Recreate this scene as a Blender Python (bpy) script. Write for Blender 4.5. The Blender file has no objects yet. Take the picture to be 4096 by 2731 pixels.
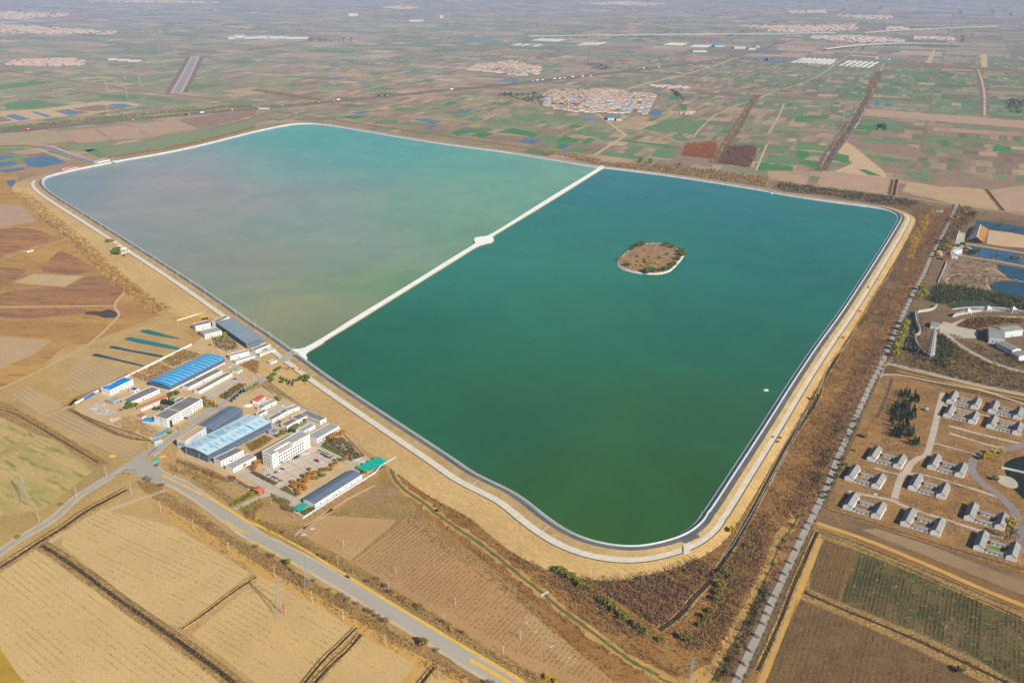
import bpy, math, random
import numpy as np
from mathutils import Vector, Matrix
from mathutils.geometry import tessellate_polygon
R = math.radians
rng = np.random.default_rng(7)
random.seed(7)
SC = bpy.context.scene
COL = SC.collection

# ------------------------------------------------------------------ camera, world, sun, exposure
CAM_H = 500.0
FPX = 2200 * 4096 / 2352            # focal length in photo pixels (photo is 4096 x 2731)
PITCH = R(22.005)
cam_d = bpy.data.cameras.new('camera')
cam = bpy.data.objects.new('camera', cam_d)
COL.objects.link(cam)
cam.location = (0, 0, CAM_H)
cam.rotation_euler = (R(90) - PITCH, 0, 0)
cam_d.sensor_fit = 'HORIZONTAL'
cam_d.sensor_width = 36
cam_d.lens = FPX / 4096 * 36
cam_d.clip_start = 1
cam_d.clip_end = 60000
SC.camera = cam

SUN_EL, SUN_AZ = R(31.5), R(-50)    # azimuth of the sun counted from +X, counter-clockwise
sv = Vector((math.cos(SUN_EL) * math.cos(SUN_AZ), math.cos(SUN_EL) * math.sin(SUN_AZ), math.sin(SUN_EL)))
W = bpy.data.worlds.new('World')
SC.world = W
W.use_nodes = True
nt = W.node_tree
bg = nt.nodes['Background']
sky = nt.nodes.new('ShaderNodeTexSky')
sky.sky_type = 'NISHITA'
sky.sun_disc = False
sky.sun_elevation = SUN_EL
sky.sun_rotation = R(90) - SUN_AZ
sky.altitude = 0
sky.air_density = 1.0
sky.dust_density = 1.0
nt.links.new(sky.outputs[0], bg.inputs[0])
bg.inputs[1].default_value = 0.05
sun_d = bpy.data.lights.new('sun', 'SUN')
sun_d.energy = 5.0
sun_d.angle = R(0.5)
sun_d.color = (1.0, 0.93, 0.82)
sun = bpy.data.objects.new('sun', sun_d)
COL.objects.link(sun)
sun.rotation_euler = sv.to_track_quat('Z', 'Y').to_euler()
SC.view_settings.view_transform = 'Standard'
SC.view_settings.look = 'None'
SC.view_settings.gamma = 1
SC.view_settings.exposure = 0.55
SC.cycles.max_bounces = 5
SC.cycles.diffuse_bounces = 2
SC.cycles.glossy_bounces = 2
SC.cycles.volume_bounces = 0
SC.cycles.use_adaptive_sampling = True

# ------------------------------------------------------------------ from a point of the photo to a point of the ground
Q = 1024 / 2351
TAGS = {'F': (0, 0, 4096 / 2352), 'c1': (300, 1230, .2551), 'c2': (700, 1230, .2551), 'c3': (300, 1600, .2551),
        'c4': (900, 1500, .2551), 'c5': (700, 1600, .2551), 'c6': (900, 1740, .2551), 'I': (2400, 920, .17007),
        'G': (3600, 1080, .26782), 'H': (3300, 1700, .38269), 'K': (3700, 820, .17854), 'W': (380, 940, .12755)}
for r, y0 in (('T', 0), ('M', 683), ('L', 1366), ('B', 2048)):
    for c in range(4):
        TAGS[r + str(c)] = (c * 1024, y0, Q)


def at(tag, x, y, z=0.0):
    ox, oy, k = TAGS[tag]
    u = (ox + x * k - 2048) / FPX
    v = (oy + y * k - 1365.5) / FPX
    dy = math.cos(PITCH) - v * math.sin(PITCH)
    dz = -math.sin(PITCH) - v * math.cos(PITCH)
    t = (z - CAM_H) / dz
    return (u * t, dy * t)


def pts(s, z=0.0):
    out = []
    tag = 'F'
    for w in s.split():
        if w in TAGS:
            tag = w
        else:
            a = w.split(',')
            out.append(at(tag, float(a[0]), float(a[1]), z))
    return out


def chaikin(p, n=2, closed=False):
    p = [tuple(q) for q in p]
    for _ in range(n):
        o = [] if closed else [p[0]]
        m = len(p)
        for i in range(m if closed else m - 1):
            a, b = p[i], p[(i + 1) % m]
            o += [(a[0] * .75 + b[0] * .25, a[1] * .75 + b[1] * .25), (a[0] * .25 + b[0] * .75, a[1] * .25 + b[1] * .75)]
        if not closed:
            o.append(p[-1])
        p = o
    return p


def inside(px, py, poly):
    x = np.asarray(px, float)
    y = np.asarray(py, float)
    c = np.zeros(x.shape, bool)
    n = len(poly)
    for i in range(n):
        x1, y1 = poly[i]
        x2, y2 = poly[(i + 1) % n]
        if y1 == y2:
            continue
        c ^= ((y1 > y) != (y2 > y)) & (x < (x2 - x1) * (y - y1) / (y2 - y1) + x1)
    return c


def dist_poly(px, py, poly, closed=True):
    x = np.asarray(px, float)
    y = np.asarray(py, float)
    d = np.full(x.shape, 1e18)
    n = len(poly)
    for i in range(n if closed else n - 1):
        x1, y1 = poly[i]
        x2, y2 = poly[(i + 1) % n]
        dx, dy = x2 - x1, y2 - y1
        L = dx * dx + dy * dy + 1e-9
        t = np.clip(((x - x1) * dx + (y - y1) * dy) / L, 0, 1)
        d = np.minimum(d, (x - x1 - t * dx) ** 2 + (y - y1 - t * dy) ** 2)
    return np.sqrt(d)


# ------------------------------------------------------------------ materials
def lin(c):
    return tuple(((v / 255) / 12.92 if v / 255 <= .04045 else ((v / 255 + .055) / 1.055) ** 2.4) for v in c)


MATS = {}


def vivid(c, k=1.3):
    l = .25 * c[0] + .65 * c[1] + .1 * c[2]
    return tuple(min(.85, max(.004, (l + (v - l) * k) * .97)) for v in c)


def N(nt, t, **kw):
    n = nt.nodes.new(t)
    for k, v in kw.items():
        if k in n.inputs.keys():
            n.inputs[k].default_value = v
        else:
            setattr(n, k, v)
    return n


def mixc(nt, fac, a, b, mode='MIX'):
    m = nt.nodes.new('ShaderNodeMix')
    m.data_type = 'RGBA'
    m.blend_type = mode
    for s, v in ((m.inputs[0], fac), (m.inputs[6], a), (m.inputs[7], b)):
        if hasattr(v, 'is_linked'):
            nt.links.new(v, s)
        elif isinstance(v, (int, float)):
            s.default_value = v
        else:
            s.default_value = (*v[:3], 1)
    return m.outputs[2]


def mth(nt, op, a, b=None, c=None):
    m = nt.nodes.new('ShaderNodeMath')
    m.operation = op
    for i, v in enumerate((a, b, c)):
        if v is None:
            continue
        if hasattr(v, 'is_linked'):
            nt.links.new(v, m.inputs[i])
        else:
            m.inputs[i].default_value = v
    return m.outputs[0]


def ramp(nt, fac, lo, hi):
    m = nt.nodes.new('ShaderNodeMapRange')
    m.interpolation_type = 'SMOOTHSTEP'
    nt.links.new(fac, m.inputs[0])
    m.inputs[1].default_value = lo
    m.inputs[2].default_value = hi
    return m.outputs[0]


def noise(nt, scale, detail=5, rough=.6, vec=None, dist=0):
    n = nt.nodes.new('ShaderNodeTexNoise')
    n.inputs['Scale'].default_value = scale
    n.inputs['Detail'].default_value = detail
    n.inputs['Roughness'].default_value = rough
    n.inputs['Distortion'].default_value = dist
    if vec is not None:
        nt.links.new(vec, n.inputs['Vector'])
    return n.outputs[0]


def mat(name, c1, c2=None, c3=None, s1=.02, s2=.25, rough=.9, rows=None, attr=False, t3=(.55, .7), spec=.2, bump=0, metal=0,
        stretch=None, contrast=(.3, .7), grit=0, grit_s=.55):
    """ground and wall paint: c1/c2 mottled at scale s1, flecks of c3 at scale s2, rows=(angle, spacing, colour, width, breakup)"""
    if name in MATS:
        return MATS[name]
    if not attr:
        c1, c2, c3 = (vivid(c) if c is not None else None for c in (c1, c2, c3))
    m = bpy.data.materials.new(name)
    m.use_nodes = True
    nt = m.node_tree
    b = nt.nodes['Principled BSDF']
    b.inputs['Roughness'].default_value = rough
    b.inputs['Specular IOR Level'].default_value = spec
    b.inputs['Metallic'].default_value = metal
    geo = nt.nodes.new('ShaderNodeNewGeometry')
    pos = geo.outputs['Position']
    if stretch:
        mp = nt.nodes.new('ShaderNodeMapping')
        mp.inputs['Rotation'].default_value = (0, 0, -R(stretch[0]))
        mp2 = nt.nodes.new('ShaderNodeMapping')
        mp2.inputs['Scale'].default_value = (1 / stretch[1], 1, 1)
        nt.links.new(pos, mp.inputs[0])
        nt.links.new(mp.outputs[0], mp2.inputs[0])
        pos = mp2.outputs[0]
    col = tuple(c1)
    if attr:
        a = nt.nodes.new('ShaderNodeVertexColor')
        a.layer_name = 'Col'
        col = a.outputs[0]
    if c2 is not None:
        f = ramp(nt, noise(nt, s1, 6, .62, pos), *contrast)
        if attr:
            col = mixc(nt, f, mixc(nt, 1.0, col, c1, 'MULTIPLY'), mixc(nt, 1.0, col, c2, 'MULTIPLY'))
        else:
            col = mixc(nt, f, c1, c2)
    if c3 is not None:
        f = ramp(nt, noise(nt, s2, 4, .7, pos), *t3)
        col = mixc(nt, f, col, mixc(nt, 1.0, col, c3, 'MULTIPLY') if attr else c3)
    if grit:
        g = ramp(nt, noise(nt, grit_s, 3, .75, pos), .32, .68)
        col = mixc(nt, g, mixc(nt, 1.0, col, (1 - grit,) * 3, 'MULTIPLY'), mixc(nt, 1.0, col, (1 + grit * .6,) * 3, 'MULTIPLY'))
    if rows:
        for ang, sp, rc, wd, brk in (rows if isinstance(rows, list) else [rows]):
            mp = nt.nodes.new('ShaderNodeMapping')
            mp.vector_type = 'POINT'
            mp.inputs['Rotation'].default_value = (0, 0, -R(ang))
            nt.links.new(geo.outputs['Position'], mp.inputs[0])
            sx = nt.nodes.new('ShaderNodeSeparateXYZ')
            nt.links.new(mp.outputs[0], sx.inputs[0])
            wob = mth(nt, 'MULTIPLY', noise(nt, .03, 2), 1.5)
            fr = mth(nt, 'FRACT', mth(nt, 'DIVIDE', mth(nt, 'ADD', sx.outputs[1], wob), sp))
            d = mth(nt, 'ABSOLUTE', mth(nt, 'SUBTRACT', fr, .5))
            line = mth(nt, 'SUBTRACT', 1.0, ramp(nt, d, wd * .5, wd))
            f = mth(nt, 'MULTIPLY', line, ramp(nt, noise(nt, .35, 3), brk, brk + .15))
            col = mixc(nt, f, col, rc)
    if hasattr(col, 'is_linked'):
        nt.links.new(col, b.inputs['Base Color'])
    else:
        b.inputs['Base Color'].default_value = (*col[:3], 1)
    if bump:
        bp = nt.nodes.new('ShaderNodeBump')
        bp.inputs['Strength'].default_value = bump
        bp.inputs['Distance'].default_value = 1.0
        nt.links.new(noise(nt, .35, 6, .7), bp.inputs['Height'])
        nt.links.new(bp.outputs[0], b.inputs['Normal'])
    MATS[name] = m
    return m


# ------------------------------------------------------------------ meshes and objects
def tag(o, label=None, cat=None, group=None, kind=None):
    if label:
        o['label'] = label
    if cat:
        o['category'] = cat
    if group:
        o['group'] = group
    if kind:
        o['kind'] = kind
    return o


def mesh_np(name, V, F, mats, mi=None, smooth=False, cols=None):
    """V (n,3), F list of index tuples or (m,k) array"""
    me = bpy.data.meshes.new(name)
    V = np.asarray(V, np.float32)
    if isinstance(F, np.ndarray):
        k = F.shape[1]
        tot = np.full(len(F), k, np.int32)
        idx = F.astype(np.int32).ravel()
    else:
        tot = np.array([len(f) for f in F], np.int32)
        idx = np.array([i for f in F for i in f], np.int32)
    me.vertices.add(len(V))
    me.vertices.foreach_set('co', V.ravel())
    me.loops.add(len(idx))
    me.loops.foreach_set('vertex_index', idx)
    me.polygons.add(len(tot))
    st = np.concatenate([[0], np.cumsum(tot)[:-1]]).astype(np.int32)
    me.polygons.foreach_set('loop_start', st)
    me.polygons.foreach_set('loop_total', tot)
    if mi is not None:
        me.polygons.foreach_set('material_index', np.asarray(mi, np.int32))
    for m in (mats if isinstance(mats, (list, tuple)) else [mats]):
        me.materials.append(m)
    me.update(calc_edges=True)
    me.polygons.foreach_set('use_smooth', np.full(len(tot), bool(smooth)))
    if cols is not None:
        ca = me.color_attributes.new('Col', 'FLOAT_COLOR', 'POINT' if len(cols) == len(V) else 'CORNER')
        c4 = np.ones((len(cols), 4), np.float32)
        c4[:, :3] = cols
        ca.data.foreach_set('color', c4.ravel())
    return me


def link(name, me, parent=None):
    o = bpy.data.objects.new(name, me)
    COL.objects.link(o)
    if parent is not None:
        o.parent = parent
    return o


def empty(name, loc, rz=0.0, label=None, cat=None, group=None):
    o = bpy.data.objects.new(name, None)
    COL.objects.link(o)
    o.location = loc
    o.rotation_euler = (0, 0, rz)
    o.empty_display_size = 1
    tag(o, label, cat, group)
    return o


class MB:
    """collects boxes, prisms and bars into one mesh"""

    def __init__(s):
        s.V = []
        s.F = []
        s.M = []

    def add(s, vs, fs, m=0):
        b = len(s.V)
        s.V += [tuple(v) for v in vs]
        s.F += [tuple(i + b for i in f) for f in fs]
        s.M += [m] * len(fs)

    def box(s, x0, x1, y0, y1, z0, z1, m=0, mtop=None):
        vs = [(x0, y0, z0), (x1, y0, z0), (x1, y1, z0), (x0, y1, z0), (x0, y0, z1), (x1, y0, z1), (x1, y1, z1), (x0, y1, z1)]
        s.add(vs, [(0, 1, 5, 4), (1, 2, 6, 5), (2, 3, 7, 6), (3, 0, 4, 7), (3, 2, 1, 0)], m)
        s.add([vs[4], vs[5], vs[6], vs[7]], [(0, 1, 2, 3)], m if mtop is None else mtop)

    def prism(s, prof, y0, y1, m=0):
        """profile in x-z extruded along y"""
        n = len(prof)
        vs = [(p[0], y0, p[1]) for p in prof] + [(p[0], y1, p[1]) for p in prof]
        fs = [tuple(range(n - 1, -1, -1)), tuple(range(n, 2 * n))]
        fs += [(i, (i + 1) % n, n + (i + 1) % n, n + i) for i in range(n)]
        s.add(vs, fs, m)

    def prismx(s, prof, x0, x1, m=0):
        """profile in y-z extruded along x"""
        n = len(prof)
        vs = [(x0, p[0], p[1]) for p in prof] + [(x1, p[0], p[1]) for p in prof]
        fs = [tuple(range(n)), tuple(range(2 * n - 1, n - 1, -1))]
        fs += [((i + 1) % n, i, n + i, n + (i + 1) % n) for i in range(n)]
        s.add(vs, fs, m)

    def bar(s, a, b, r, n=4, r2=None, m=0):
        a = Vector(a)
        b = Vector(b)
        d = (b - a).normalized()
        u = d.orthogonal().normalized()
        w = d.cross(u)
        r2 = r if r2 is None else r2
        vs = []
        for c, rr in ((a, r), (b, r2)):
            for i in range(n):
                t = 2 * math.pi * i / n + math.pi / 4
                vs.append(c + u * rr * math.cos(t) + w * rr * math.sin(t))
        fs = [(i, (i + 1) % n, n + (i + 1) % n, n + i) for i in range(n)]
        fs += [tuple(range(n - 1, -1, -1)), tuple(range(n, 2 * n))]
        s.add(vs, fs, m)

    def mesh(s, name, mats):
        return mesh_np(name, s.V, s.F, mats, s.M)

    def build(s, name, mats, parent=None):
        return link(name, s.mesh(name, mats), parent)


def flat(name, poly, m, z, label=None, kind='structure', cat=None, group=None):
    """a sheet on the ground"""
    v = [Vector((p[0], p[1], 0)) for p in poly]
    tris = tessellate_polygon([v])
    V = [(p[0], p[1], z) for p in poly]
    F = []
    for t in tris:
        a, b, c = (V[i] for i in t)
        cr = (b[0] - a[0]) * (c[1] - a[1]) - (b[1] - a[1]) * (c[0] - a[0])
        F.append(t if cr > 0 else (t[0], t[2], t[1]))
    o = link(name, mesh_np(name, V, F, m))
    return tag(o, label, cat, group, kind)


def ribbon_vf(line, w, z, w_end=None, off=0.0):
    n = len(line)
    V = []
    for i, (x, y) in enumerate(line):
        a = line[max(i - 1, 0)]
        b = line[min(i + 1, n - 1)]
        d = math.hypot(b[0] - a[0], b[1] - a[1]) or 1
        nx, ny = -(b[1] - a[1]) / d, (b[0] - a[0]) / d
        ww = w if w_end is None else w + (w_end - w) * i / (n - 1)
        V += [(x + nx * (off + ww / 2), y + ny * (off + ww / 2), z), (x + nx * (off - ww / 2), y + ny * (off - ww / 2), z)]
    F = [(2 * i, 2 * i + 1, 2 * i + 3, 2 * i + 2) for i in range(n - 1)]
    return V, F


def strip(name, s, w, m, z, w_end=None, smooth=1, off=0.0, zz=0.0, jag=0.0, label=None, group=None):
    line = pts(s, zz) if isinstance(s, str) else s
    if smooth and len(line) > 2:
        line = chaikin(line, smooth)
    if jag:
        L = []
        for a, b in zip(line[:-1], line[1:]):
            k = max(1, int(math.dist(a, b) / 12))
            L += [(a[0] + (b[0] - a[0]) * i / k, a[1] + (b[1] - a[1]) * i / k) for i in range(k)]
        L.append(line[-1])
        line = L
    V, F = ribbon_vf(line, w, z, w_end, off)
    if jag:
        V = [(x + random.uniform(-jag, jag), y + random.uniform(-jag, jag), zc) for x, y, zc in V]
    o = link(name, mesh_np(name, V, F, m))
    return tag(o, label, None, group, 'structure')


_vt = rng.random((64, 64))


def vnoise(x, y, sc):
    out, amp = 0, 0
    for o_, a_ in ((1, 1), (2.3, .55), (5.1, .3)):
        u, v = np.asarray(x) / sc * o_ + 13.7 * o_, np.asarray(y) / sc * o_ + 5.1
        i, j = np.floor(u).astype(int), np.floor(v).astype(int)
        f, g = u - i, v - j
        f, g = f * f * (3 - 2 * f), g * g * (3 - 2 * g)
        t = lambda a, b: _vt[a % 64, b % 64]
        out = out + a_ * ((t(i, j) * (1 - f) + t(i + 1, j) * f) * (1 - g) + (t(i, j + 1) * (1 - f) + t(i + 1, j + 1) * f) * g)
        amp += a_
    return out / amp


ORD = ('first second third fourth fifth sixth seventh eighth ninth tenth eleventh twelfth thirteenth fourteenth fifteenth sixteenth '
       'seventeenth eighteenth nineteenth twentieth').split()


def nth(i):
    if i >= 99:
        return 'hundredth' if i == 99 else 'hundred-and-' + nth(i - 100)
    if i < 20:
        return ORD[i]
    t, u = divmod(i + 1, 10)
    tens = {2: 'twent', 3: 'thirt', 4: 'fort', 5: 'fift', 6: 'sixt', 7: 'sevent', 8: 'eight', 9: 'ninet'}[t]
    return tens + 'ieth' if u == 0 else tens + 'y-' + ORD[u - 1]
# ------------------------------------------------------------------ regional soil colour of the land, distant haze painted in
def ctrl(s):
    out = []
    t = 'F'
    k = s.split()
    i = 0
    while i < len(k):
        if k[i] in TAGS:
            t = k[i]
            i += 1
            continue
        x, y = map(float, k[i].split(','))
        out.append((*at(t, x, y), *lin(tuple(map(float, k[i + 1].split(','))))))
        i += 2
    return np.array(out)


EXPO = 1.0


def idw(P, C, p=2.0, soft=.02):
    d2 = ((P[:, None, :2] - C[None, :, :2]) ** 2).sum(2)
    sc = (C[:, 1][None, :] * .12) ** 2
    w = 1 / (d2 / sc + soft) ** (p / 2 + .3)
    w /= w.sum(1, keepdims=True)
    return w @ C[:, 2:5]


SOIL_HAZE = ctrl('''F 40,1500 200,175,125 500,1500 205,178,128 800,1500 200,170,118 150,1200 190,165,115 1100,1480 180,140,95 900,1250 190,155,108
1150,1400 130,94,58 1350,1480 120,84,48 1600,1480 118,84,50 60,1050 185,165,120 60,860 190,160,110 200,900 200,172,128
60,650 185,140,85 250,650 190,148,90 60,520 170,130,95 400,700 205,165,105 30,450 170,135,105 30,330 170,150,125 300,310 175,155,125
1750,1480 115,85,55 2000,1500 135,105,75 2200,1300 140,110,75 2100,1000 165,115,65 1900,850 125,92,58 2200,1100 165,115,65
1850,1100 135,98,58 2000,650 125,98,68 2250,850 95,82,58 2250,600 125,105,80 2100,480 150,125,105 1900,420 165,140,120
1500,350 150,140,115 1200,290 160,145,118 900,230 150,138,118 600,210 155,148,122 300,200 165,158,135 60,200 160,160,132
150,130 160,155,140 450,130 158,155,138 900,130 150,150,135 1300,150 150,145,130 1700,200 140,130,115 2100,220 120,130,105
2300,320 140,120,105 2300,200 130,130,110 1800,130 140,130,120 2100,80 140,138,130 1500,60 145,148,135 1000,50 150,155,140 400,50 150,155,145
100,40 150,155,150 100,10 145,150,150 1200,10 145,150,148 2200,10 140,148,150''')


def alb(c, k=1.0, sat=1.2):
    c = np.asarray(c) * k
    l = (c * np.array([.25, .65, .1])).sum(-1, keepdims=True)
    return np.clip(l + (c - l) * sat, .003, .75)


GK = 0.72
ys = [-250, 200, 560, 640, 720, 800, 900, 1000, 1120, 1250, 1400, 1550, 1700, 1900, 2100, 2350, 2600, 2900, 3200, 3600, 4000, 4600, 5300, 6200,
      7400, 9000, 11000, 13500, 17000, 26000]
xs = np.linspace(-1, 1, 61)
V = np.array([(x * (900 + yy * .62), yy, 0) for yy in ys for x in xs])
nx = len(xs)
F = np.array([(j * nx + i, j * nx + i + 1, (j + 1) * nx + i + 1, (j + 1) * nx + i) for j in range(len(ys) - 1) for i in range(nx - 1)])
m_ground = mat('ground_soil_haze', (1.12, 1.1, 1.05), (.84, .82, .78), (.72, .68, .6), s1=.012, s2=.16, attr=True, bump=.25, grit=.18, grit_s=.3)
tag(link('ground', mesh_np('ground', V, F, m_ground, cols=alb(idw(V, SOIL_HAZE), GK))), None, None, None, 'structure')

# ------------------------------------------------------------------ the reservoir: traced waterline, parapet, road, grass bank, concrete path, sand
WZ, TZ = 2.0, 5.2
wl = pts('''M1 560,1568 c2 2040,775 L1 640,290 800,398 1000,530 1200,660 1400,790 1600,920 1800,1050 2000,1190
 2200,1288 L2 0,1358 130,1440 B2 300,12 450,118 600,200 740,252 900,288 1050,300 1180,292 1350,257 1500,207 1600,150 1690,70 1740,-25
 L2 1735,1568 2000,1170 2200,872 L3 0,640 200,330 428,0 M3 600,1345 800,1050 1000,745 1130,540 1180,455 1185,425 1160,395 1100,370 1020,352 900,335 700,310 400,270 0,205
 M2 2351,197 1500,62 1010,0''', WZ)
wl = wl[2:]
# the far side from the divider to the left corner, then the near left side back to the divider
wl += pts('''T2 700,1535 400,1480 0,1415 T1 2351,1415 1700,1330 1300,1265 900,1195 640,1155 520,1143 400,1145 300,1155 150,1185 0,1218
 T0 2351,1218 1700,1385 1090,1490 720,1565 M0 600,25 500,50 440,70 415,90 405,112 412,140 470,195 600,280 800,400 1000,525 1200,650 1400,775
 1600,900 1800,1030 2000,1165 2200,1303 c2 1300,283 1560,442''', WZ)
WL = chaikin(wl, 2, True)
area2 = sum(WL[i][0] * WL[(i + 1) % len(WL)][1] - WL[(i + 1) % len(WL)][0] * WL[i][1] for i in range(len(WL)))
if area2 < 0:
    WL = WL[::-1]
# even spacing
seg = []
for i in range(len(WL)):
    a, b = WL[i], WL[(i + 1) % len(WL)]
    L = math.dist(a, b)
    if L < 1.5:
        continue
    k = max(1, int(L / 12))
    seg += [(a[0] + (b[0] - a[0]) * j / k, a[1] + (b[1] - a[1]) * j / k) for j in range(k)]
WL = seg
n = len(WL)
A = np.array(WL)
tan = np.roll(A, -2, 0) - np.roll(A, 2, 0)
for _ in range(4):
    tan = (tan + np.roll(tan, 1, 0) + np.roll(tan, -1, 0)) / 3
tan /= np.linalg.norm(tan, axis=1)[:, None]
NRM = np.stack([tan[:, 1], -tan[:, 0]], 1)


def facing(az):
    return np.clip(NRM @ np.array([math.cos(R(az)), math.sin(R(az))]), 0, 1)


w_near, w_right = facing(-141) ** 2, facing(-28) ** 2
has_road = np.clip((NRM @ np.array([math.cos(R(-85)), math.sin(R(-85))])) * 3 + .1, 0, 1)
near_w = np.interp(A[:, 1], [600, 700, 1000, 1180, 1300, 1500, 2100], [16, 20, 24, 26, 40, 42, 28])
sand_w = 11 + near_w * w_near - 2 * w_right
lining_w = 4.2 + 3.0 * np.clip(1 - has_road + w_right, 0, 1)


jx, jy = at('c2', 1000, 420)
jd = np.hypot(A[:, 0] - jx, A[:, 1] - jy)
sand_w = 2 + (sand_w - 2) * np.clip((jd - 85) / 60, 0, 1)


def ring(off, z):
    off = np.broadcast_to(off, (n,))
    P = A + NRM * off[:, None]
    return np.column_stack([P, np.full(n, z)])


o = np.zeros(n)
prof = [(o - 3, WZ - 1.0), (o + lining_w, WZ + 1.1), (o + lining_w + .05, TZ), (o + lining_w + .75, TZ), (o + lining_w + .8, TZ - 1.0),
        (o + lining_w + 1.8, TZ - 1.0), (o + lining_w + 2.0 + 4.6 * has_road + .5, TZ - 1.05)]
last = prof[-1][0]
prof += [(last + .4, TZ - 1.0), (last + 9.5 - 4 * w_right, 2.6), (last + 17.5 - 6.5 * w_right, 2.55), (last + 17.7 - 6.5 * w_right, 2.2),
         (last + 18.7 - 6.5 * w_right, 2.3), (last + 18.7 - 6.5 * w_right + sand_w * .35, 1.7), (last + 18.7 - 6.5 * w_right + sand_w, .46), (last + 19.1 - 6.5 * w_right + sand_w, -.05)]
EDGE = prof[-1][0]
rings = [ring(a, z) for a, z in prof]


def band(name, j, m, mask=None, m2=None):
    V = np.concatenate([rings[j], rings[j + 1]])
    i = np.arange(n)
    k = (i + 1) % n
    F = np.column_stack([i, n + i, n + k, k])
    mi = None
    ms = [m]
    if m2 is not None:
        ms = [m, m2]
        mi = (mask < .5).astype(int)
    o = link(name, mesh_np(name, V, F, ms, mi))
    return tag(o, None, None, None, 'structure')


m_conc = mat('pale_concrete', (.52, .52, .50), (.42, .42, .40), (.30, .30, .28), s1=.08, s2=.9, t3=(.62, .75), bump=.1)
m_slab = mat('lining_slabs', (.50, .52, .53), (.40, .42, .44), (.26, .27, .26), s1=.1, s2=.6, t3=(.6, .75))
m_crest = mat('crest_gravel', (.50, .46, .38), (.42, .38, .31), s1=.15)
m_asph = mat('dark_asphalt', (.085, .087, .09), (.13, .13, .13), (.22, .21, .19), s1=.06, s2=.4, t3=(.6, .8), stretch=(-51, 8))
m_asph2 = mat('worn_asphalt', (.20, .20, .20), (.27, .265, .25), (.36, .34, .29), s1=.05, s2=.4, t3=(.6, .8))
m_bank = mat('straw_bank', (.44, .33, .19), (.33, .245, .13), (.24, .18, .10), s1=.06, s2=.8, bump=.4, grit=.2)
m_sand = mat('bare_sand', (.50, .365, .20), (.41, .29, .155), (.33, .235, .13), s1=.02, s2=.3, t3=(.55, .75), bump=.2, stretch=(-51, 3), grit=.2)
m_path = mat('path_concrete', (.60, .56, .49), (.53, .50, .44), (.44, .41, .36), s1=.1, s2=1.0, t3=(.6, .75), rows=(39, 9, (.3, .29, .27), .02, .1))
m_ditch = mat('ditch_dark', (.13, .09, .055), (.09, .065, .04), s1=.3)  # plain dark brown for the drain
m_earth = mat('earth_far_bank', (.40, .30, .20), (.32, .235, .155), (.24, .18, .12), s1=.03, s2=.3)
band('shore_lining', 0, m_slab)
band('parapet_inner_face', 1, m_slab)
band('parapet_top', 2, m_conc)
band('parapet_outer_face', 3, m_slab)
band('kerb_strip', 4, m_conc)
m_rasph = mat('crest_asphalt', (.085, .088, .095), (.13, .13, .132), (.2, .2, .2), s1=.05, s2=.5, t3=(.6, .8))
band('crest_road', 5, m_rasph, has_road, m_crest)
band('verge', 6, m_bank, has_road, m_earth)
band('grass_bank', 7, m_bank, has_road, m_earth)
band('concrete_path', 8, m_path, has_road, m_earth)
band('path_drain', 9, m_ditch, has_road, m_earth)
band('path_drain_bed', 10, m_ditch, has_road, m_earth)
band('sand_bank', 11, m_sand, has_road, m_earth)
band('sand_apron', 12, m_sand, has_road, m_earth)
band('sand_edge', 13, m_sand, has_road, m_earth)
RING_OUT = [tuple(p[:2]) for p in rings[-1]][::2]

# concrete drains running down the bank, one every 100 m of the near and right sides
run = 0
for i in range(n):
    run += math.dist(A[i], A[(i + 1) % n])
    if run > 104:
        run = 0
        if has_road[i] > .8:
            b = MB()
            d = Vector((*NRM[i], 0))
            t = Vector((*tan[i], 0)) * .35
            for j in (7, 8):
                p, q = Vector(rings[j][i]), Vector(rings[j + 1][i])
                up = Vector((0, 0, .12))
                b.add([p - t, p + t, q + t, q - t, p - t + up, p + t + up, q + t + up, q - t + up],
                      [(4, 7, 6, 5), (0, 1, 5, 4), (1, 2, 6, 5), (2, 3, 7, 6), (3, 0, 4, 7)])
            o = b.build('bank_drain', m_conc)
            tag(o, None, None, None, 'structure')

# divider with its round lookout: a low causeway across the water
dv = pts('''c2 1790,640 1880,645 1960,640 2050,615 2351,445 M1 900,1345 1400,1045 1800,795 2010,668 2008,655 1995,632 2010,612 2070,602 2130,597 2351,462
 M2 350,240 750,0 T2 790,1535 802,1520 850,1522 852,1540 835,1550 M2 800,2 350,285 0,495 M1 2170,604 2182,614 2190,640 2170,658 2130,666 2040,690 1850,810 1400,1088 900,1400 620,1568
 c2 2351,540 2130,665 2070,710 2060,745 2090,790 2060,830 1960,760 1880,700''', 3.6)
m_white = mat('white_causeway', (.76, .76, .74), (.68, .68, .65), (.6, .59, .56), s1=.05, s2=.5, t3=(.6, .8))
dv = chaikin(dv, 1, True)
ar = sum(dv[i][0] * dv[(i + 1) % len(dv)][1] - dv[(i + 1) % len(dv)][0] * dv[i][1] for i in range(len(dv)))
if ar < 0:
    dv = dv[::-1]
v3 = [Vector((p[0], p[1], 0)) for p in dv]
b = MB()
nn = len(dv)
for _ in range(1):
    q_ = np.array(dv)
    tt = np.roll(q_, -1, 0) - np.roll(q_, 1, 0)
    tt /= np.linalg.norm(tt, axis=1)[:, None] + 1e-9
    dv = [tuple(v) for v in q_ - np.stack([tt[:, 1], -tt[:, 0]], 1) * .7]
cxy = np.array(dv)
out = []
for i in range(nn):
    a, c = cxy[i - 1], cxy[(i + 1) % nn]
    t = c - a
    t = t / (np.linalg.norm(t) + 1e-9)
    out.append((dv[i][0] + t[1] * .2, dv[i][1] - t[0] * .2))
V = [(p[0], p[1], 3.6) for p in dv] + [(p[0], p[1], WZ - .8) for p in out]
F = []
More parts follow.
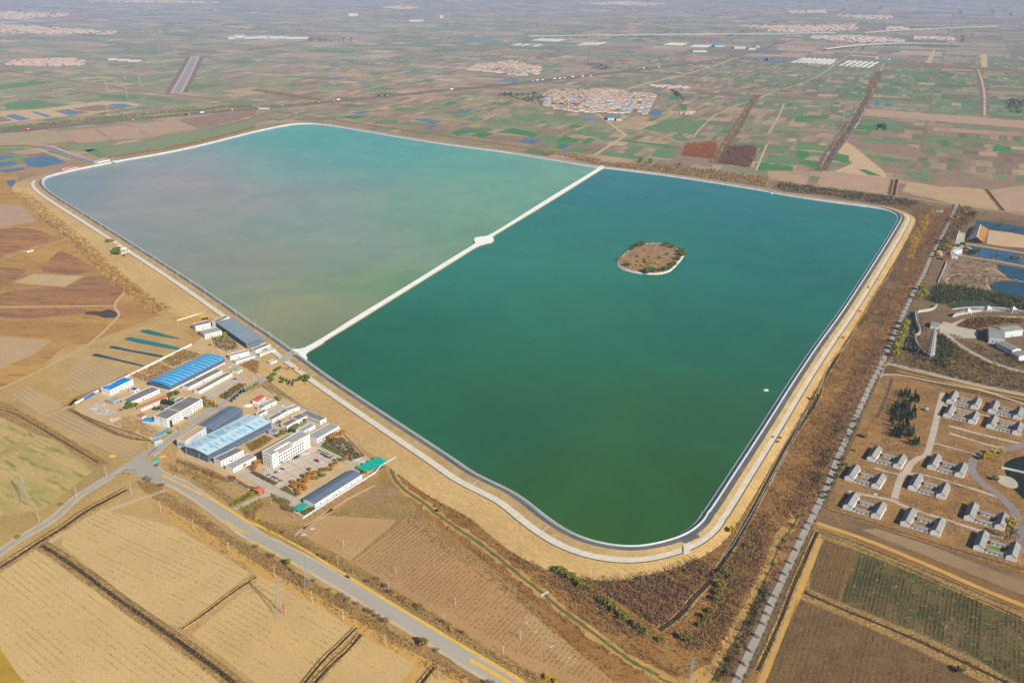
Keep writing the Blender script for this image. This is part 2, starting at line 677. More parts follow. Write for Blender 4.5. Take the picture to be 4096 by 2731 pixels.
for t in tessellate_polygon([v3]):
    a, c, d = (dv[i] for i in t)
    cr = (c[0] - a[0]) * (d[1] - a[1]) - (c[1] - a[1]) * (d[0] - a[0])
    F.append(t if cr > 0 else (t[0], t[2], t[1]))
nt_ = len(F)
F += [(nn + i, nn + (i + 1) % nn, (i + 1) % nn, i) for i in range(nn)]
m_edge = mat('causeway_edge', (.34, .27, .16), (.27, .22, .14), s1=.3)
o = link('causeway', mesh_np('causeway', V, F, [m_white, m_edge], [0] * nt_ + [1] * nn))
tag(o, 'white causeway with a round lookout dividing the reservoir', None, None, 'structure')

# ------------------------------------------------------------------ water of the two basins
def water_mat(name, rough=.12, spec=.2, bump=.28, attr=True, col=(.02, .08, .06)):
    m = bpy.data.materials.new(name)
    m.use_nodes = True
    nt = m.node_tree
    b = nt.nodes['Principled BSDF']
    b.inputs['Roughness'].default_value = rough
    b.inputs['Specular IOR Level'].default_value = spec
    b.inputs['IOR'].default_value = 1.33
    geo = nt.nodes.new('ShaderNodeNewGeometry')
    if attr:
        a = nt.nodes.new('ShaderNodeVertexColor')
        a.layer_name = 'Col'
        c = a.outputs[0]
    else:
        c = col
    f = ramp(nt, noise(nt, .006, 5, .6, geo.outputs['Position'], 1.5), .35, .65)
    if attr:
        c = mixc(nt, f, mixc(nt, 1.0, c, (.9, .94, .95), 'MULTIPLY'), mixc(nt, 1.0, c, (1.1, 1.06, 1.0), 'MULTIPLY'))
        nt.links.new(c, b.inputs['Base Color'])
    else:
        nt.links.new(mixc(nt, f, c, tuple(v * 1.35 for v in c)), b.inputs['Base Color'])
    bp = nt.nodes.new('ShaderNodeBump')
    bp.inputs['Strength'].default_value = bump
    bp.inputs['Distance'].default_value = 1.0
    mp = nt.nodes.new('ShaderNodeMapping')
    mp.inputs['Rotation'].default_value = (0, 0, R(20))
    mp.inputs['Scale'].default_value = (.5, 1.4, 1)
    nt.links.new(geo.outputs['Position'], mp.inputs[0])
    nt.links.new(noise(nt, .22, 4, .65, mp.outputs[0]), bp.inputs['Height'])
    nt.links.new(bp.outputs[0], b.inputs['Normal'])
    return m


m_water = water_mat('reservoir_water', rough=.22)
WLEFT = ctrl('''F 250,420 137,148,149 400,430 184,161,159 450,415 177,159,159 350,405 167,159,159 500,470 168,157,151 500,480 147,153,149 600,400 98,167,157 750,320 68,166,157 900,360 78,169,157 1100,380 102,171,151
1300,400 121,175,149 1000,480 127,171,145 800,560 147,161,149 600,600 153,155,134 500,600 149,151,136 900,560 137,161,144 700,700 154,157,121 650,760 152,153,111
1050,540 108,161,119 900,650 110,155,107 720,790 127,140,109 1200,460 112,171,139 700,500 137,159,154 150,430 87,140,149''')
WRIGHT = ctrl('''F 1400,410 12,122,128 1600,440 12,122,126 1900,500 18,118,118 2020,520 28,122,112 1250,520 28,124,112 1200,600 45,130,110 1100,620 40,125,105
1400,600 35,120,105 1700,600 30,115,108 1900,650 35,110,98 1300,700 45,115,85 1500,700 40,110,88 1800,800 42,105,82 900,760 32,108,82 1200,900 46,104,66
1500,950 50,100,58 1700,950 52,100,64 1400,1200 56,96,44 1100,950 40,98,68 1300,1100 54,96,50 1600,1120 54,94,46 1350,620 50,135,105 800,810 35,100,70''')  # near green to far teal: sky reflection put into the colour


# divider axis splits the two basins; both sheets reach under the lining and the causeway
d0, d1 = pts('c2 2120,650 T2 840,1530', 3.6)
dn = (-(d1[1] - d0[1]), d1[0] - d0[0])


WBIG = [tuple(p[:2]) for p in ring(1.5, 0)]


def clip_half(poly, keep_left):
    out = []
    for i in range(len(poly)):
        p, q = poly[i], poly[(i + 1) % len(poly)]
        sp = ((p[0] - d0[0]) * dn[0] + (p[1] - d0[1]) * dn[1]) * (1 if keep_left else -1)
        sq = ((q[0] - d0[0]) * dn[0] + (q[1] - d0[1]) * dn[1]) * (1 if keep_left else -1)
        if sp >= 0:
            out.append(p)
        if (sp > 0) != (sq > 0):
            t = sp / (sp - sq)
            out.append((p[0] + (q[0] - p[0]) * t, p[1] + (q[1] - p[1]) * t))
    return out


def water2(name, poly, C, k, lab):
    """triangulated outline with an inner grid so silt and painted reflection colour can vary"""
    import bmesh
    bm = bmesh.new()
    vs = [bm.verts.new((p[0], p[1], WZ)) for p in poly]
    bm.faces.new(vs)
    y0, y1 = min(p[1] for p in poly), max(p[1] for p in poly)
    x0, x1 = min(p[0] for p in poly), max(p[0] for p in poly)
    for y in np.arange(y0 + 25, y1, 30):
        bmesh.ops.bisect_plane(bm, geom=bm.verts[:] + bm.edges[:] + bm.faces[:], plane_co=(0, y, 0), plane_no=(0, 1, 0))
    for x in np.arange(x0 + 25, x1, 30):
        bmesh.ops.bisect_plane(bm, geom=bm.verts[:] + bm.edges[:] + bm.faces[:], plane_co=(x, 0, 0), plane_no=(1, 0, 0))
    for f in bm.faces:
        f.normal_update()
        if f.normal.z < 0:
            f.normal_flip()
    bmesh.ops.triangulate(bm, faces=bm.faces[:])
    V = np.array([v.co[:] for v in bm.verts])
    bm.verts.index_update()
    F = np.array([[v.index for v in f.verts] for f in bm.faces])
    bm.free()
    o = link(name, mesh_np(name, V, F, m_water, cols=alb(idw(V, C, 2.4, .22), k, 1.05)))
    return tag(o, lab, None, None, 'structure')


water2('water', clip_half(WBIG, True), WLEFT, .70, 'grey green silty water of the upper basin left of the causeway')
water2('water', clip_half(WBIG, False), WRIGHT, .74, 'deep green water of the lower basin around the island')

# ------------------------------------------------------------------ patchwork of far fields
def ang(tg, a, b):
    A_, B_ = at(tg, *a), at(tg, *b)
    return math.degrees(math.atan2(B_[1] - A_[1], B_[0] - A_[0]))


NEAR = pts('''M0 -900,300 150,-30 T0 700,1568 1090,1500 2351,1240 T1 400,1120 T1 2351,1400 T2 800,1568 M2 1700,0 M3 0,60 900,210 2351,400 3500,600 F 2900,1600 -400,1600''')
RESX = [tuple(p[:2]) for p in ring(40, 0)][::4]
PAL = [lin(c) for c in ((62, 120, 72), (84, 132, 92), (108, 140, 104), (140, 150, 118), (176, 162, 132), (190, 165, 140), (150, 128, 112),
                        (128, 108, 98), (104, 118, 92), (206, 186, 158))]
GREEN = ctrl('''F 100,180 .5,.5,.5 400,180 .45,0,0 300,60 .6,0,0 700,130 .6,0,0 900,250 .25,0,0 1200,290 .75,0,0 1400,300 .8,0,0 1000,80 .7,0,0
 1500,310 .6,0,0 1650,280 .4,0,0 1800,230 .7,0,0 1850,300 .8,0,0 1900,180 .9,0,0 2150,170 .95,0,0 2250,250 .7,0,0 2200,330 .55,0,0 2000,360 .5,0,0
 2300,420 .2,0,0 2100,120 .2,0,0 1400,180 .2,0,0 1600,200 .3,0,0 1500,100 .5,0,0 1800,60 .5,0,0 2200,50 .4,0,0 1200,200 .25,0,0 800,200 .2,0,0 1900,390 .3,0,0''')
GREEN[:, 2:] = 0
gv = [.35, .3, .4, .4, .2, .75, .8, .45, .6, .3, .7, .8, .9, .95, .65, .5, .45, .15, .15, .12, .2, .35, .35, .3, .2, .12, .25]
GREEN[:, 2] = gv[:len(GREEN)]
fv, ff, fc = [], [], []


FZ = .06


def quad(o0, e1, e2, a0, a1, b0, b1, col):
    k = len(fv)
    for a, b in ((a0, b0), (a1, b0), (a1, b1), (a0, b1)):
        fv.append((o0[0] + e1[0] * a + e2[0] * b, o0[1] + e1[1] * a + e2[1] * b, FZ))
    ff.append((k + 3, k + 2, k + 1, k))
    fc.extend([col] * 4)


def patchwork(deg, cond, da, db):
    e1 = (math.cos(R(deg)), math.sin(R(deg)))
    e2 = (math.cos(R(deg + 90)), math.sin(R(deg + 90)))
    o0 = (0, 5000)
    blocks = []
    for ia in range(-40, 40):
        for ib in range(-45, 45):
            j = rng.uniform(-.06, .06, 4)
            a0, a1 = ia * da + 5, (ia + 1) * da - 5 + rng.choice([0, 0, 5])
            b0, b1 = ib * db + 5, (ib + 1) * db - 5 + rng.choice([0, 0, 5])
            cx = o0[0] + e1[0] * (a0 + a1) / 2 + e2[0] * (b0 + b1) / 2
            cy = o0[1] + e1[1] * (a0 + a1) / 2 + e2[1] * (b0 + b1) / 2
            if cy < 1300 or cy > 16000 or abs(cx) > 400 + cy * .62 or not cond(cx, cy):
                continue
            blocks.append((a0, a1, b0, b1, cx, cy))
    B_ = np.array([(b[4], b[5]) for b in blocks])
    inN = inside(B_[:, 0], B_[:, 1], NEAR) | inside(B_[:, 0], B_[:, 1], RESX)
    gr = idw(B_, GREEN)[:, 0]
    base = idw(B_, SOIL_HAZE)
    for bi, (a0, a1, b0, b1, cx, cy) in enumerate(blocks):
        if inN[bi]:
            continue
        g = np.clip(gr[bi] + rng.normal(0, .22), 0, 1)
        # each block is cut into plots along one direction, some cut again
        along = rng.random() < .8
        nsub = int(rng.integers(3, 5)) if cy < 5200 else 2
        for s in range(nsub):
            u0, u1 = a0 + (a1 - a0) * s / nsub, a0 + (a1 - a0) * (s + 1) / nsub
            u1 -= rng.choice([2, 3, 5])
            p = b0
            gg = np.clip(g + rng.normal(0, .2), 0, 1)
            wmean = rng.choice([14, 22, 45, 90, 140]) if cy < 5200 else rng.choice([90, 160, 260])
            while p < b1 - 4:
                w = min(wmean * rng.uniform(.5, 1.7), b1 - p)
                r = rng.random()
                if r < gg * .85:
                    c = PAL[rng.choice([0, 1, 2, 3, 8], p=[.16, .26, .28, .2, .1])]
                else:
                    c = PAL[rng.choice([3, 4, 5, 6, 7, 9], p=[.2, .25, .15, .2, .12, .08])]
                fd = np.clip((cy - 3500) / 6000, 0, 1)  # far plots merge, pale and turn mauve: haze put into the colour
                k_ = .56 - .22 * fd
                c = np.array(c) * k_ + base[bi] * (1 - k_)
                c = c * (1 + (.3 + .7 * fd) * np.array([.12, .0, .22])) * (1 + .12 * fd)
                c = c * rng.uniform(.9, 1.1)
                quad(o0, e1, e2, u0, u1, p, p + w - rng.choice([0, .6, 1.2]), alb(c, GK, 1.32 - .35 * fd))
                p += w


# boundary between the two field directions runs up from the far left corner of the reservoir
cl = pts('T1 200,1100 T0 2300,800 T0 2100,0')


def right_zone(x, y):
    return x > cl[0][0] + (y - cl[0][1]) * (cl[2][0] - cl[0][0]) / (cl[2][1] - cl[0][1])


patchwork(66.2, right_zone, 255, 330)
FZ = .12
patchwork(ang('T0', (0, 640), (1500, 860)) + 90, lambda x, y: not right_zone(x, y), 240, 300)
m_farm = mat('field_soil_haze', (1.1, 1.08, 1.05), (.86, .86, .86), (.8, .78, .74), s1=.02, s2=.1, attr=True)
V = np.array(fv)
cxy_ = V[::4, :2] * .5 + V[2::4, :2] * .5
ok = ~(inside(cxy_[:, 0], cxy_[:, 1], NEAR) | inside(cxy_[:, 0], cxy_[:, 1], RESX))
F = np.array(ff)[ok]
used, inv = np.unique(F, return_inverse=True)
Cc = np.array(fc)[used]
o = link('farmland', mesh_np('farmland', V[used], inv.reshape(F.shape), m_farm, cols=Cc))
tag(o, 'patchwork of narrow green and brown fields beyond the reservoir', None, None, 'structure')
# ------------------------------------------------------------------ zones laid over the ground near the camera
m_scrub = mat('scrub_soil', (.21, .12, .055), (.31, .185, .085), (.10, .062, .035), s1=.02, s2=.22, t3=(.5, .7), bump=.6, grit=0.35)
m_scrub2 = mat('scrub_soil_dark', (.14, .098, .062), (.21, .148, .09), (.08, .058, .038), s1=.02, s2=.22, t3=(.5, .7), bump=.6, grit=0.35)
m_rust = mat('rust_grass', (.29, .175, .09), (.17, .108, .06), (.37, .26, .13), s1=.05, s2=.3, t3=(.52, .66), bump=.6, grit=0.28)
m_dry = mat('dry_meadow', (.41, .26, .115), (.29, .175, .085), (.19, .12, .065), s1=.014, s2=.12, t3=(.52, .7), stretch=(-8, 4), bump=.4, grit=0.22)
m_dry2 = mat('dry_meadow_red', (.34, .19, .095), (.21, .12, .075), (.14, .09, .06), s1=.02, s2=.1, t3=(.5, .7), stretch=(-8, 4), bump=.4, grit=0.3)
m_straw = mat('straw_grass', (.44, .32, .17), (.36, .255, .135), (.25, .18, .10), s1=.03, s2=.35, t3=(.52, .7), bump=.5, grit=0.25)
m_yard = mat('yard_sand', (.48, .365, .23), (.41, .31, .19), (.33, .25, .16), s1=.05, s2=.4, t3=(.55, .7))
m_bushy = mat('bushy_bank', (.26, .18, .09), (.36, .25, .12), (.15, .105, .06), s1=.06, s2=.5, t3=(.48, .62), bump=.8, grit=0.4)
m_mauve = mat('mauve_soil', (.26, .185, .14), (.21, .15, .115), (.15, .11, .085), s1=.02, s2=.2, t3=(.55, .7), grit=0.15)
m_pink = mat('pinkish_plough', (.38, .275, .205), (.33, .235, .175), (.28, .2, .15), s1=.03, s2=.3, t3=(.55, .7), grit=0.1)
m_orange = mat('orange_track', (.47, .31, .14), (.40, .265, .12), (.32, .21, .1), s1=.05, s2=.5, t3=(.55, .7))
m_cornstrip = mat('drying_maize', (.62, .42, .15), (.52, .35, .13), (.68, .52, .28), s1=.1, s2=1.2, t3=(.6, .7), bump=.3)
m_dirt = mat('dirt_track', (.47, .36, .25), (.40, .30, .2), (.33, .25, .17), s1=.06, s2=.5, t3=(.55, .7))
m_grey = mat('grey_lane', (.34, .315, .28), (.285, .265, .235), (.4, .36, .3), s1=.06, s2=.5, t3=(.55, .7))
m_yardc = mat('yard_concrete', (.43, .385, .32), (.37, .33, .275), (.30, .265, .22), s1=.06, s2=.6, t3=(.6, .75))
m_burnt = mat('burnt_patch', (.045, .035, .035), (.07, .05, .045), (.16, .11, .08), s1=.08, s2=.25, t3=(.58, .64))
m_darkline = mat('ditch_mud', (.028, .022, .018), (.05, .038, .028), s1=.2)  # near-black brown of ditch beds and the fence line
m_hedge = mat('brown_hedge_soil', (.17, .12, .085), (.25, .18, .12), s1=.08, bump=.7, grit=0.35)


def fld(name, c1, c2, ang_, sp, rc, wd=.12, brk=.45, **k):
    k.setdefault('grit', .15)
    return mat(name, c1, c2, tuple(v * .78 for v in c1), s1=.02, s2=.3, t3=(.56, .75), rows=(ang_, sp, rc, wd, brk), **k)


def area(name, s, m, z, ch=0, label=None, kind='structure'):
    p = pts(s)
    if ch:
        p = chaikin(p, ch, True)
    return flat(name, p, m, z, label, kind)


def dr(tg, a, b):
    return ang(tg, a, b)


# left side: red-brown and ochre meadows
area('meadow', 'T0 -150,1568 250,1568 M0 150,0 200,250 500,480 800,750 1100,1000 1500,1330 1300,1400 1100,1568 L0 850,0 400,250 0,440 -900,900 M0 -900,200', m_dry, .10)
area('meadow', 'M0 -200,500 0,540 200,520 420,560 500,620 300,700 150,740 0,790 -200,850', m_dry2, .14, 1)
area('meadow', 'M0 380,880 560,720 620,760 760,830 900,900 700,960 400,940', m_dry2, .14, 1)
area('meadow', 'M0 640,1050 760,970 1100,960 1170,1060 1080,1180 1040,1235 0,1240 -150,1240 -100,1130', m_dry2, .14, 1)
area('meadow', 'M0 -100,880 250,900 200,960 0,1090 -150,1140', m_dry2, .143, 1)
area('meadow', 'M0 -150,1270 0,1265 700,1260 900,1290 600,1330 200,1360 -150,1330', m_dry2, .14, 1)
m_pale = fld('pale_plot', (.44, .335, .21), (.39, .30, .185), dr('M0', (300, 950), (760, 970)), 2.5, (.34, .25, .15))
area('field', 'M0 120,1030 310,945 765,972 595,1068', m_pale, .18)
area('burnt_patch', 'M0 750,1320 830,1285 940,1295 1000,1265 1090,1310 1075,1350 940,1352 900,1325', m_burnt, .18, 1)
m_lrow = fld('furrowed_plot', (.41, .30, .2), (.37, .27, .175), dr('L0', (0, 100), (400, 240)), 9, (.27, .19, .12), .1)
area('field', 'L0 -100,-60 480,-10 330,110 0,250 -200,330', m_lrow, .16)
strip('path', 'M0 -200,1255 0,1250 400,1248 900,1240 1030,1250', 4.5, m_dirt, .22)
strip('path', 'M0 1000,970 1100,1020 1175,1070 1150,1120 1090,1170 1040,1250 1100,1310 1080,1350 1020,1410 860,1568 L0 700,90 500,200 200,345 0,435 -300,560', 4, m_dirt, .23, smooth=2)
strip('path', 'M0 -100,870 0,835 250,740 640,620', 9, m_bank, .2)
strip('ditch', 'M0 -100,870 0,838 250,748 420,690', 2, m_darkline, .24)
strip('ditch', 'M0 150,170 400,420 560,560 700,640 800,720 870,790', 10, m_bushy, .17, jag=2)
strip('ditch', 'M0 160,200 400,450 560,570 700,650 820,735', 3, mat('ditch_water', (.05, .05, .06), (.08, .07, .07), rough=.3), .21)
strip('hedge_bank', 'M0 180,200 500,440 800,700 1000,900 1200,1080 1450,1260 1600,1330', 22, m_straw, .15, jag=3)
area('plantation_floor', 'M0 0,310 180,300 290,420 350,470 0,520 -200,540', m_pink, .12)

# bottom left: tilled fields with sapling rows
m_tan = fld('tan_field', (.50, .375, .21), (.455, .34, .185), dr('B0', (0, 750), (1000, 1568)), 5.6, (.36, .26, .13), .09, .42)
m_tan2 = fld('tan_field_north', (.49, .37, .21), (.45, .33, .185), dr('B0', (800, 100), (2000, 640)), 5.6, (.34, .25, .13), .09, .42)
m_tan3 = fld('tan_field_east', (.49, .36, .20), (.44, .32, .175), dr('B1', (0, 850), (880, 1330)), 5.6, (.32, .23, .12), .09, .42)
area('field_margin', 'F -80,1360 290,1120 330,1110 620,1290 980,1530 1010,1620 -200,1640', m_straw, .08)
area('field', 'B0 590,200 930,-30 1000,-10 1600,130 2290,560 1680,1060 1500,1010 1200,800 560,300', m_tan2, .20)
area('field', 'B0 -300,760 350,340 640,500 2160,1568 2200,1700 -300,1700', m_tan, .20)
area('field', 'B0 2351,640 2220,740 1760,1120 2400,1600 B1 300,1700 450,1540 890,1080 520,810 0,570', m_tan3, .201)
area('field', 'B1 520,1650 960,1140 1480,1380 1350,1568 1300,1680', m_tan3, .20)
area('field', 'B1 1530,1600 1640,1420 1900,1560 1900,1700 1480,1700', m_tan3, .20)
area('meadow', 'B0 -100,1150 0,1250 220,1568 200,1700 -200,1700', mat('yellow_weeds', (.38, .27, .08), (.3, .2, .07), (.2, .15, .06), s1=.1, s2=.6, bump=.7), .22)
strip('track', 'B0 0,640 200,500 360,330 560,200 860,30 F 380,1125', 5, m_dirt, .19, jag=.6)
m_mud = m_darkline


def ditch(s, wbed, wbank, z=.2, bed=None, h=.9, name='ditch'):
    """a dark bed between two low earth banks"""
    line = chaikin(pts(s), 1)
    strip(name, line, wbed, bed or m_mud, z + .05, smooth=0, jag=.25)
    for sgn in (1, -1):
        V0, _ = ribbon_vf(line, wbed, z, off=0)
        rows_ = []
        for off, zz in ((wbed / 2, z), (wbed / 2 + wbank * .35, h), (wbed / 2 + wbank, z - .12)):
            Vr, _ = ribbon_vf(line, 0.0, zz, off=sgn * off)
            rows_.append([Vr[2 * i] for i in range(len(line))])
        V = [tuple(np.array(v) + (rng.uniform(-.4, .4), rng.uniform(-.4, .4), rng.uniform(-.1, .15))) for r_ in rows_ for v in r_]
        m_ = len(line)
        F = [((i, i + 1, m_ + i + 1, m_ + i) if sgn < 0 else (i, m_ + i, m_ + i + 1, i + 1)) for i in range(m_ - 1)]
        F += [tuple(j + m_ for j in f) for f in F]
        tag(link('ditch_bank', mesh_np('ditch_bank', V, F, m_bushy)), None, None, None, 'structure')


ditch('B0 -80,560 200,380 400,250 600,130 770,0 F 290,1125', 3.2, 5)
ditch('B0 370,300 540,400 780,570 1000,740 1350,980 1700,1230 2000,1450 2250,1650', 4.0, 5)
ditch('B0 1660,1075 1850,950 2100,760 2351,590', 1.4, 2.5)
ditch('B1 400,1620 640,1330 770,1210 920,1060', 1.4, 3)
ditch('B1 500,1600 700,1390 850,1260 960,1120', 2.0, 3)
ditch('B1 1490,1600 1640,1420', 2.4, 3)

# bank, track and reeds along the main road
area('road_bank', 'c3 950,1270 1250,1300 B1 -400,130 0,330 700,740 1300,1130 2300,1640 1900,1700 1400,1310 600,830 0,470 B0 2100,280 1500,-60 c3 1100,1450', m_bushy, .12)
strip('track', 'B0 1500,-30 1750,150 2000,290 2351,520 B1 350,700 620,830 900,1020 1200,1200 1420,1320 1650,1440 1950,1600', 9, m_orange, .24, jag=.5)
strip('track', 'B1 1560,1370 1480,1450 1360,1600', 8, m_orange, .25)

# main road, lanes of the junction
m_road = mat('road_asphalt', (.29, .275, .25), (.36, .335, .29), (.37, .34, .29), s1=.03, s2=.25, t3=(.58, .8), stretch=(-42, 10))
m_shoulder = mat('dusty_shoulder', (.46, .40, .30), (.40, .345, .26), (.34, .29, .21), s1=.06, s2=.6, t3=(.55, .7))
RD = 'c3 1120,1000 1300,1180 1500,1260 1800,1400 B1 -60,190 0,230 400,430 800,660 1200,900 1600,1140 2000,1390 2351,1600 B2 200,1760'
strip('road_shoulder', RD, 18, m_shoulder, .26, jag=.8, smooth=2)
strip('road', RD, 12, m_road, .30, jag=.35, smooth=2, off=.5)
area('road', 'c3 940,890 1150,780 1290,740 1100,900 1170,1000 1400,1170 1330,1330 1100,1240 940,1160 740,1130 600,1200 300,1380 60,1530 0,1520 120,1430 560,1150 760,1020', m_road, .34)
strip('road', 'c3 560,1190 300,1360 0,1540 B0 480,80 200,230 0,370 -200,500', 6, m_grey, .31, smooth=1)
strip('road_shoulder', 'c3 560,1190 300,1360 0,1540 B0 480,80 200,230 0,370 -200,500', 11, m_shoulder, .27, smooth=1, jag=.5)
LANE = 'c3 1180,870 1450,640 1800,380 2100,180 2300,60 c2 900,1420 1150,1270 1400,1090 1560,940 1660,880 1760,810 1880,740'
ll = chaikin(pts(LANE), 1)
zl = np.array([0.0] * len(ll))
tot_ = sum(math.dist(a, b) for a, b in zip(ll[:-1], ll[1:]))
run_, end_ = 0, pts('c2 1860,760', TZ - 1)[0]
for nm, w_, m_, dz_, we_ in (('road_shoulder', 13, m_yardc, .28, 15), ('road', 7.5, m_grey, .34, 10)):
    V, F = ribbon_vf(ll, w_, dz_, we_)
    run_, V2_ = 0, []
    for q in range(len(ll)):
        if q:
            run_ += math.dist(ll[q - 1], ll[q])
        t = max(0, 1 - (tot_ - run_) / 62)
        t = t * t * (3 - 2 * t)
        for v in V[2 * q:2 * q + 2]:
            V2_.append((v[0], v[1], v[2] + t * 4.1))
    tag(link(nm, mesh_np(nm, V2_, F, m_)), None, None, None, 'structure')
# drying maize spread along the edges of the road
strip('maize_strip', 'c3 1380,1180 1600,1290 2000,1480 c6 0,1130 340,1350 B1 30,125 200,210 400,320 800,560 1200,810 1600,1050 2000,1290 2351,1490 B2 100,1560 250,1650', 2.7, m_cornstrip, .38, smooth=1, jag=.35)
strip('maize_strip', 'B1 1960,1355 2100,1430 2351,1580', 3.6, m_cornstrip, .38, jag=.2)
strip('maize_strip', 'B1 -30,262 100,345 280,440 480,560', 1.8, m_cornstrip, .38, jag=.9)
strip('maize_strip', 'c6 0,1340 150,1440 400,1560', 1.8, m_cornstrip, .38, jag=.9)

# fields right of the main road
area('scrub_land', 'c6 1240,1420 2400,900 L1 1150,1100 1250,1180 1500,1568 B2 0,560 1200,1568 900,1700 0,1650 B1 2351,1480 0,80', m_bushy, .07)
m_or1 = fld('orchard_soil', (.40, .275, .155), (.36, .245, .135), dr('B1', (860, 460), (1280, 60)), 5, (.29, .19, .11), .12, .5)
m_or2 = fld('orchard_soil_rows', (.37, .245, .14), (.33, .215, .12), dr('B1', (1200, 210), (1400, 60)), 4.5, (.21, .135, .08), .16, .4)
area('field', 'B1 650,30 1290,70 1250,120 860,450 400,200 480,140', m_or1, .2)
area('field', 'B1 880,460 1270,150 1400,30 1500,90 1800,320 2351,720 B2 60,820 300,1020 950,1568 800,1660 B1 2351,1400 1700,980', m_or2, .2)
area('chalk_patch', 'B2 150,900 350,1100 500,1250 650,1400 500,1420 300,1200 100,1050', mat('chalky_orchard', (.38, .27, .16), (.33, .23, .13), (.52, .46, .38), s1=.03, s2=.12, t3=(.6, .66)), .22, 1)
strip('path', 'c6 1100,1568 1300,1400 1700,1150 2000,960 2351,790', 3, m_dirt, .24)
strip('path', 'B1 430,150 480,130 640,30 700,-30', 3, m_dirt, .24)
area('rubble_ground', 'L1 1120,1340 1180,1355 1240,1320 1290,1380 1260,1440 1180,1450 1120,1500 1040,1470 960,1490 930,1450 1010,1420 1060,1370', mat('rubble', (.30, .21, .13), (.23, .155, .09), (.48, .42, .34), s1=.08, s2=.35, t3=(.6, .66), grit=.3), .12)

# reed banks and the algae-green creek round the near corner
area('reed_bank', 'L1 1260,1150 1330,1130 1500,1200 1750,1400 2000,1568 B2 0,150 300,420 700,560 1060,590 1500,480 1800,380 2000,150 2351,-400 L3 0,700 1000,-300 M3 1000,1568 1250,900 1400,400 1720,300 1500,900 L3 1100,0 900,600 560,1300 B3 400,150 0,980 B2 2250,1568 1100,1700 700,1400 0,640 B1 2351,640 L1 1500,1568 1240,1200', m_scrub, .09)
m_algae = mat('algae_water', (.14, .135, .06), (.10, .105, .05), (.26, .18, .08), s1=.06, s2=.3, rough=.5, t3=(.6, .75))
m_reedmud = mat('reed_mud', (.44, .295, .14), (.34, .225, .11), (.2, .14, .075), s1=.04, s2=.15, t3=(.58, .66), grit=.15)
CR = 'c6 2351,560 L1 1245,1110 1240,1180 1270,1260 1350,1350 1450,1420 1568,1500 1640,1568 B1 1640,0 1760,90 1900,180 2050,280 2200,400 2351,520 B2 120,620 280,740 440,880 600,1000 800,1150 1000,1300 1150,1400 1350,1500 1600,1590 1800,1570 1850,1450 1950,1280 2060,1100 2180,860 2280,640 2351,500 B3 60,330 150,180 240,70 240,0'
strip('creek_mud', CR, 9, m_reedmud, .16, smooth=2, jag=2.6)
strip('creek', CR[:CR.index('1350,1500')] + '1350,1500', 3.4, m_algae, .24, smooth=2, jag=.6)
strip('creek', 'B2 ' + CR[CR.index('1350,1500'):], 2.2, m_algae, .24, smooth=2, jag=.6, off=-2.8)
area('creek_mud', 'B2 1640,1500 1700,1440 1850,1380 1900,1290 1950,1250 1930,1330 1850,1500 1750,1600 1600,1600', m_reedmud, .2)

# creek between the compound and the sand bank
area('creek_mud', 'c4 620,185 740,170 900,210 1100,300 1400,440 1700,600 1950,790 2200,970 2351,1080 2351,1250 2150,1080 1900,880 1600,680 1300,520 1000,370 780,260', m_bushy, .34)
m_brownw = mat('brown_water', (.21, .19, .11), (.17, .155, .09), (.26, .2, .12), s1=.05, s2=.3, rough=.35)
strip('creek', 'c4 900,270 1150,380 1400,500 1600,610 1850,790 2100,970 2351,1160 L1 1100,1020 1170,1060', 8, m_brownw, .40, jag=.4)

# right side: country lane and rubble strip, ditch along the sand bank
RL = 'B2 2040,1600 2351,930 B3 0,900 160,560 300,260 430,0 L3 560,1300 640,1070 740,850 850,600 950,380 1030,230 1080,130 M3 1130,1568 1260,1290 1330,1130 1420,980 1500,780 1560,680 1640,530 1700,400 1735,320'
strip('lane_verge', RL, 14, m_scrub2, .13, jag=1)
strip('lane', RL, 6.2, m_grey, .27, jag=.25)
ditch('M3 1130,880 1060,1000 980,1100 900,1230 800,1400 720,1568 L3 560,160 480,330 430,480', 2.6, 4, .22)
ditch('L3 710,0 640,120 500,350 460,500 400,620 250,830 150,990 0,1280 B2 2200,0 2050,270 1900,500 1820,630 1650,800 1540,950 1350,1080', 4.2, 2.5, .22, h=.6)
strip('pipe_track', 'L3 0,1310 200,940 400,600 B2 2230,0 2050,300 1880,530', .45, m_conc, .6, smooth=0, off=-2)

# east: fields bottom right
area('sandy_verge', 'B3 430,90 700,200 1300,480 2400,960 2500,1700 -200,1700 0,1300 380,250', m_bushy, .10)
area('scrub_land', 'B3 0,980 430,0 600,-100 2600,700 2600,900 1500,430 460,80 380,200 0,1350 -300,1568', m_scrub2, .085)
rgt = dr('B3', (780, 380), (650, 820))
m_dark = mat('weedy_orchard', (.15, .11, .06), (.08, .078, .035), (.28, .205, .115), s1=.03, s2=.12, t3=(.56, .68), rows=(rgt, 3.2, (.10, .10, .045), .18, .5), bump=.6, grit=.4)
m_dark2 = mat('brown_orchard', (.165, .11, .06), (.12, .08, .045), (.27, .185, .10), s1=.05, s2=.3, t3=(.58, .72), rows=(rgt, 4.2, (.13, .09, .05), .16, .55), bump=.5, grit=.4)
area('field', 'B3 520,250 810,350 650,825 380,700 400,500', m_dark2, .2)
area('field', 'B3 815,350 1300,540 2000,830 2450,1010 2500,1700 1900,1340 1300,1080 660,825', m_dark, .2)
area('field', 'B3 250,780 700,960 1300,1230 2351,1750 -120,1750 40,1420 150,1020', m_dark2, .201)
ditch('B3 330,735 700,900 1200,1100 1800,1380 2351,1640', 3.2, 3.5, .2)
ditch('B3 400,130 700,240 1100,400 1500,560 1900,730 2400,950', 1.4, 2.4, .2)
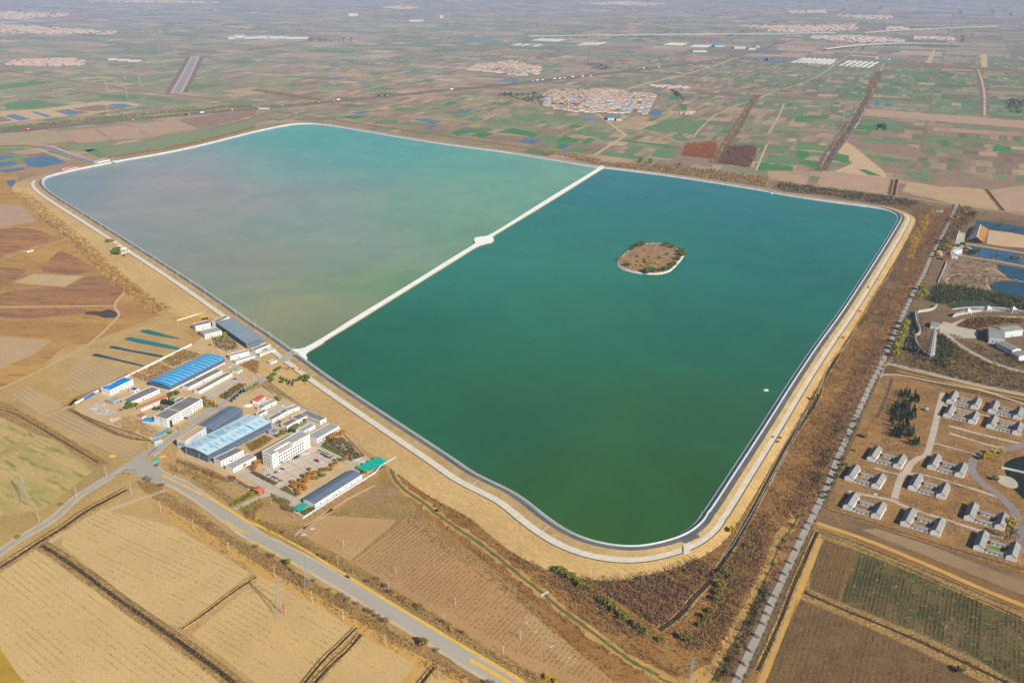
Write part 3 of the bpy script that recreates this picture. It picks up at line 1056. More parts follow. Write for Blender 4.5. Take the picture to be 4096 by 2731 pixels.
ditch('B3 470,180 800,320 1200,480 1700,700 2400,1000', 1.4, 2.4, .2)
strip('track', 'B3 420,90 700,180 1100,330 1500,500 1900,680 2400,880', 5.5, m_orange, .22, jag=.4)
strip('track', 'B3 480,240 400,430 300,720 200,920 100,1150 0,1420 -100,1650', 5.5, m_orange, .22, jag=.4)
ditch('B3 450,180 380,330 250,620 120,960 20,1200 -100,1450', 2.4, 3, .19)
area('weed_strip', 'B3 850,160 1000,150 1500,310 2351,640 2500,700 2500,820 2351,760 1800,540 1300,340', mat('weed_rows', (.20, .135, .08), (.26, .175, .10), (.12, .085, .055), s1=.1, s2=.4, rows=(dr('B3', (850, 180), (2300, 680)), 2.6, (.34, .27, .19), .18, .3)), .14)

# courtyard estate
area('estate_ground', 'L3 1040,300 1170,300 1600,420 2400,590 2500,1300 B3 2500,600 1650,340 600,0 430,-20 L3 560,1400 800,900 860,700', m_rust, .11)
strip('estate_road', 'L3 1010,330 1050,200 1150,210 1400,270 1800,370 2351,490 2600,545', 9, m_grey, .30)
strip('maize_strip', 'L3 1180,235 1400,290 1700,355 1900,410 2351,500', 2.0, m_cornstrip, .36, off=0, jag=.7)
strip('maize_strip', 'L3 1180,268 1400,320 1600,362 1900,425 2100,480 2351,535', 1.8, m_cornstrip, .36, jag=.9)
strip('path', 'L3 1050,310 1100,300 1250,310 1450,355 1700,400 2000,455 2351,575', 4, m_yardc, .26)
strip('path', 'L3 1610,470 1570,600 1540,750 1500,900 1460,1050 1380,1070 1310,1120 1280,1190 1230,1220 1200,1300 1160,1440', 7, m_yardc, .26, smooth=1)
strip('path', 'L3 1590,570 1640,590 1900,655 2351,770', 4, m_yardc, .258)
strip('path', 'L3 1510,930 1650,965 1880,1030', 3, m_yardc, .262)
strip('path', 'L3 1650,770 1900,840 2351,945', 5, m_yardc, .262)
strip('path', 'L3 1660,840 1850,900 2050,960 2200,980', 4, mat('pale_rubble', (.5, .48, .42), (.38, .33, .26), s1=.3), .26, jag=1.2)
m_lane2 = mat('violet_lane', (.25, .225, .215), (.2, .18, .175), (.15, .13, .13), s1=.1, s2=.5, t3=(.5, .7))
strip('lane', 'L3 2600,850 2351,950 2200,985 2050,1010 1920,1040 1860,1120 1870,1200 1950,1290 2100,1400 2200,1480 2270,1568 B3 2300,120 2330,300 2450,480', 9, m_lane2, .3, smooth=2)
strip('path', 'L3 980,1160 1100,1200 1230,1225 1340,1205 1500,1240 1750,1310 2000,1390 2140,1440', 4, m_yardc, .264)
strip('path', 'L3 740,1375 900,1410 1000,1430 1160,1460 H 780,830 1000,910 1300,1000 1600,1100 1870,1180', 5, m_yardc, .268, smooth=1)
strip('path', 'L3 990,1390 980,1430', 4, m_yardc, .27)
strip('drain', 'L3 1140,340 1080,520 1000,700', 3.2, mat('dark_drain', (.075, .06, .06), (.1, .08, .075), s1=.2), .24, smooth=0)
strip('fence_line', 'H 10,880 400,990 900,1150 1400,1310 2080,1510', 1.2, m_darkline, .24, smooth=0)

# park pond country, top right
m_pond = water_mat('pond_water', rough=.15, attr=False, col=(.012, .05, .085))
m_pondg = water_mat('dark_pond_water', rough=.15, attr=False, col=(.012, .018, .012))
m_pondb = water_mat('blue_pond_water', rough=.12, attr=False, col=(.02, .075, .15))
m_teal = water_mat('teal_pond_water', rough=.12, attr=False, col=(.01, .12, .11))
area('park_ground', 'M3 1760,330 2600,450 2600,1650 L3 2500,560 1170,240 1060,160 1130,0 M3 1250,1300 1500,780 1700,400', m_scrub2, .095)
area('scrub_land', 'M3 100,120 700,200 1700,330 1720,400 1500,800 1150,1568 900,1568 1150,900 1330,600 1300,420 1200,370 900,300 500,230 0,180', m_scrub2, .08)
area('pond', 'K 1170,340 1650,400 2218,490 2300,500 2300,680 1950,620 1450,560 1250,440 1110,460', m_pond, .2)
area('pond', 'K 900,910 1300,960 1800,1040 2300,1130 2300,1330 1800,1270 1700,1230 1400,1190 1100,1120 950,1050', m_pondb, .2)
area('pond', 'K 1600,1340 1800,1360 2300,1440 G 1852,200 1650,140 1560,60 1480,0', m_pond, .2)
area('pond', 'G 1340,260 1360,200 1480,170 1650,165 1852,200 2000,230 2000,470 1700,420 1500,350 1380,310', m_pond, .2)
area('pond', 'L3 2160,1120 2250,1070 2400,1040 2600,1020 2600,1700 2300,1400 2200,1300 2180,1200', m_pondg, .2, 1)
area('pond', 'G 0,700 190,650 200,760 200,960 180,1020 200,1100 260,1180 370,1240 300,1290 200,1230 60,1130 60,1030 140,980 130,760 60,700', m_pondg, .2)
area('sand_square', 'K 1430,560 1900,620 2200,680 2400,720 2400,960 2130,960 1750,930 1380,870', m_dirt, .22)
strip('road', 'K 880,860 1300,930 1800,1010 2300,1090', 7, m_dirt, .26)
strip('road', 'K 580,1100 800,1140 1200,1200 1600,1260 2300,1390', 7, m_grey, .26)
area('paved_yard', 'K 740,600 900,640 880,900 820,1140 590,1150 620,980 700,780', m_yardc, .24)
area('islet_park', 'K 640,1180 1300,1250 1600,1340 1620,1420 1750,1568 G 1370,330 1200,290 700,220 640,140 G 600,0', m_mauve, .14)
strip('path', 'G 700,220 690,150 760,80 900,50 1100,70 1300,110 1680,150', 3, m_dirt, .24, smooth=2)
strip('path', 'G 1290,90 1300,160 1290,220 1370,310', 3, m_dirt, .243)
strip('path', 'K 1180,1568 1400,1430 1500,1420 1640,1500 1800,1600', 3, m_dirt, .245)
area('plaza', 'G 650,770 900,830 1170,910 1140,1020 760,1020 590,950 600,830', m_yardc, .26)
strip('path', 'G 740,1000 850,1100 1000,1190 1200,1300 1400,1400 1852,1530 2000,1570', 8, m_grey, .255)
strip('path', 'G 800,810 950,740 1150,700 1400,690 1852,710 2000,720', 6, m_dirt, .25, smooth=2)
area('planted_terrace', 'G 680,520 1000,460 1300,440 1600,470 1800,600 1560,570 1000,560 780,590', mat('dark_hedge', (.03, .045, .025), (.05, .065, .03), s1=.1, s2=.6, bump=.9), .2)
strip('path', 'G 780,590 900,570 1100,555 1300,555 1580,570', 5, m_conc, .3, smooth=1)
area('flower_bed', 'G 830,610 1000,590 1120,585 1100,610 850,640', mat('flower_bed', (.30, .22, .05), (.14, .13, .05), s1=.4), .26)
area('flower_bed', 'G 1320,590 1500,595 1580,610 1330,610', MATS['flower_bed'], .26)
flat('lookout_paving', chaikin(pts('L3 2110,1230 2180,1230 2260,1260 2300,1310 2290,1350 2220,1350 2130,1310 2090,1260'), 2, True), m_yardc, .4)
strip('road', 'K -50,985 100,1005 220,1030', 4, m_yardc, .28)

m_bankd = mat('mauve_bank', (.15, .115, .10), (.22, .17, .145), (.10, .08, .07), s1=.03, s2=.1, grit=.3)
# fields behind the right corner
area('field', 'M3 510,0 560,10 1135,70 1110,220 440,130', m_pink, .2)
area('field', 'M3 0,-10 390,60 340,125 100,90 0,60', m_pink, .2)
area('field', 'M3 2040,180 2400,130 2500,400 2160,370', m_pink, .2)
area('field', 'M3 1230,190 1290,100 1600,150 2000,170 2120,360 1720,310', fld('tan_waste', (.41, .31, .2), (.35, .26, .175), 20, 9, (.3, .22, .15)), .2)
area('field', 'M3 1200,80 1700,-10 2351,130 2351,170 2020,165 1500,140', m_mauve, .19)
ditch('M3 1140,80 1110,220', 3, 3, .2)
ditch('M3 1180,80 1150,225', 6, 4, .2)
ditch('M3 2000,170 2070,260 2160,370', 4, 4, .2)
strip('path', 'M3 0,70 340,125 700,170 1110,222 1720,315 2351,400', 5, m_dirt, .26)
strip('hedge_bank', 'M3 100,110 400,160 800,215 1200,260 1700,330', 26, m_hedge, .15, jag=4)
strip('hedge_bank', 'M3 1750,340 2000,370 2400,430', 26, m_hedge, .15, jag=4)
strip('canal_bank', 'T2 1850,1500 1930,1350 2060,1200 2130,1050 2200,950 2260,880', 26, m_bankd, .17, w_end=18, jag=4)
strip('track', 'T2 1880,1480 1960,1300 2060,1170 2150,1000 2220,930 2351,870 T3 0,860 400,740 600,610 840,440', 6, m_dirt, .24)
strip('canal_bank', 'T3 480,1568 600,1350 660,1290 760,1170 880,980 940,820 1020,660', 34, m_bankd, .17, jag=4)
strip('canal', 'T3 540,1490 650,1310 750,1180 860,1010 930,830', 12, m_pondb, .27, w_end=8)
strip('track', 'T3 470,1560 600,1330 700,1200 840,960 940,800 1000,650', 6, m_dirt, .25)
strip('track', 'T3 800,1180 900,980 980,800 1040,640 1070,580', 6, m_dirt, .25)
strip('canal_bank', 'T3 1980,1060 1980,850 1950,720 1920,640', 30, m_bankd, .17, jag=4)
strip('track', 'T3 1990,1060 1990,850 1960,720 1930,640', 8, m_dirt, .25)
strip('track', 'T3 830,440 1100,450', 1, m_dirt, .25)
area('waste', 'T3 1440,585 1480,520 1530,440 1530,500 1500,585', m_dirt, .2)
area('waste', 'T3 1960,620 1950,500 2010,500 2015,620', m_dirt, .2)
area('waste', 'T3 700,1230 900,1250 1350,1350 1450,1420 1600,1450 1300,1450 870,1370 700,1290', m_mauve, .19)
area('waste', 'T3 640,1400 720,1300 830,1380 1000,1520 1060,1568 M3 1100,70 600,10 T3 780,1500', m_dirt, .185)
area('field', 'T3 900,1000 2351,1110 2351,1180 850,1060', m_pink, .21)
area('dark_strip', 'T3 1070,590 1400,575 1900,620 2351,640 2351,670 1900,640 1100,605', m_hedge, .2)

# brown poplar plantations
m_red = mat('rust_plantation', (.22, .10, .055), (.15, .08, .05), (.3, .17, .1), s1=.05, s2=.3, bump=.8)
m_pur = mat('plum_plantation', (.13, .075, .06), (.09, .055, .045), (.2, .13, .1), s1=.05, s2=.3, bump=.8)
area('plantation_floor', 'T2 1600,1330 1880,1310 1890,1370 1840,1460 1560,1430', m_red, .22)
area('plantation_floor', 'T2 1990,1340 2250,1350 2240,1430 2180,1540 1890,1500', m_pur, .22)
area('field', 'T2 1480,1380 1640,1300 1930,1290 1840,1540 1480,1480', m_mauve, .19)

# bright green plots behind the reservoir, each a field of its own
m_g1 = mat('bright_green_crop', (.055, .15, .055), (.08, .18, .075), (.12, .17, .09), s1=.03, s2=.2)
m_g2 = mat('mid_green_crop', (.10, .175, .085), (.14, .19, .11), (.2, .19, .12), s1=.03, s2=.2)
m_g3 = mat('pale_green_crop', (.16, .20, .12), (.20, .215, .135), (.25, .215, .15), s1=.03, s2=.2)
G1 = ['T2 1040,1290 1460,1335 1450,1350 1045,1303', 'T2 640,1310 700,1270 765,1275 690,1325', 'T2 400,1300 480,1245 620,1290 580,1312',
      'T2 390,1355 460,1315 500,1320 430,1365', 'T2 1450,885 1530,885 1535,920 1460,915', 'T2 1520,955 1600,960 1610,1020 1560,1010',
      'T1 1780,1215 1960,1190 2020,1205 1850,1250', 'T1 1975,1245 2050,1215 2190,1225 2090,1270', 'T1 1705,965 1780,935 1850,937 1740,970',
      'T1 2200,1220 2351,1180 2351,1230', 'T1 780,1075 860,1060 1020,1075 900,1100', 'T3 160,980 200,950 240,955 210,985', 'T3 820,1150 980,1150 960,1200 800,1190',
      'T3 580,1470 650,1415 745,1430 740,1500', 'T3 0,1505 230,1530 230,1568 0,1568', 'T3 255,1440 260,1380 370,1390 380,1450',
      'T3 370,1065 550,1075 550,1100 360,1090', 'T3 2070,1340 2230,1350 2230,1395 2065,1390', 'T3 1590,1290 1640,1290 1680,1335 1590,1340', 'T3 250,1070 370,1075 350,1125 245,1120',
      'T3 290,1490 330,1470 470,1490 460,1530 400,1540 330,1520', 'T2 0,1180 120,1200 250,1230 200,1265 0,1230', 'T2 540,1145 660,1160 620,1175 530,1165',
      'M3 830,-10 900,-10 1040,50 930,45', 'T2 2240,1500 2351,1490 2351,1568 2225,1568']
G2 = ['T2 1270,1160 1400,1105 1780,1110 1660,1230 1240,1190', 'T2 840,1410 900,1390 1190,1440 1160,1470 850,1430', 'T2 1040,1390 1080,1345 1220,1355 1150,1410',
      'T2 1280,1420 1340,1370 1540,1390 1490,1460 1280,1440', 'T2 570,1215 620,1190 900,1225 870,1280 600,1235', 'T2 0,1060 60,1070 220,1100 200,1130 0,1100',
      'T2 500,1385 620,1330 680,1350 610,1400', 'T2 220,1280 300,1240 430,1260 340,1310', 'T1 1240,1020 1320,990 1440,1000 1380,1030',
      'T1 1900,1100 1980,1080 2100,1090 2040,1125', 'T1 2160,1130 2240,1095 2351,1110 2351,1150', 'T1 1100,1110 1300,1100 1290,1140 1080,1140',
      'T3 170,1000 360,1010 360,1045 160,1040', 'T3 870,1260 1400,1310 1380,1330 850,1300', 'T3 1200,660 1360,650 1350,690 1200,680', 'T3 240,1370 270,1310 560,1345 540,1390',
      'T3 0,1420 260,1450 280,1520 0,1500', 'T3 1430,1270 1560,1290 1560,1320 1420,1310', 'T3 1330,700 1500,700 1480,740 1330,735', 'T3 900,1420 1160,1450 1150,1470 920,1440',
      'T0 0,780 300,745 540,755 200,800 0,830', 'T0 30,960 300,920 550,960 300,1005 60,1000', 'T0 900,880 1300,870 1250,910 950,905', 'T0 1400,895 1580,930 1500,935 1390,905',
      'T0 1700,800 1800,770 2000,790 1800,830', 'T0 770,1380 880,1370 980,1440 900,1445', 'M3 1200,10 1400,10 1560,85 1400,95', 'T2 1480,1235 1540,1230 1640,1290 1600,1300 1500,1290',
      'T2 2030,735 2220,725 2210,755 2030,760', 'T1 1500,760 1560,725 1640,735 1600,755', 'T1 1020,680 1120,665 1180,680 1100,695']
for i, s in enumerate(G1):
    area('crop_field', s, m_g1, .30)
for i, s in enumerate(G2):
    area('crop_field', s, m_g2, .27)
PN = ['T0 45,1065 130,1050 290,1095 180,1112', 'T0 280,1030 330,1027 480,1070 430,1080', 'T0 990,960 1140,955 1240,980 1110,995', 'T0 520,1020 640,1005 720,1040 640,1055',
      'T0 215,1460 400,1430 480,1440 610,1490 370,1540 250,1520', 'T0 -60,1445 110,1430 130,1445 0,1470', 'T0 -60,1500 110,1480 165,1505 0,1540', 'T0 -40,1568 200,1540 240,1555 60,1590',
      'M0 58,95 135,80 150,140 90,145', 'T1 880,1040 960,1022 1090,1020 960,1050', 'T1 1440,1100 1560,1090 1700,1120 1640,1140', 'T1 1550,1180 1600,1155 1670,1160 1590,1190',
      'T1 1850,1240 1940,1195 1990,1205', 'T1 1860,1035 1900,1005 1990,1008 1920,1040', 'T2 60,1305 120,1270 250,1290 200,1325', 'T2 1260,1050 1260,1020 1310,1005 1375,1020 1365,1055 1310,1065',
      'T2 430,1365 480,1320 540,1325 480,1370', 'T1 1340,680 1380,663 1440,670 1390,685', 'T1 970,765 1000,748 1070,755 1000,768', 'T1 670,610 700,597 770,600 740,620',
      'T1 1890,385 1990,358 2240,370 2170,390 1960,395', 'T3 -60,560 0,535 220,555 150,575', 'T2 2150,540 2351,525 2351,560', 'T3 975,965 990,935 1025,940 1015,975', 'T3 1080,980 1080,950 1140,950 1120,980',
      'T1 2200,745 2351,720 2351,755', 'T3 640,1060 650,1038 685,1040 680,1068', 'T1 700,720 760,712 800,720 730,735', 'T2 0,730 60,725 60,750 0,765']
for i, s in enumerate(PN):
    area('pond', s, m_pondb, .33)
area('pond', 'T2 630,1080 650,1060 740,1060 800,1100 760,1110', mat('grey_pool', (.16, .18, .2), (.2, .19, .19), s1=.05, rough=.3), .33)
for i, s in enumerate(['c1 1010,380 1060,350 1150,350 1300,390 1500,450 1650,480 1640,495 1500,480 1200,430 1060,395',
                       'c1 765,505 810,475 870,465 1100,510 1400,570 1640,635 1620,665 1500,650 1100,580 860,525',
                       'c1 535,630 560,605 620,605 900,670 1200,720 1385,755 1360,785 1200,760 900,700 600,645',
                       'c1 260,760 300,725 360,725 600,790 850,850 1100,910 1050,925 800,870 550,810 330,770']):
    area('pond', s, m_teal if i < 2 else m_pond, .28)
    area('pond_bank', s, m_dirt, .2)
MATS_POND = True
area('field', 'c1 -200,640 200,560 800,330 1300,130 1600,200 1900,560 850,1080 300,1340 0,1500 -300,1200 -500,900', m_straw, .12)
area('yard_ground', 'c1 0,1500 400,1310 1240,900 1830,600 2300,200 c2 600,80 900,420 1740,770 1560,930 1100,1230 800,1500 c3 1250,640 1150,620 900,520 500,400 0,190', m_yard, .155)
area('yard_ground', 'c4 560,180 1100,460 1500,650 1850,880 2250,1290 c6 2351,540 1250,1300 1130,1250 1000,1150 c5 1500,1500 1150,1400 500,1050 0,870 100,700 c4 0,480', m_yard, .155)
m_plot = fld('nursery_plot', (.42, .32, .195), (.375, .285, .17), dr('c1', (100, 900), (420, 1080)), 6.5, (.27, .195, .12), .13, .3)
area('field', 'c1 -40,900 150,850 850,960 870,1020 200,1340 -150,1280', m_plot, .17)
area('field', 'L0 90,500 250,400 560,560 580,600 380,670', m_plot, .172)
area('field', 'L0 400,690 600,640 1380,900 1200,1060 980,1010', fld('nursery_plot_south', (.42, .31, .19), (.37, .28, .17), dr('L0', (700, 700), (1250, 960)), 6.5, (.26, .18, .11), .14, .3), .17)
m_gf = mat('sprouting_field', (.44, .33, .18), (.33, .275, .13), (.19, .2, .075), s1=.05, s2=.12, t3=(.5, .66), stretch=(dr('L0', (0, 1300), (500, 1568)), 5), grit=.12, rows=(dr('L0', (0, 1300), (500, 1568)), 6, (.2, .18, .1), .12, .4))
area('field', 'L0 -200,620 0,700 340,860 0,1010 -300,1120', m_gf, .17)
area('field', 'L0 400,900 860,1180 400,1540 0,1600 -400,1650 -500,1200 0,1060', m_gf, .171)
area('hedge_bank', 'L0 -200,480 60,560 480,800 1000,1110 880,1160 500,900 360,860 0,690 -300,570', m_bushy, .16)
ditch('L0 -100,620 100,640 300,750 600,930 900,1110', 1.8, 3, .19)
ditch('L0 630,620 900,770 1150,880 1370,910', 1.8, 2.5, .2)
strip('path', 'L0 400,690 600,620 700,530', 3.5, m_dirt, .2)
area('dark_bank', 'c1 -200,1560 0,1400 400,1250 800,1030 860,1040 400,1300 100,1500', m_bushy, .2)

# far left roads, canals and banks
strip('canal_bank', 'T0 1618,855 1705,700 1795,520', 86, m_bankd, .17, smooth=0)
strip('canal_bank', 'T0 1618,855 1705,700 1795,520', 46, m_dirt, .2, smooth=0)
strip('canal', 'T0 1618,855 1705,700 1792,525', 28, mat('grey_canal', (.26, .235, .25), (.24, .22, .23), s1=.02, rough=.3), .25, smooth=0)
strip('road', 'T0 -200,620 0,645 400,700 1000,800 1540,865 T1 -750,870 -400,910 0,990', 16, m_hedge, .21)
strip('road', 'T0 1780,520 2351,472 T1 0,470 600,410 900,375', 16, m_dirt, .21)
strip('road', 'T2 760,1425 1045,1245 1000,1210 800,1060 780,1040', 10, m_dirt, .31, smooth=0)
strip('path', 'T2 1000,1225 1200,1190 1330,1100 1460,1060 1475,1020 1400,990', 6, m_dirt, .30)
strip('path', 'T2 880,1110 1240,1190 1560,1320', 5, m_dirt, .305)
strip('path', 'T2 1660,1270 1720,1190 1880,1040 2351,870', 5, m_dirt, .31)
strip('path', 'T1 1780,1155 1900,1120 2050,1125 2220,1045 2351,1010', 5, m_dirt, .31)
strip('path', 'T1 500,935 830,860 1200,780 1430,720 1700,660', 10, m_dirt, .31)
strip('path', 'T1 560,670 1100,755 1680,820', 6, m_dirt, .305)
strip('path', 'T1 1200,600 1780,648 2100,650 2351,690 T2 0,700 500,720', 8, m_dirt, .31)
strip('path', 'T2 1060,820 1230,770 1700,660 2080,530', 14, m_dirt, .31)
strip('path', 'T3 0,1110 240,1130 500,1165 690,1180', 5, m_dirt, .31)
strip('path', 'T3 0,1230 80,1110 150,950', 6, m_dirt, .31)
strip('path', 'T2 2340,1330 2240,1568', 6, m_dirt, .31)
strip('path', 'T0 0,1330 420,1325 620,1400 880,1490', 10, m_dirt, .3)
strip('canal', 'T0 360,1350 560,1400 T0 540,1400 850,1490', 18, mat('lilac_canal', (.19, .17, .22), (.22, .2, .24), s1=.02, rough=.3), .32, smooth=0)
strip('path', 'T0 0,1360 300,1355 480,1420 640,1470', 8, m_dirt, .3)
m_rowd = fld('far_rows', (.36, .29, .2), (.32, .255, .175), dr('T0', (100, 1290), (290, 1230)) + 90, 12, (.27, .21, .15), .2, .2)
area('field', 'T0 -50,1230 500,1200 680,1300 300,1330 -50,1320', m_rowd, .25)
area('field', 'T0 540,1210 860,1180 1010,1290 720,1320', m_pink, .26)
area('field', 'T0 880,1180 1150,1150 1380,1250 1050,1290', m_pink, .262)
area('field', 'T0 1180,1150 1600,1100 1810,1180 1410,1250', m_pink, .264)
area('field', 'T0 1620,1100 2351,1010 2351,1060 1830,1180', m_mauve, .25)
area('field', 'T0 550,1350 1000,1290 1090,1310 800,1400 660,1380', m_g3, .27)
area('field', 'T0 1050,1340 1300,1300 2351,1080 2351,1200 1700,1340 1100,1440 900,1440 850,1400', m_g3, .266)
area('sandpit', 'T0 0,1030 400,1000 620,970 950,930 1180,940 1290,960 1180,1000 900,1040 500,1080 0,1140 -60,1100', m_dirt, .22)
area('mud_pool', 'T0 660,1000 900,965 1000,970 1180,1000 900,1025 750,1020', m_mauve, .26)
area('mud_pool', 'T0 -50,1080 30,1070 120,1110 -50,1130', m_mauve, .3)
area('mud_pool', 'T0 490,1020 620,1005 830,1035 640,1065', m_mauve, .27)
strip('highway', 'T0 -300,1245 0,1213 700,1145 1400,1080 2000,1025 2351,998 T1 600,945 1200,885 1700,835 2351,778 T2 0,775 500,715 1100,652 1700,572 2050,528 2351,440 T3 0,430 240,365', 26, mat('highway_asphalt', (.13, .13, .14), (.16, .16, .165), s1=.02), .38)
strip('highway_verge', 'T0 -300,1245 0,1213 700,1145 1400,1080 2000,1025 2351,998 T1 600,945 1200,885 1700,835 2351,778 T2 0,775 500,715 1100,652 1700,572', 60, m_scrub2, .34, jag=5)
strip('embankment', 'T0 1900,1200 2351,1080 T1 150,1020 400,1060 900,1130 1600,1230 2351,1340 T2 400,1400 700,1430', 16, m_hedge, .3, jag=3)
# ------------------------------------------------------------------ buildings
def wallm(name, c, c2=None, **k):
    return mat(name, c, c2 or tuple(v * .86 for v in c), tuple(v * .72 for v in c), s1=.15, s2=.7, t3=(.6, .8), rough=.8, **k)


w_white = wallm('white_render', (.66, .66, .64))
w_cream = wallm('cream_render', (.60, .57, .50))
w_blueg = wallm('slate_cladding', (.085, .115, .16))
w_steel = wallm('steel_cladding', (.11, .135, .16))
w_pale = wallm('pale_cladding', (.48, .51, .53))
r_felt = mat('felt_roof', (.20, .195, .19), (.13, .13, .13), (.30, .29, .27), s1=.12, s2=.5, t3=(.55, .7))
r_grey = mat('grey_roof', (.33, .33, .33), (.27, .27, .275), (.22, .22, .22), s1=.1, s2=.5, t3=(.6, .75))
r_blue = mat('blue_sheet_roof', (.012, .29, .56), (.01, .25, .5), (.03, .34, .60), s1=.05, s2=.3, rough=.5)
r_blue2 = mat('worn_blue_roof', (.02, .16, .46), (.03, .2, .5), (.3, .42, .55), s1=.08, s2=.12, t3=(.55, .68), rough=.5)
r_sky = mat('pale_blue_roof', (.46, .58, .64), (.42, .54, .60), (.55, .62, .62), s1=.06, s2=.3, rough=.5)
r_stripe = mat('translucent_sheet', (.32, .44, .42), (.4, .45, .38), s1=.2, rough=.4)
r_stripeb = mat('beige_sheet', (.42, .42, .34), (.36, .4, .36), s1=.2, rough=.4)
r_slot = mat('dark_skylight', (.10, .14, .15), s1=.2, rough=.3)
r_patch = mat('blue_patch_sheet', (.02, .27, .52), (.05, .33, .6), s1=.2, rough=.5)
r_steel = mat('steel_blue_roof', (.20, .25, .29), (.17, .215, .25), (.25, .3, .33), s1=.08, s2=.3, rough=.45)
r_steelr = mat('steel_roof_rib', (.36, .42, .44), s1=.2, rough=.4)
r_dark = mat('slate_blue_roof', (.13, .16, .21), (.11, .135, .18), (.17, .2, .24), s1=.08, s2=.3, rough=.5)
r_red = mat('red_sheet_roof', (.50, .13, .10), (.42, .12, .09), (.55, .2, .15), s1=.1, s2=.5)
r_brick = mat('brick_red_roof', (.42, .16, .11), (.36, .14, .1), (.48, .22, .16), s1=.1, s2=.5)
r_tan = mat('tan_roof', (.42, .33, .22), (.37, .29, .2), s1=.1)
r_teal = mat('teal_sheet', (.02, .30, .25), (.03, .35, .3), (.1, .42, .36), s1=.1, s2=.4, rough=.5)
r_tile = mat('grey_tile_roof', (.25, .245, .235), (.20, .20, .19), (.16, .16, .155), s1=.1, s2=.8, t3=(.6, .8))
r_low = mat('low_grey_roof', (.25, .25, .24), (.2, .2, .19), s1=.1)
m_glass = mat('window_glass', (.045, .055, .07), (.09, .1, .12), s1=.3, rough=.15, spec=.5)
m_frame = mat('window_frame', (.62, .62, .62))
m_tin = mat('galvanised_steel', (.46, .48, .5), (.36, .38, .4), s1=.2, rough=.5, metal=.3)
m_polec = mat('concrete_pole', (.50, .48, .45), (.42, .40, .37), s1=.3)
m_pink = MATS['pinkish_plough']

_wb = {}


def win_mesh(w, h, d=.12):
    k = (round(w, 2), round(h, 2))
    if k not in _wb:
        b = MB()
        b.box(-w / 2, w / 2, -d, .02, 0, h, 0)
        b.box(-w / 2 - .12, w / 2 + .12, -d - .05, .02, -.14, -.002, 1)
        _wb[k] = b.mesh('window', [m_glass, m_frame])
    return _wb[k]


def windows(root, L, Wd, spec):
    for face, rows, n, w, h, zs, m0, m1 in spec:
        me = win_mesh(w, h)
        ln = L if face in 'fb' else Wd
        for r_ in range(rows):
            z = zs[r_]
            for i in range(n):
                t = m0 + (ln - m0 - m1) * (i + .5) / n
                o = link('window', me, root)
                if face == 'f':
                    o.location = (t, 0, z)
                elif face == 'b':
                    o.location = (t, Wd, z)
                    o.rotation_euler = (0, 0, math.pi)
                elif face == 'l':
                    o.location = (0, t, z)
                    o.rotation_euler = (0, 0, -math.pi / 2)
                else:
                    o.location = (L, t, z)
                    o.rotation_euler = (0, 0, math.pi / 2)


def frame3(tg, A_, B_, C_, h):
    a, b, c = at(tg, *A_, h), at(tg, *B_, h), at(tg, *C_, h)
    L = math.dist(a, b)
    an = math.atan2(b[1] - a[1], b[0] - a[0])
    ux, uy = math.cos(an), math.sin(an)
    Wd = -(c[0] - b[0]) * uy + (c[1] - b[1]) * ux
    return a, an, L, Wd


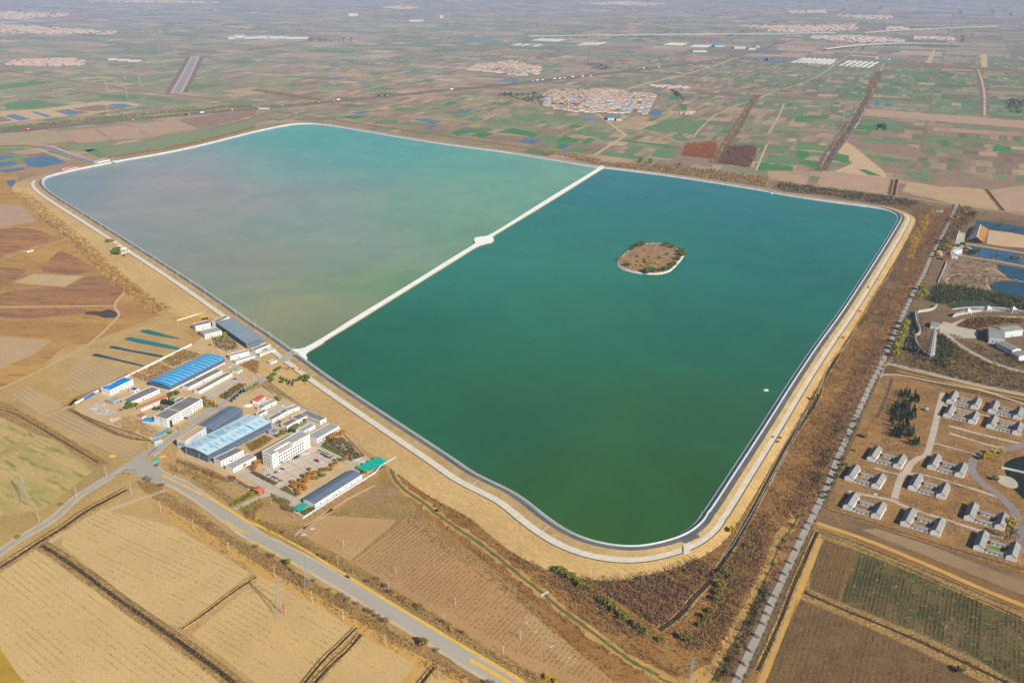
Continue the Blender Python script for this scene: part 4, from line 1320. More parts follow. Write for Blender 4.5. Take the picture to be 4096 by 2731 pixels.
def bld(label, tg, A_, B_, C_, h, wm, rm, roof='flat', win=(), rise=1.2, name='building', cat='building', stripes=None, over=.35, door=True, group=None, base=None):
    a, an, L, Wd = frame3(tg, A_, B_, C_, h)
    root = empty(name, (a[0], a[1], 0.0), an, label, cat, group)
    if Wd < 0:
        root.location = (a[0] - math.sin(an) * Wd, a[1] + math.cos(an) * Wd, 0)
        Wd = -Wd
    b = MB()
    b.box(0, L, 0, Wd, -.1, h - (.05 if roof == 'flat' else .0), 0)
    if base:
        b.box(-.06, L + .06, -.06, Wd + .06, -.1, base[0], 1)
    if roof == 'gable':
        b.prismx([(0.0, h), (Wd, h), (Wd / 2, h + rise - .12)], .02, L - .02, 0)
    b.build('wall', [wm, base[1] if base else wm], root)
    b = MB()
    ms = [rm]
    if roof == 'flat':
        e = .28
        b.box(.0 + e, L - e, e, Wd - e, h - .048, h + .06, 0)
        for x0, x1, y0, y1 in ((-.06, L + .06, -.06, e), (-.06, L + .06, Wd - e, Wd + .06), (-.06, e, e, Wd - e), (L - e, L + .06, e, Wd - e)):
            b.box(x0, x1, y0, y1, h - .047, h + .5, 1)
        ms = [rm, wm]
    else:
        ms = [rm, stripes[1] if stripes else rm, w_white]
        n = (stripes[0] * 2 + 1) if stripes else 1
        fr = stripes[2] if stripes else 1
        x = -over
        LL = L + 2 * over
        unit = LL / ((n + 1) / 2 + (n - 1) / 2 * fr) if n > 1 else LL
        nseg = 3 if roof == 'barrel' else 1
        for i in range(n):
            wseg = unit if i % 2 == 0 else unit * fr
            mi = i % 2
            prof = []
            half = Wd / 2 + over
            for q in range(-nseg, nseg + 1):
                t = q / nseg
                zz = h + rise * (1 - abs(t) if roof == 'gable' else 1 - t * t)
                prof.append((Wd / 2 + half * t, zz))
            k = len(b.V)
            for y, zz in prof:
                for xx in (x, x + wseg):
                    b.V.append((xx, y, zz + .14))
            for y, zz in prof:
                for xx in (x, x + wseg):
                    b.V.append((xx, y, zz))
            m_ = len(prof)
            for q in range(m_ - 1):
                b.F.append((k + 2 * q, k + 2 * q + 1, k + 2 * q + 3, k + 2 * q + 2))
                b.M.append(mi)
                b.F.append((k + 2 * m_ + 2 * q, k + 2 * m_ + 2 * q + 2, k + 2 * m_ + 2 * q + 3, k + 2 * m_ + 2 * q + 1))
                b.M.append(mi)
            if i == 0:
                b.F += [(k + 2 * q, k + 2 * q + 2, k + 2 * m_ + 2 * q + 2, k + 2 * m_ + 2 * q) for q in range(m_ - 1)]
                b.M += [2] * (m_ - 1)
            if i == n - 1:
                b.F += [(k + 2 * q + 3, k + 2 * q + 1, k + 2 * m_ + 2 * q + 1, k + 2 * m_ + 2 * q + 3) for q in range(m_ - 1)]
                b.M += [2] * (m_ - 1)
            b.F += [(k, k + 2 * m_, k + 2 * m_ + 1, k + 1), (k + 2 * m_ - 1, k + 4 * m_ - 1, k + 4 * m_ - 2, k + 2 * m_ - 2)]
            b.M += [2, 2]
            x += wseg
    b.build('roof', ms, root)
    windows(root, L, Wd, win)
    if door and L > 6:
        b = MB()
        dx = L * .42
        b.box(dx, dx + 1.3, -.10, .02, 0, 2.3, 0)
        b.build('door', [m_glass], root)
    return root, L, Wd


def addbox(root, name, m, x0, x1, y0, y1, z0, z1):
    b = MB()
    b.box(x0, x1, y0, y1, z0, z1)
    return b.build(name, m, root)


# --- compound north of the lane
r, L, Wd = bld('long warehouse with a bright blue roof crossed by pale stripes', 'c1', (1190, 1150), (1475, 1232), (2345, 795), 7, w_blueg, r_blue, 'flat', name='warehouse', cat='warehouse')
for o in list(r.children):
    bpy.data.objects.remove(o)
bpy.data.objects.remove(r)


def barn(label, tg, A_, B_, C_, h, wm, rm, stripes, win, rise=1.6, shape='barrel', base=None, **k):
    """like bld but the first edge is the gable end and the ridge runs away from it"""
    a, an, L, Wd = frame3(tg, B_, C_, A_, h)
    a2 = at(tg, *B_, h)
    return bld(label, tg, B_, C_, (C_[0] + A_[0] - B_[0], C_[1] + A_[1] - B_[1]), h, wm, rm, shape, win, rise, 'warehouse', 'warehouse', stripes, base=base, **k)


r, L, Wd = barn('long warehouse with a bright blue roof crossed by pale stripes', 'c1', (1190, 1150), (1475, 1232), (2345, 795), 7.2, w_blueg, r_blue,
                (13, r_stripeb, .28), [('f', 1, 14, 2.4, 1.6, [3.4], 2, 2), ('l', 1, 3, 2.4, 1.6, [3.4], 2, 2)], base=(1.6, w_white))
for i in range(9):
    addbox(r, 'roof_vent', m_tin, L * (i + .7) / 9.5, L * (i + .7) / 9.5 + 1, Wd / 2 - .5, Wd / 2 + .5, 8.7, 9.6)
r, L, Wd = barn('slate warehouse with pale ribs across its steel roof beside the reservoir', 'c2', (1145, 568), (1400, 495), (1400 - 485, 495 - 325), 8, w_steel, r_steel,
                (15, r_steelr, .18), [('f', 1, 1, .1, .1, [3], 2, 2), ('l', 1, 5, 3, 1.6, [4.6], 1.5, 1.5), ('b', 1, 12, 2, 1.4, [4.5], 2, 2)], rise=1.2, door=False)
for i in range(9):
    addbox(r, 'roof_vent', m_tin, L * (i + .7) / 9.5, L * (i + .7) / 9.5 + .8, Wd / 2 - .5, Wd / 2 + .5, 9.1, 9.7)
bld('two-storey white block joined to the north end of the steel warehouse', 'c2', (655, 232), (850, 145), (790, 122), 8, w_white, r_felt, win=[('f', 2, 5, 1.4, 1.5, [1.2, 4.6], 1, 1)], name='office_block')
bld('two-storey white house with a felt roof, farthest from the lane', 'c2', (320, 297), (557, 242), (500, 206), 7, w_white, r_felt, win=[('f', 2, 6, 1.3, 1.4, [1.2, 4.2], 1, 1)], name='office_block')
bld('two-storey white block with dark open windows behind the blue roof', 'c2', (465, 427), (728, 365), (642, 305), 6.6, w_white, r_grey, win=[('f', 2, 6, 1.8, 1.5, [.9, 4.0], 1, 1)], name='office_block')
bld('white single-storey block against the south gable of the steel warehouse', 'c2', (1262, 672), (1497, 580), (1445, 553), 4.2, w_white, r_felt, win=[('f', 1, 6, 1.3, 1.3, [1.4], 1, 1)])
bld('low white block with one blue door facing the concrete yard', 'c2', (1332, 737), (1588, 660), (1545, 645), 3.4, w_white, r_grey, win=[('f', 1, 6, 1.2, 1.2, [1.1], 1, 1)])
bld('white barrack with a grey roof and seven small windows', 'c2', (862, 768), (1162, 690), (1112, 660), 5, w_white, r_grey, win=[('f', 1, 8, 1.2, 1.3, [1.9], 1, 1)])
bld('low white barrack with a close row of windows before the scrub', 'c2', (955, 852), (1250, 760), (1206, 740), 3.6, w_white, r_grey, win=[('f', 1, 12, 1.0, 1.4, [1.0], 1, 1)])
bld('small white cube hut with two windows by the gate wall', 'c2', (1500, 866), (1600, 830), (1562, 808), 4, w_white, r_grey, win=[('f', 1, 3, 1.2, 1.4, [1.2], .5, .5)], name='hut', cat='hut')
bld('small hut with a faded green roof among brown shrubs', 'c2', (985, 1005), (1052, 965), (968, 943), 3.2, w_cream, mat('faded_green_roof', (.26, .33, .25), (.3, .36, .3), s1=.2), 'gable', rise=1, name='hut', cat='hut')
bld('long white row building with a dark roof next to the blue warehouse', 'c2', (215, 1252), (742, 985), (655, 950), 4, w_white, r_felt, win=[('f', 1, 14, 1.4, 1.3, [1.2], 1, 1)], name='row_building')
bld('long white row building with a hedge before its windows', 'c2', (380, 1312), (897, 1030), (822, 1008), 4, w_white, r_felt, win=[('f', 1, 13, 1.2, 1.3, [1.2], 1, 1)], name='row_building')
bld('two-storey white block with a worn blue roof by the white wall', 'c1', (545, 1300), (907, 1128), (772, 1087), 7.4, w_white, r_blue2, win=[('f', 2, 7, 1.7, 1.3, [1.0, 4.2], 1, 1), ('l', 1, 3, 1.2, 1.3, [4.2], 1, 1)], name='office_block')
bld('small white cabin with a navy roof between two longer buildings', 'c1', (936, 1302), (1003, 1272), (925, 1240), 3.6, w_white, mat('navy_roof', (.02, .05, .22), (.03, .08, .3), s1=.3), win=[('f', 1, 2, 1.1, 1.2, [1.2], .4, .4)], name='cabin', cat='cabin')
bld('long white house with a mottled grey roof by the yard', 'c1', (865, 1492), (1328, 1282), (1193, 1240), 4.6, w_white, r_felt, win=[('f', 1, 9, 1.3, 1.4, [1.4], 1, 1), ('l', 1, 2, 1.1, 1.3, [1.4], 1, 1)], name='row_building')
bld('square grey open shed standing in the sandy yard', 'c1', (597, 1482), (717, 1430), (612, 1390), 4, wallm('shed_wall', (.34, .35, .35)), r_grey, win=[('f', 1, 5, 1.2, 2.4, [.3], .3, .3)], name='shed', cat='shed', door=False)
a_ = bld('long thin row with a brick red roof', 'c1', (1040, 1580), (1460, 1402), (1415, 1375), 3.8, w_white, r_brick, 'gable', [('f', 1, 12, 1.2, 1.3, [1.1], 1, 1)], 1.0, 'row_building')
bld('small white house with a dark flat roof behind the school-like office', 'c1', (1622, 1492), (1762, 1435), (1683, 1398), 4, w_white, r_felt, win=[('f', 1, 2, 1.1, 1.2, [1.2], 1, 1)], name='hut', cat='hut')
r, L, Wd = bld('three-storey white office with stepped dark roofs by the lane', 'c3', (1440, 300), (1992, -15), (1850, -95), 10.6, w_white, r_felt,
               win=[('f', 3, 15, 2.0, 1.5, [1.2, 4.5, 7.8], 1.5, 1.5), ('l', 3, 1, 1.2, 1.3, [1.2, 4.5, 7.8], 2, 3)], name='office_building', cat='office')
b = MB()
b.box(L * .36, L * .68, -1.2, Wd * .9, .0, 11.7, 0, 1)
b.build('central_bay', [w_white, r_felt], r)
windows_root = r
me = win_mesh(1.4, 1.4)
for i in range(8):
    for z in (1.2, 4.5, 7.8):
        o = link('window', me, r)
        o.location = (L * (.38 + .28 * (i + .5) / 8), -1.2, z)
bld('blue sheet shed roof wedged behind the white office', 'c3', (1222, 347), (1292, 297), (1150, 243), 3.4, w_pale, r_blue, 'gable', rise=.5, name='shed', cat='shed')
bld('small terracotta roofed shed beside the blue shed', 'c3', (1050, 262), (1120, 235), (1060, 200), 3, w_cream, r_brick, 'gable', rise=.5, name='shed', cat='shed')
bld('white gatehouse with an open porch at the lane entrance', 'c3', (1247, 665), (1365, 622), (1285, 570), 3.8, w_pale, r_grey, win=[('f', 1, 3, 1.4, 1.6, [1], .4, .4)], name='gatehouse', cat='gatehouse')


def canopy(label, tg, A_, B_, C_, h, rm, name='canopy', posts=5, rise=.3, arch=1, cat='canopy'):
    a, an, L, Wd = frame3(tg, A_, B_, C_, h)
    root = empty(name, (a[0], a[1], 0), an, label, cat)
    if Wd < 0:
        root.location = (a[0] - math.sin(an) * Wd, a[1] + math.cos(an) * Wd, 0)
        Wd = -Wd
    b = MB()
    for q in range(arch):
        x0, x1 = L * q / arch + .1, L * (q + 1) / arch - .1
        n = 6
        pr = [(x0 + (x1 - x0) * i / n, h + rise * math.sin(math.pi * i / n)) for i in range(n + 1)]
        b.prism(pr + [(p[0], p[1] - .1) for p in pr[::-1]], 0, Wd)
    b.build('roof', [rm], root)
    for i in range(posts):
        for y in (.3, Wd - .3):
            c = MB()
            x = .3 + (L - .6) * i / max(1, posts - 1)
            c.box(x - .09, x + .09, y - .09, y + .09, 0, h - .02)
            c.build('post', m_tin, root)
    return root, L, Wd


canopy('long narrow blue parking canopy behind the gatehouse', 'c3', (1268, 582), (1497, 452), (1475, 428), 2.8, r_blue, posts=6)
canopy('teal sheet canopy at the near end of the long slate-roofed hall', 'c6', (1168, 1192), (1328, 1088), (1252, 1038), 3, r_teal, posts=4)
canopy('row of arched teal greenhouses at the far end of the slate-roofed hall', 'c6', (2225, 585), (2560, 410), (2400, 330), 3, r_teal, name='greenhouse', posts=4, rise=1.0, arch=4, cat='greenhouse')

# --- compound south of the lane
r, L, Wd = bld('dark slate warehouse with a plain grey gable roof along the lane', 'c5', (590, 457), (1057, 140), (835, 95), 8.4, w_blueg, r_dark, 'gable',
               [('f', 1, 8, 2.6, 1.6, [4.2], 2, 2)], 1.6, 'warehouse', 'warehouse')
bld('white hall with a tan roof at the lane end of the slate warehouse', 'c5', (155, 647), (487, 430), (365, 398), 9.2, w_pale, r_tan,
    win=[('f', 1, 5, .8, 3.0, [3.6], 9, 9), ('l', 1, 6, .6, 4.5, [2.2], 1, 1)], name='hall', cat='hall')
r, L, Wd = bld('huge warehouse with a pale blue roof, dark slots and blue patches', 'c5', (505, 857), (1503, 342), (1190, 200), 9, w_blueg, r_sky, 'gable',
               [('f', 1, 12, 3.2, 2.2, [3.9], 2, 2), ('l', 1, 4, 2.2, 1.6, [3.9], 2, 4)], 1.8, 'warehouse', 'warehouse', door=False)
b = MB()
for i in range(11):
    for sgn in (-1, 1):
        x = L * (i + .6) / 11.5
        yc = Wd / 2
        y0, y1 = (yc + sgn * Wd * .16, yc + sgn * Wd * .34)
        z = lambda y: 9 + 1.8 * (1 - abs(y - yc) / (Wd / 2 + .35)) + .16
        b.add([(x, y0, z(y0)), (x + 1.0, y0, z(y0)), (x + 1.0, y1, z(y1)), (x, y1, z(y1))], [(0, 1, 2, 3) if y1 > y0 else (3, 2, 1, 0)])
b.build('skylight', [r_slot], r)
for x, w, sgn, t0, t1 in ((.1, 1.2, 1, 0, .95), (.17, 1.2, -1, 0, .95), (.30, 1.2, 1, .0, .95), (.34, 1.0, -1, .0, .9), (.43, 1.3, 1, .0, .8), (.47, .9, 1, .0, .8),
                          (.40, 1.4, -1, .5, .98), (.70, 2.2, 1, .1, .6), (.73, 2.0, -1, .1, .95), (.62, 1.0, -1, .2, .9), (.60, .8, 1, .3, .8), (.55, .8, -1, .3, .6)):
    b = MB()
    yc = Wd / 2
    y0, y1 = yc + sgn * Wd / 2 * t0, yc + sgn * Wd / 2 * t1
    z = lambda y: 9 + 1.8 * (1 - abs(y - yc) / (Wd / 2 + .35)) + .18
    xx = x * L
    b.add([(xx, y0, z(y0)), (xx + w, y0, z(y0)), (xx + w, y1, z(y1)), (xx, y1, z(y1))], [(0, 1, 2, 3) if y1 > y0 else (3, 2, 1, 0)])
    b.build('roof_patch', [r_patch], r)
bld('two-storey white block with a mottled roof beside the huge warehouse', 'c5', (717, 962), (1072, 785), (945, 745), 6.4, w_white, r_felt, win=[('f', 2, 7, 1.3, 1.2, [1.2, 4.0], 1, 1)], name='office_block')
bld('white block with a smooth grey roof in front of the two-storey block', 'c5', (912, 1077), (1273, 885), (1158, 833), 5, w_white, r_grey, win=[('f', 1, 8, 1.3, 1.4, [1.5], 1, 1)], name='office_block')

# main office: four storeys with an open roof terrace
H4 = 16.0
a, an, L, Wd = frame3('c5', (1510, 862), (2100, 530), (1962, 478), H4)
root = empty('office_building', (a[0], a[1], 0), an, 'four-storey white office with red parasols on its roof terrace', 'office')
b = MB()
x1, x2 = L * .16, L * .84
b.box(0, x1, -.8, Wd, -.1, H4, 0)
b.box(x2, L, -.8, Wd, -.1, H4, 0)
b.box(x1, x2, 0, Wd, -.1, H4 - 3.6, 0)
b.box(L * .56, x2 + .01, -.3, Wd * .99, H4 - 3.6, H4 - .01, 0)
b.box(x1, L * .56, Wd * .45, Wd * .99, H4 - 3.6, H4 - .01, 0)
b.build('wall', [w_white], root)
b = MB()
b.box(.3, L - .3, Wd * .46, Wd - .3, H4, H4 + .12, 0)
b.box(.3, x1 - .3, -.5, Wd * .46, H4, H4 + .12, 0)
b.box(L * .56 + .3, L - .3, -.1, Wd * .46, H4, H4 + .12, 0)
for q in ((-.1, L + .1, Wd - .3, Wd + .1), (-.1, .3, -.9, Wd - .3), (L - .3, L + .1, -.9, Wd - .3), (-.1, x1, -.9, -.5)):
    b.box(*q, H4, H4 + .7, 1)
b.build('roof', [r_grey, w_white], root)
b = MB()
b.box(x1 + .1, L * .56 - .1, .1, Wd * .45 - .1, H4 - 3.6, H4 - 3.5)
b.build('terrace_floor', [r_grey], root)
b = MB()
for i in range(10):
    t = x1 + (L * .56 - x1) * i / 9
    b.bar((t, .1, H4 - 3.5), (t, .1, H4 - .2), .12)
    b.bar((t, .1, H4 - .2), (t, Wd * .45, H4 - .2), .1)
b.bar((x1, .1, H4 - .2), (L * .56, .1, H4 - .2), .12)
b.build('terrace_pergola', [w_white], root)
for i in range(8):
    t = x1 + 2.0 + (L * .56 - x1 - 4) * i / 7
    p = empty('parasol', (t, Wd * .2 + (i % 2) * .8, H4 - 3.5))
    p.parent = root
    c = MB()
    c.bar((0, 0, 0), (0, 0, 2.5), .05)
    c.build('pole', [m_tin], p)
    c = MB()
    ring_ = [(1.3 * math.cos(k * math.pi / 4), 1.3 * math.sin(k * math.pi / 4), 2.3) for k in range(8)]
    c.add(ring_ + [(0, 0, 2.9)], [(k, (k + 1) % 8, 8) for k in range(8)] + [tuple(range(7, -1, -1))])
    c.build('canopy', [r_red], p)
me = win_mesh(1.1, 1.6)
me2 = win_mesh(2.2, 1.9)
for z in (1.4, 5.0, 8.6, 12.4):
    for t in (.05, .11, .89, .95):
        o = link('window', me, root)
        o.location = (L * t, -.8, z)
    for t in (.3, .55, .8):
        o = link('window', me, root)
        o.location = (0, Wd * t, z)
        o.rotation_euler = (0, 0, -math.pi / 2)
for z in (1.3, 5.0, 8.7):
    for i in range(11):
        o = link('window', me2, root)
        o.location = (x1 + (x2 - x1) * (i + .5) / 11, 0, z)
for i in range(6):
    o = link('window', me, root)
    o.location = (L * (.59 + .24 * (i + .5) / 6), -.3, 13.2)
addbox(root, 'entrance_porch', w_pale, L * .2, L * .34, -5, 0, 3.3, 3.8)

bld('long white building with a grey roof beyond the four-storey office', 'c4', (1445, 1002), (1793, 802), (1663, 738), 5, w_white, r_grey, win=[('f', 1, 11, 1.6, 2.0, [1.2], 1, 1)], name='row_building')
bld('white row half hidden behind the four-storey office', 'c4', (1200, 905), (1413, 785), (1325, 752), 4, w_white, r_grey, win=[('f', 1, 7, 1.3, 1.4, [1.2], 1, 1)], name='row_building')
bld('front wing of the dark-roofed angled building', 'c4', (970, 802), (1150, 706), (1062, 668), 4.5, w_white, r_felt, win=[('f', 1, 5, 1.3, 1.4, [1.4], 1, 1)], name='row_building')
bld('middle wing of the dark-roofed angled building', 'c4', (1152, 704), (1312, 628), (1212, 577), 4.3, w_white, r_felt, win=[('f', 1, 4, 1.3, 1.4, [1.4], 1, 1)], name='row_building', door=False)
bld('dark-roofed wing standing square to the creek', 'c4', (1490, 722), (1590, 672), (1312, 533), 4.7, w_white, r_felt, win=[('l', 1, 9, 1.3, 1.6, [1.2], 1, 6)], name='row_building')
bld('grey-roofed end of the long stepped row by the courtyard', 'c4', (738, 702), (912, 606), (842, 575), 4.2, w_white, r_felt, win=[('f', 1, 6, 1.2, 1.3, [1.2], 1, 1)], name='row_building')
bld('raised middle piece of the long stepped row', 'c4', (914, 602), (992, 562), (925, 530), 4.9, w_white, r_felt, win=[('f', 1, 3, 1.2, 1.3, [1.2], .5, .5)], name='row_building')
bld('plain pale end of the long stepped row', 'c4', (994, 560), (1165, 498), (1093, 462), 4, w_white, r_grey, win=[('f', 1, 1, 1.2, 1.3, [1.2], 8, 8)], name='row_building')
bld('low white house with a grey roof south of the red-roofed house', 'c4', (652, 480), (808, 408), (752, 366), 4, w_white, r_grey, win=[('f', 1, 6, 1.2, 1.3, [1.2], 1, 1)], name='row_building')
bld('small dark-roofed house joined to the low grey-roofed one', 'c4', (572, 525), (648, 484), (588, 455), 3.8, w_white, r_felt, win=[('f', 1, 3, 1.1, 1.2, [1.2], .5, .5)], name='hut', cat='hut')
bld('small white house with three windows behind the pale blue warehouse', 'c4', (545, 622), (662, 560), (612, 533), 3.6, w_white, r_felt, win=[('f', 1, 4, 1.1, 1.2, [1.1], .5, .5)], name='hut', cat='hut')
bld('white house with a bright red roof', 'c4', (520, 417), (637, 332), (562, 303), 4, w_white, r_red, 'gable', [('f', 1, 4, 1.2, 1.3, [1.2], .6, .6)], .8, 'house', 'house')
bld('small square house with rubble on its roof in the garden', 'c4', (785, 912), (862, 868), (767, 828), 4.4, w_pale, r_felt, win=[('f', 1, 2, 1.6, 1.4, [1.2], .5, .5)], name='hut', cat='hut')
r, L, Wd = bld('long white hall with a slate blue gable roof along the south wall', 'c6', (1410, 1077), (2147, 612), (1993, 530), 5.4, w_white, r_dark, 'gable',
               [('f', 1, 7, 1.6, 1.4, [1.6], 3, 3)], 1.3, 'hall', 'hall')
# gate with red roof
a, an, L, Wd = frame3('c6', (540, 890), (622, 848), (512, 803), 5)
root = empty('entrance_gate', (a[0], a[1], 0), an, 'entrance gate pavilion with a hipped red roof', 'gate')
b = MB()
b.add([(-.6, -.6, 4.8), (L + .6, -.6, 4.8), (L + .6, Wd + .6, 4.8), (-.6, Wd + .6, 4.8), (L * .3, Wd * .35, 6.4), (L * .7, Wd * .35, 6.4), (L * .7, Wd * .65, 6.4), (L * .3, Wd * .65, 6.4)],
      [(0, 1, 5, 4), (1, 2, 6, 5), (2, 3, 7, 6), (3, 0, 4, 7), (4, 5, 6, 7), (3, 2, 1, 0)])
b.build('roof', [r_red], root)
for x in (.3, L - .3):
    for y in (.3, Wd - .3):
        c = MB()
        c.box(x - .4, x + .4, y - .4, y + .4, 0, 4.8)
        c.build('pillar', mat('rose_stone', (.45, .22, .17), (.38, .2, .16), s1=.3), root)

# shore house on the left bank
bld('white two-part shore house with a grey roof on the left bank', 'W', (560, 482), (972, 383), (885, 352), 5, w_white, r_grey, win=[('f', 1, 5, 1.3, 1.4, [1.8], 1, 1)], name='house', cat='house')
bld('low white terrace house in front of the left bank shore house', 'W', (832, 570), (1100, 492), (1012, 468), 3.4, w_white, r_low, win=[('f', 1, 4, 1.1, 1.2, [1], .5, .5)], name='house', cat='house')
bld('small white hut behind the left bank shore house', 'W', (682, 342), (764, 330), (692, 270), 3, w_white, r_low, name='hut', cat='hut')
bld('tiny white toilet block by the left bank trees', 'W', (560, 195), (620, 185), (600, 150), 2.8, w_white, r_grey, name='hut', cat='hut', door=False)
bld('long low pump house with white bays at the far left corner', 'T0', (895, 1490), (1010, 1468), (1005, 1455), 5, w_white, r_grey, win=[('f', 1, 7, 2.2, 2.4, [1], 1, 1)], name='pump_house', cat='pump house')
bld('tiny white caravan-like hut alone in the brown meadow', 'M0', (248, 738), (303, 724), (296, 706), 3, w_white, r_brick, 'gable', rise=.8, name='hut', cat='hut')
bld('white beam-roofed sluice shed lying on the left shore', 'T0', (610, 1560), (720, 1535), (700, 1525), 3, w_white, r_brick, name='shed', cat='shed')

# walls and fences of the compound
def wall_line(label, s, h, m, w=.35, z=0, name='wall', cat='wall'):
    line = pts(s)
    b = MB()
    for p, q in zip(line[:-1], line[1:]):
        d = Vector((q[0] - p[0], q[1] - p[1], 0)).normalized()
        u = Vector((-d.y, d.x, 0)) * w / 2
        P, Q_ = Vector((*p, z)), Vector((*q, z))
        up = Vector((0, 0, h))
        b.add([P - u, P + u, Q_ + u, Q_ - u, P - u + up, P + u + up, Q_ + u + up, Q_ - u + up],
              [(4, 7, 6, 5), (0, 1, 5, 4), (1, 2, 6, 5), (2, 3, 7, 6), (3, 0, 4, 7)])
    o = b.build(name, m)
    return tag(o, label, cat)


wall_line('long white wall between the ponds and the blue warehouse yard', 'c1 0,1515 60,1490 300,1350 400,1300 c1 800,1100 1240,880 1830,590', 2.6, w_white, .5)
wall_line('pale wall along the creek behind the angled building', 'c4 600,170 740,290 1100,450 1500,640 1800,860 2200,1280', 2.0, w_cream)
wall_line('white perimeter wall outside the slate-roofed hall', 'c6 1130,1255 1225,1310 1450,1165 1900,880 2351,600 L1 1150,1140 1290,1070', 2.2, w_pale)
wall_line('rough stone wall along the nursery beside the main road', 'c5 0,880 200,960 500,1060 900,1280 1150,1420', 1.3, wallm('rubble_wall', (.42, .37, .3)))
wall_line('brown wall between nursery plots and the lumber yard', 'c3 0,190 500,400 900,520 1150,620', 1.4, wallm('brown_wall', (.16, .1, .07)))
wall_line('low wall at the top corner of the compound', 'c1 1600,210 1900,120 2200,40', 1.8, w_cream)

# ------------------------------------------------------------------ courtyard houses of the estate
def ybar(b, x0, x1, y0, y1, h, rise, over=.45, mi=0):
    xc = (x0 + x1) / 2
    b.prism([(x0 - over, h - .1), (xc, h + rise), (x1 + over, h - .1), (x1 + over, h + .12), (xc, h + rise + .25), (x0 - over, h + .12)], y0 - .25, y1 + .25, mi)


def make_courtyard():
    root = empty('courtyard_house', (0, 0, 0))
    wh = wallm('estate_white', (.70, .72, .74))

    def wing(nm, x0, x1, y0, y1, h, rise, axis='y', rm=r_tile):
        p = MB()
        p.box(x0, x1, y0, y1, -.1, h, 0)
        if axis == 'y':
            p.prism([(x0, h), (x1, h), ((x0 + x1) / 2, h + rise)], y0 + .01, y1 - .01, 0)
        else:
            p.prismx([(y0, h), (y1, h), ((y0 + y1) / 2, h + rise)], x0 + .01, x1 - .01, 0)
        w = p.build(nm, [wh], root)
        p = MB()
        if axis == 'y':
            ybar(p, x0, x1, y0, y1, h, rise)
        else:
            o_ = .35
            yc = (y0 + y1) / 2
            p.prismx([(y0 - o_, h - .05), (y0 - o_, h + .1), (yc, h + rise + .2), (y1 + o_, h + .1), (y1 + o_, h - .05), (yc, h + rise)], x0 - .2, x1 + .2)
        p.build('roof', [rm], w)
        return w

    wing('side_wing', 0, 8.6, 0, 28, 4.0, 2.8)
    wing('side_wing', 27, 35.4, -.4, 24, 4.0, 2.8)
    f = wing('front_range', 11.5, 24.2, .6, 5.4, 2.8, .9, 'x', r_low)
    g = wing('rear_range', 12, 24.4, 17, 21.6, 2.8, .9, 'x', r_low)
    me = win_mesh(1.2, 1.3)
    for i in range(3):
        for w, y in ((f, .6), (g, 17)):
            o = link('window', me, w)
            o.location = (13.6 + 4.2 * i, y, .9)
    for x0, x1, y in ((8.6, 11.5, .2), (24.2, 27, .2), (8.6, 12, 21.8), (24.4, 27, 21.8)):
        p = MB()
        p.box(x0, x1, y, y + .3, 0, 2.1)
        p.build('courtyard_wall', [wh], root)
    for x in (9.6, 25.6):
        p = MB()
        n = 12
        cc = [(x + .7 * math.cos(2 * math.pi * i / n), .1, 1.1 + .7 * math.sin(2 * math.pi * i / n)) for i in range(n)]
        p.add(cc + [(c[0], .2, c[2]) for c in cc], [tuple(range(n))] + [((i + 1) % n, i, n + i, n + (i + 1) % n) for i in range(n)])
        p.build('moon_gate', [m_glass], root)
    p = MB()
    p.box(24.6, 26.8, 6, 9, 0, 2.6)
    p.build('porch', [wh], root)
    p = MB()
    p.box(8.7, 26.9, 5.6, 16.8, 0, .25)
    p.build('courtyard_floor', [m_rust], root)
    return root


def copy_tree(o, parent=None):
    c = o.copy()
    COL.objects.link(c)
    c.parent = parent
    for ch in list(o.children):
        copy_tree(ch, c)
    return c


proto = make_courtyard()
HS = [('L3', 1635, 562, 'farthest left courtyard house below the avenue of maize'), ('L3', 1605, 692, 'second courtyard house down in the farther left pair'),
      ('L3', 2015, 652, 'farthest right courtyard house in the upper cluster'), ('L3', 2000, 792, 'courtyard house nearest the rubble path on the right edge'),
      ('L3', 905, 1090, 'courtyard house just below the cypress grove'), ('L3', 1458, 1167, 'courtyard house between the curved lane and the grey pad'),
      ('H', 200, 572, 'courtyard house squeezed against the green lane hedge'), ('H', 862, 672, 'courtyard house in the centre with a big shadow on the crossroads'),
      ('H', 183, 872, 'lowest left courtyard house with a blue shed roof'), ('H', 782, 1045, 'lowest middle courtyard house just above the long fence'),
      ('H', 1447, 985, 'courtyard house beside the orange tree and violet lane'), ('H', 1545, 1297, 'courtyard house in the bottom right with a green lawn')]
for i, (tg, x, y, lab) in enumerate(HS):
    o = proto if i == 0 else copy_tree(proto)
    p = at(tg, x, y)
    o.location = (p[0], p[1], 0)
    o.rotation_euler = (0, 0, R(-34))
    tag(o, lab, 'courtyard house', 'courtyard houses of the estate')
    if i in (8, 11):
        q = MB()
        if i == 8:
            q.box(28, 35, 24.3, 27, 2.6, 2.8)
            q.build('shed_roof', [r_patch], o)
        else:
            q.box(10, 24, 7, 15, .26, .3)
            q.build('lawn', [mat('lawn', (.10, .17, .04), (.16, .2, .06), s1=.3)], o)

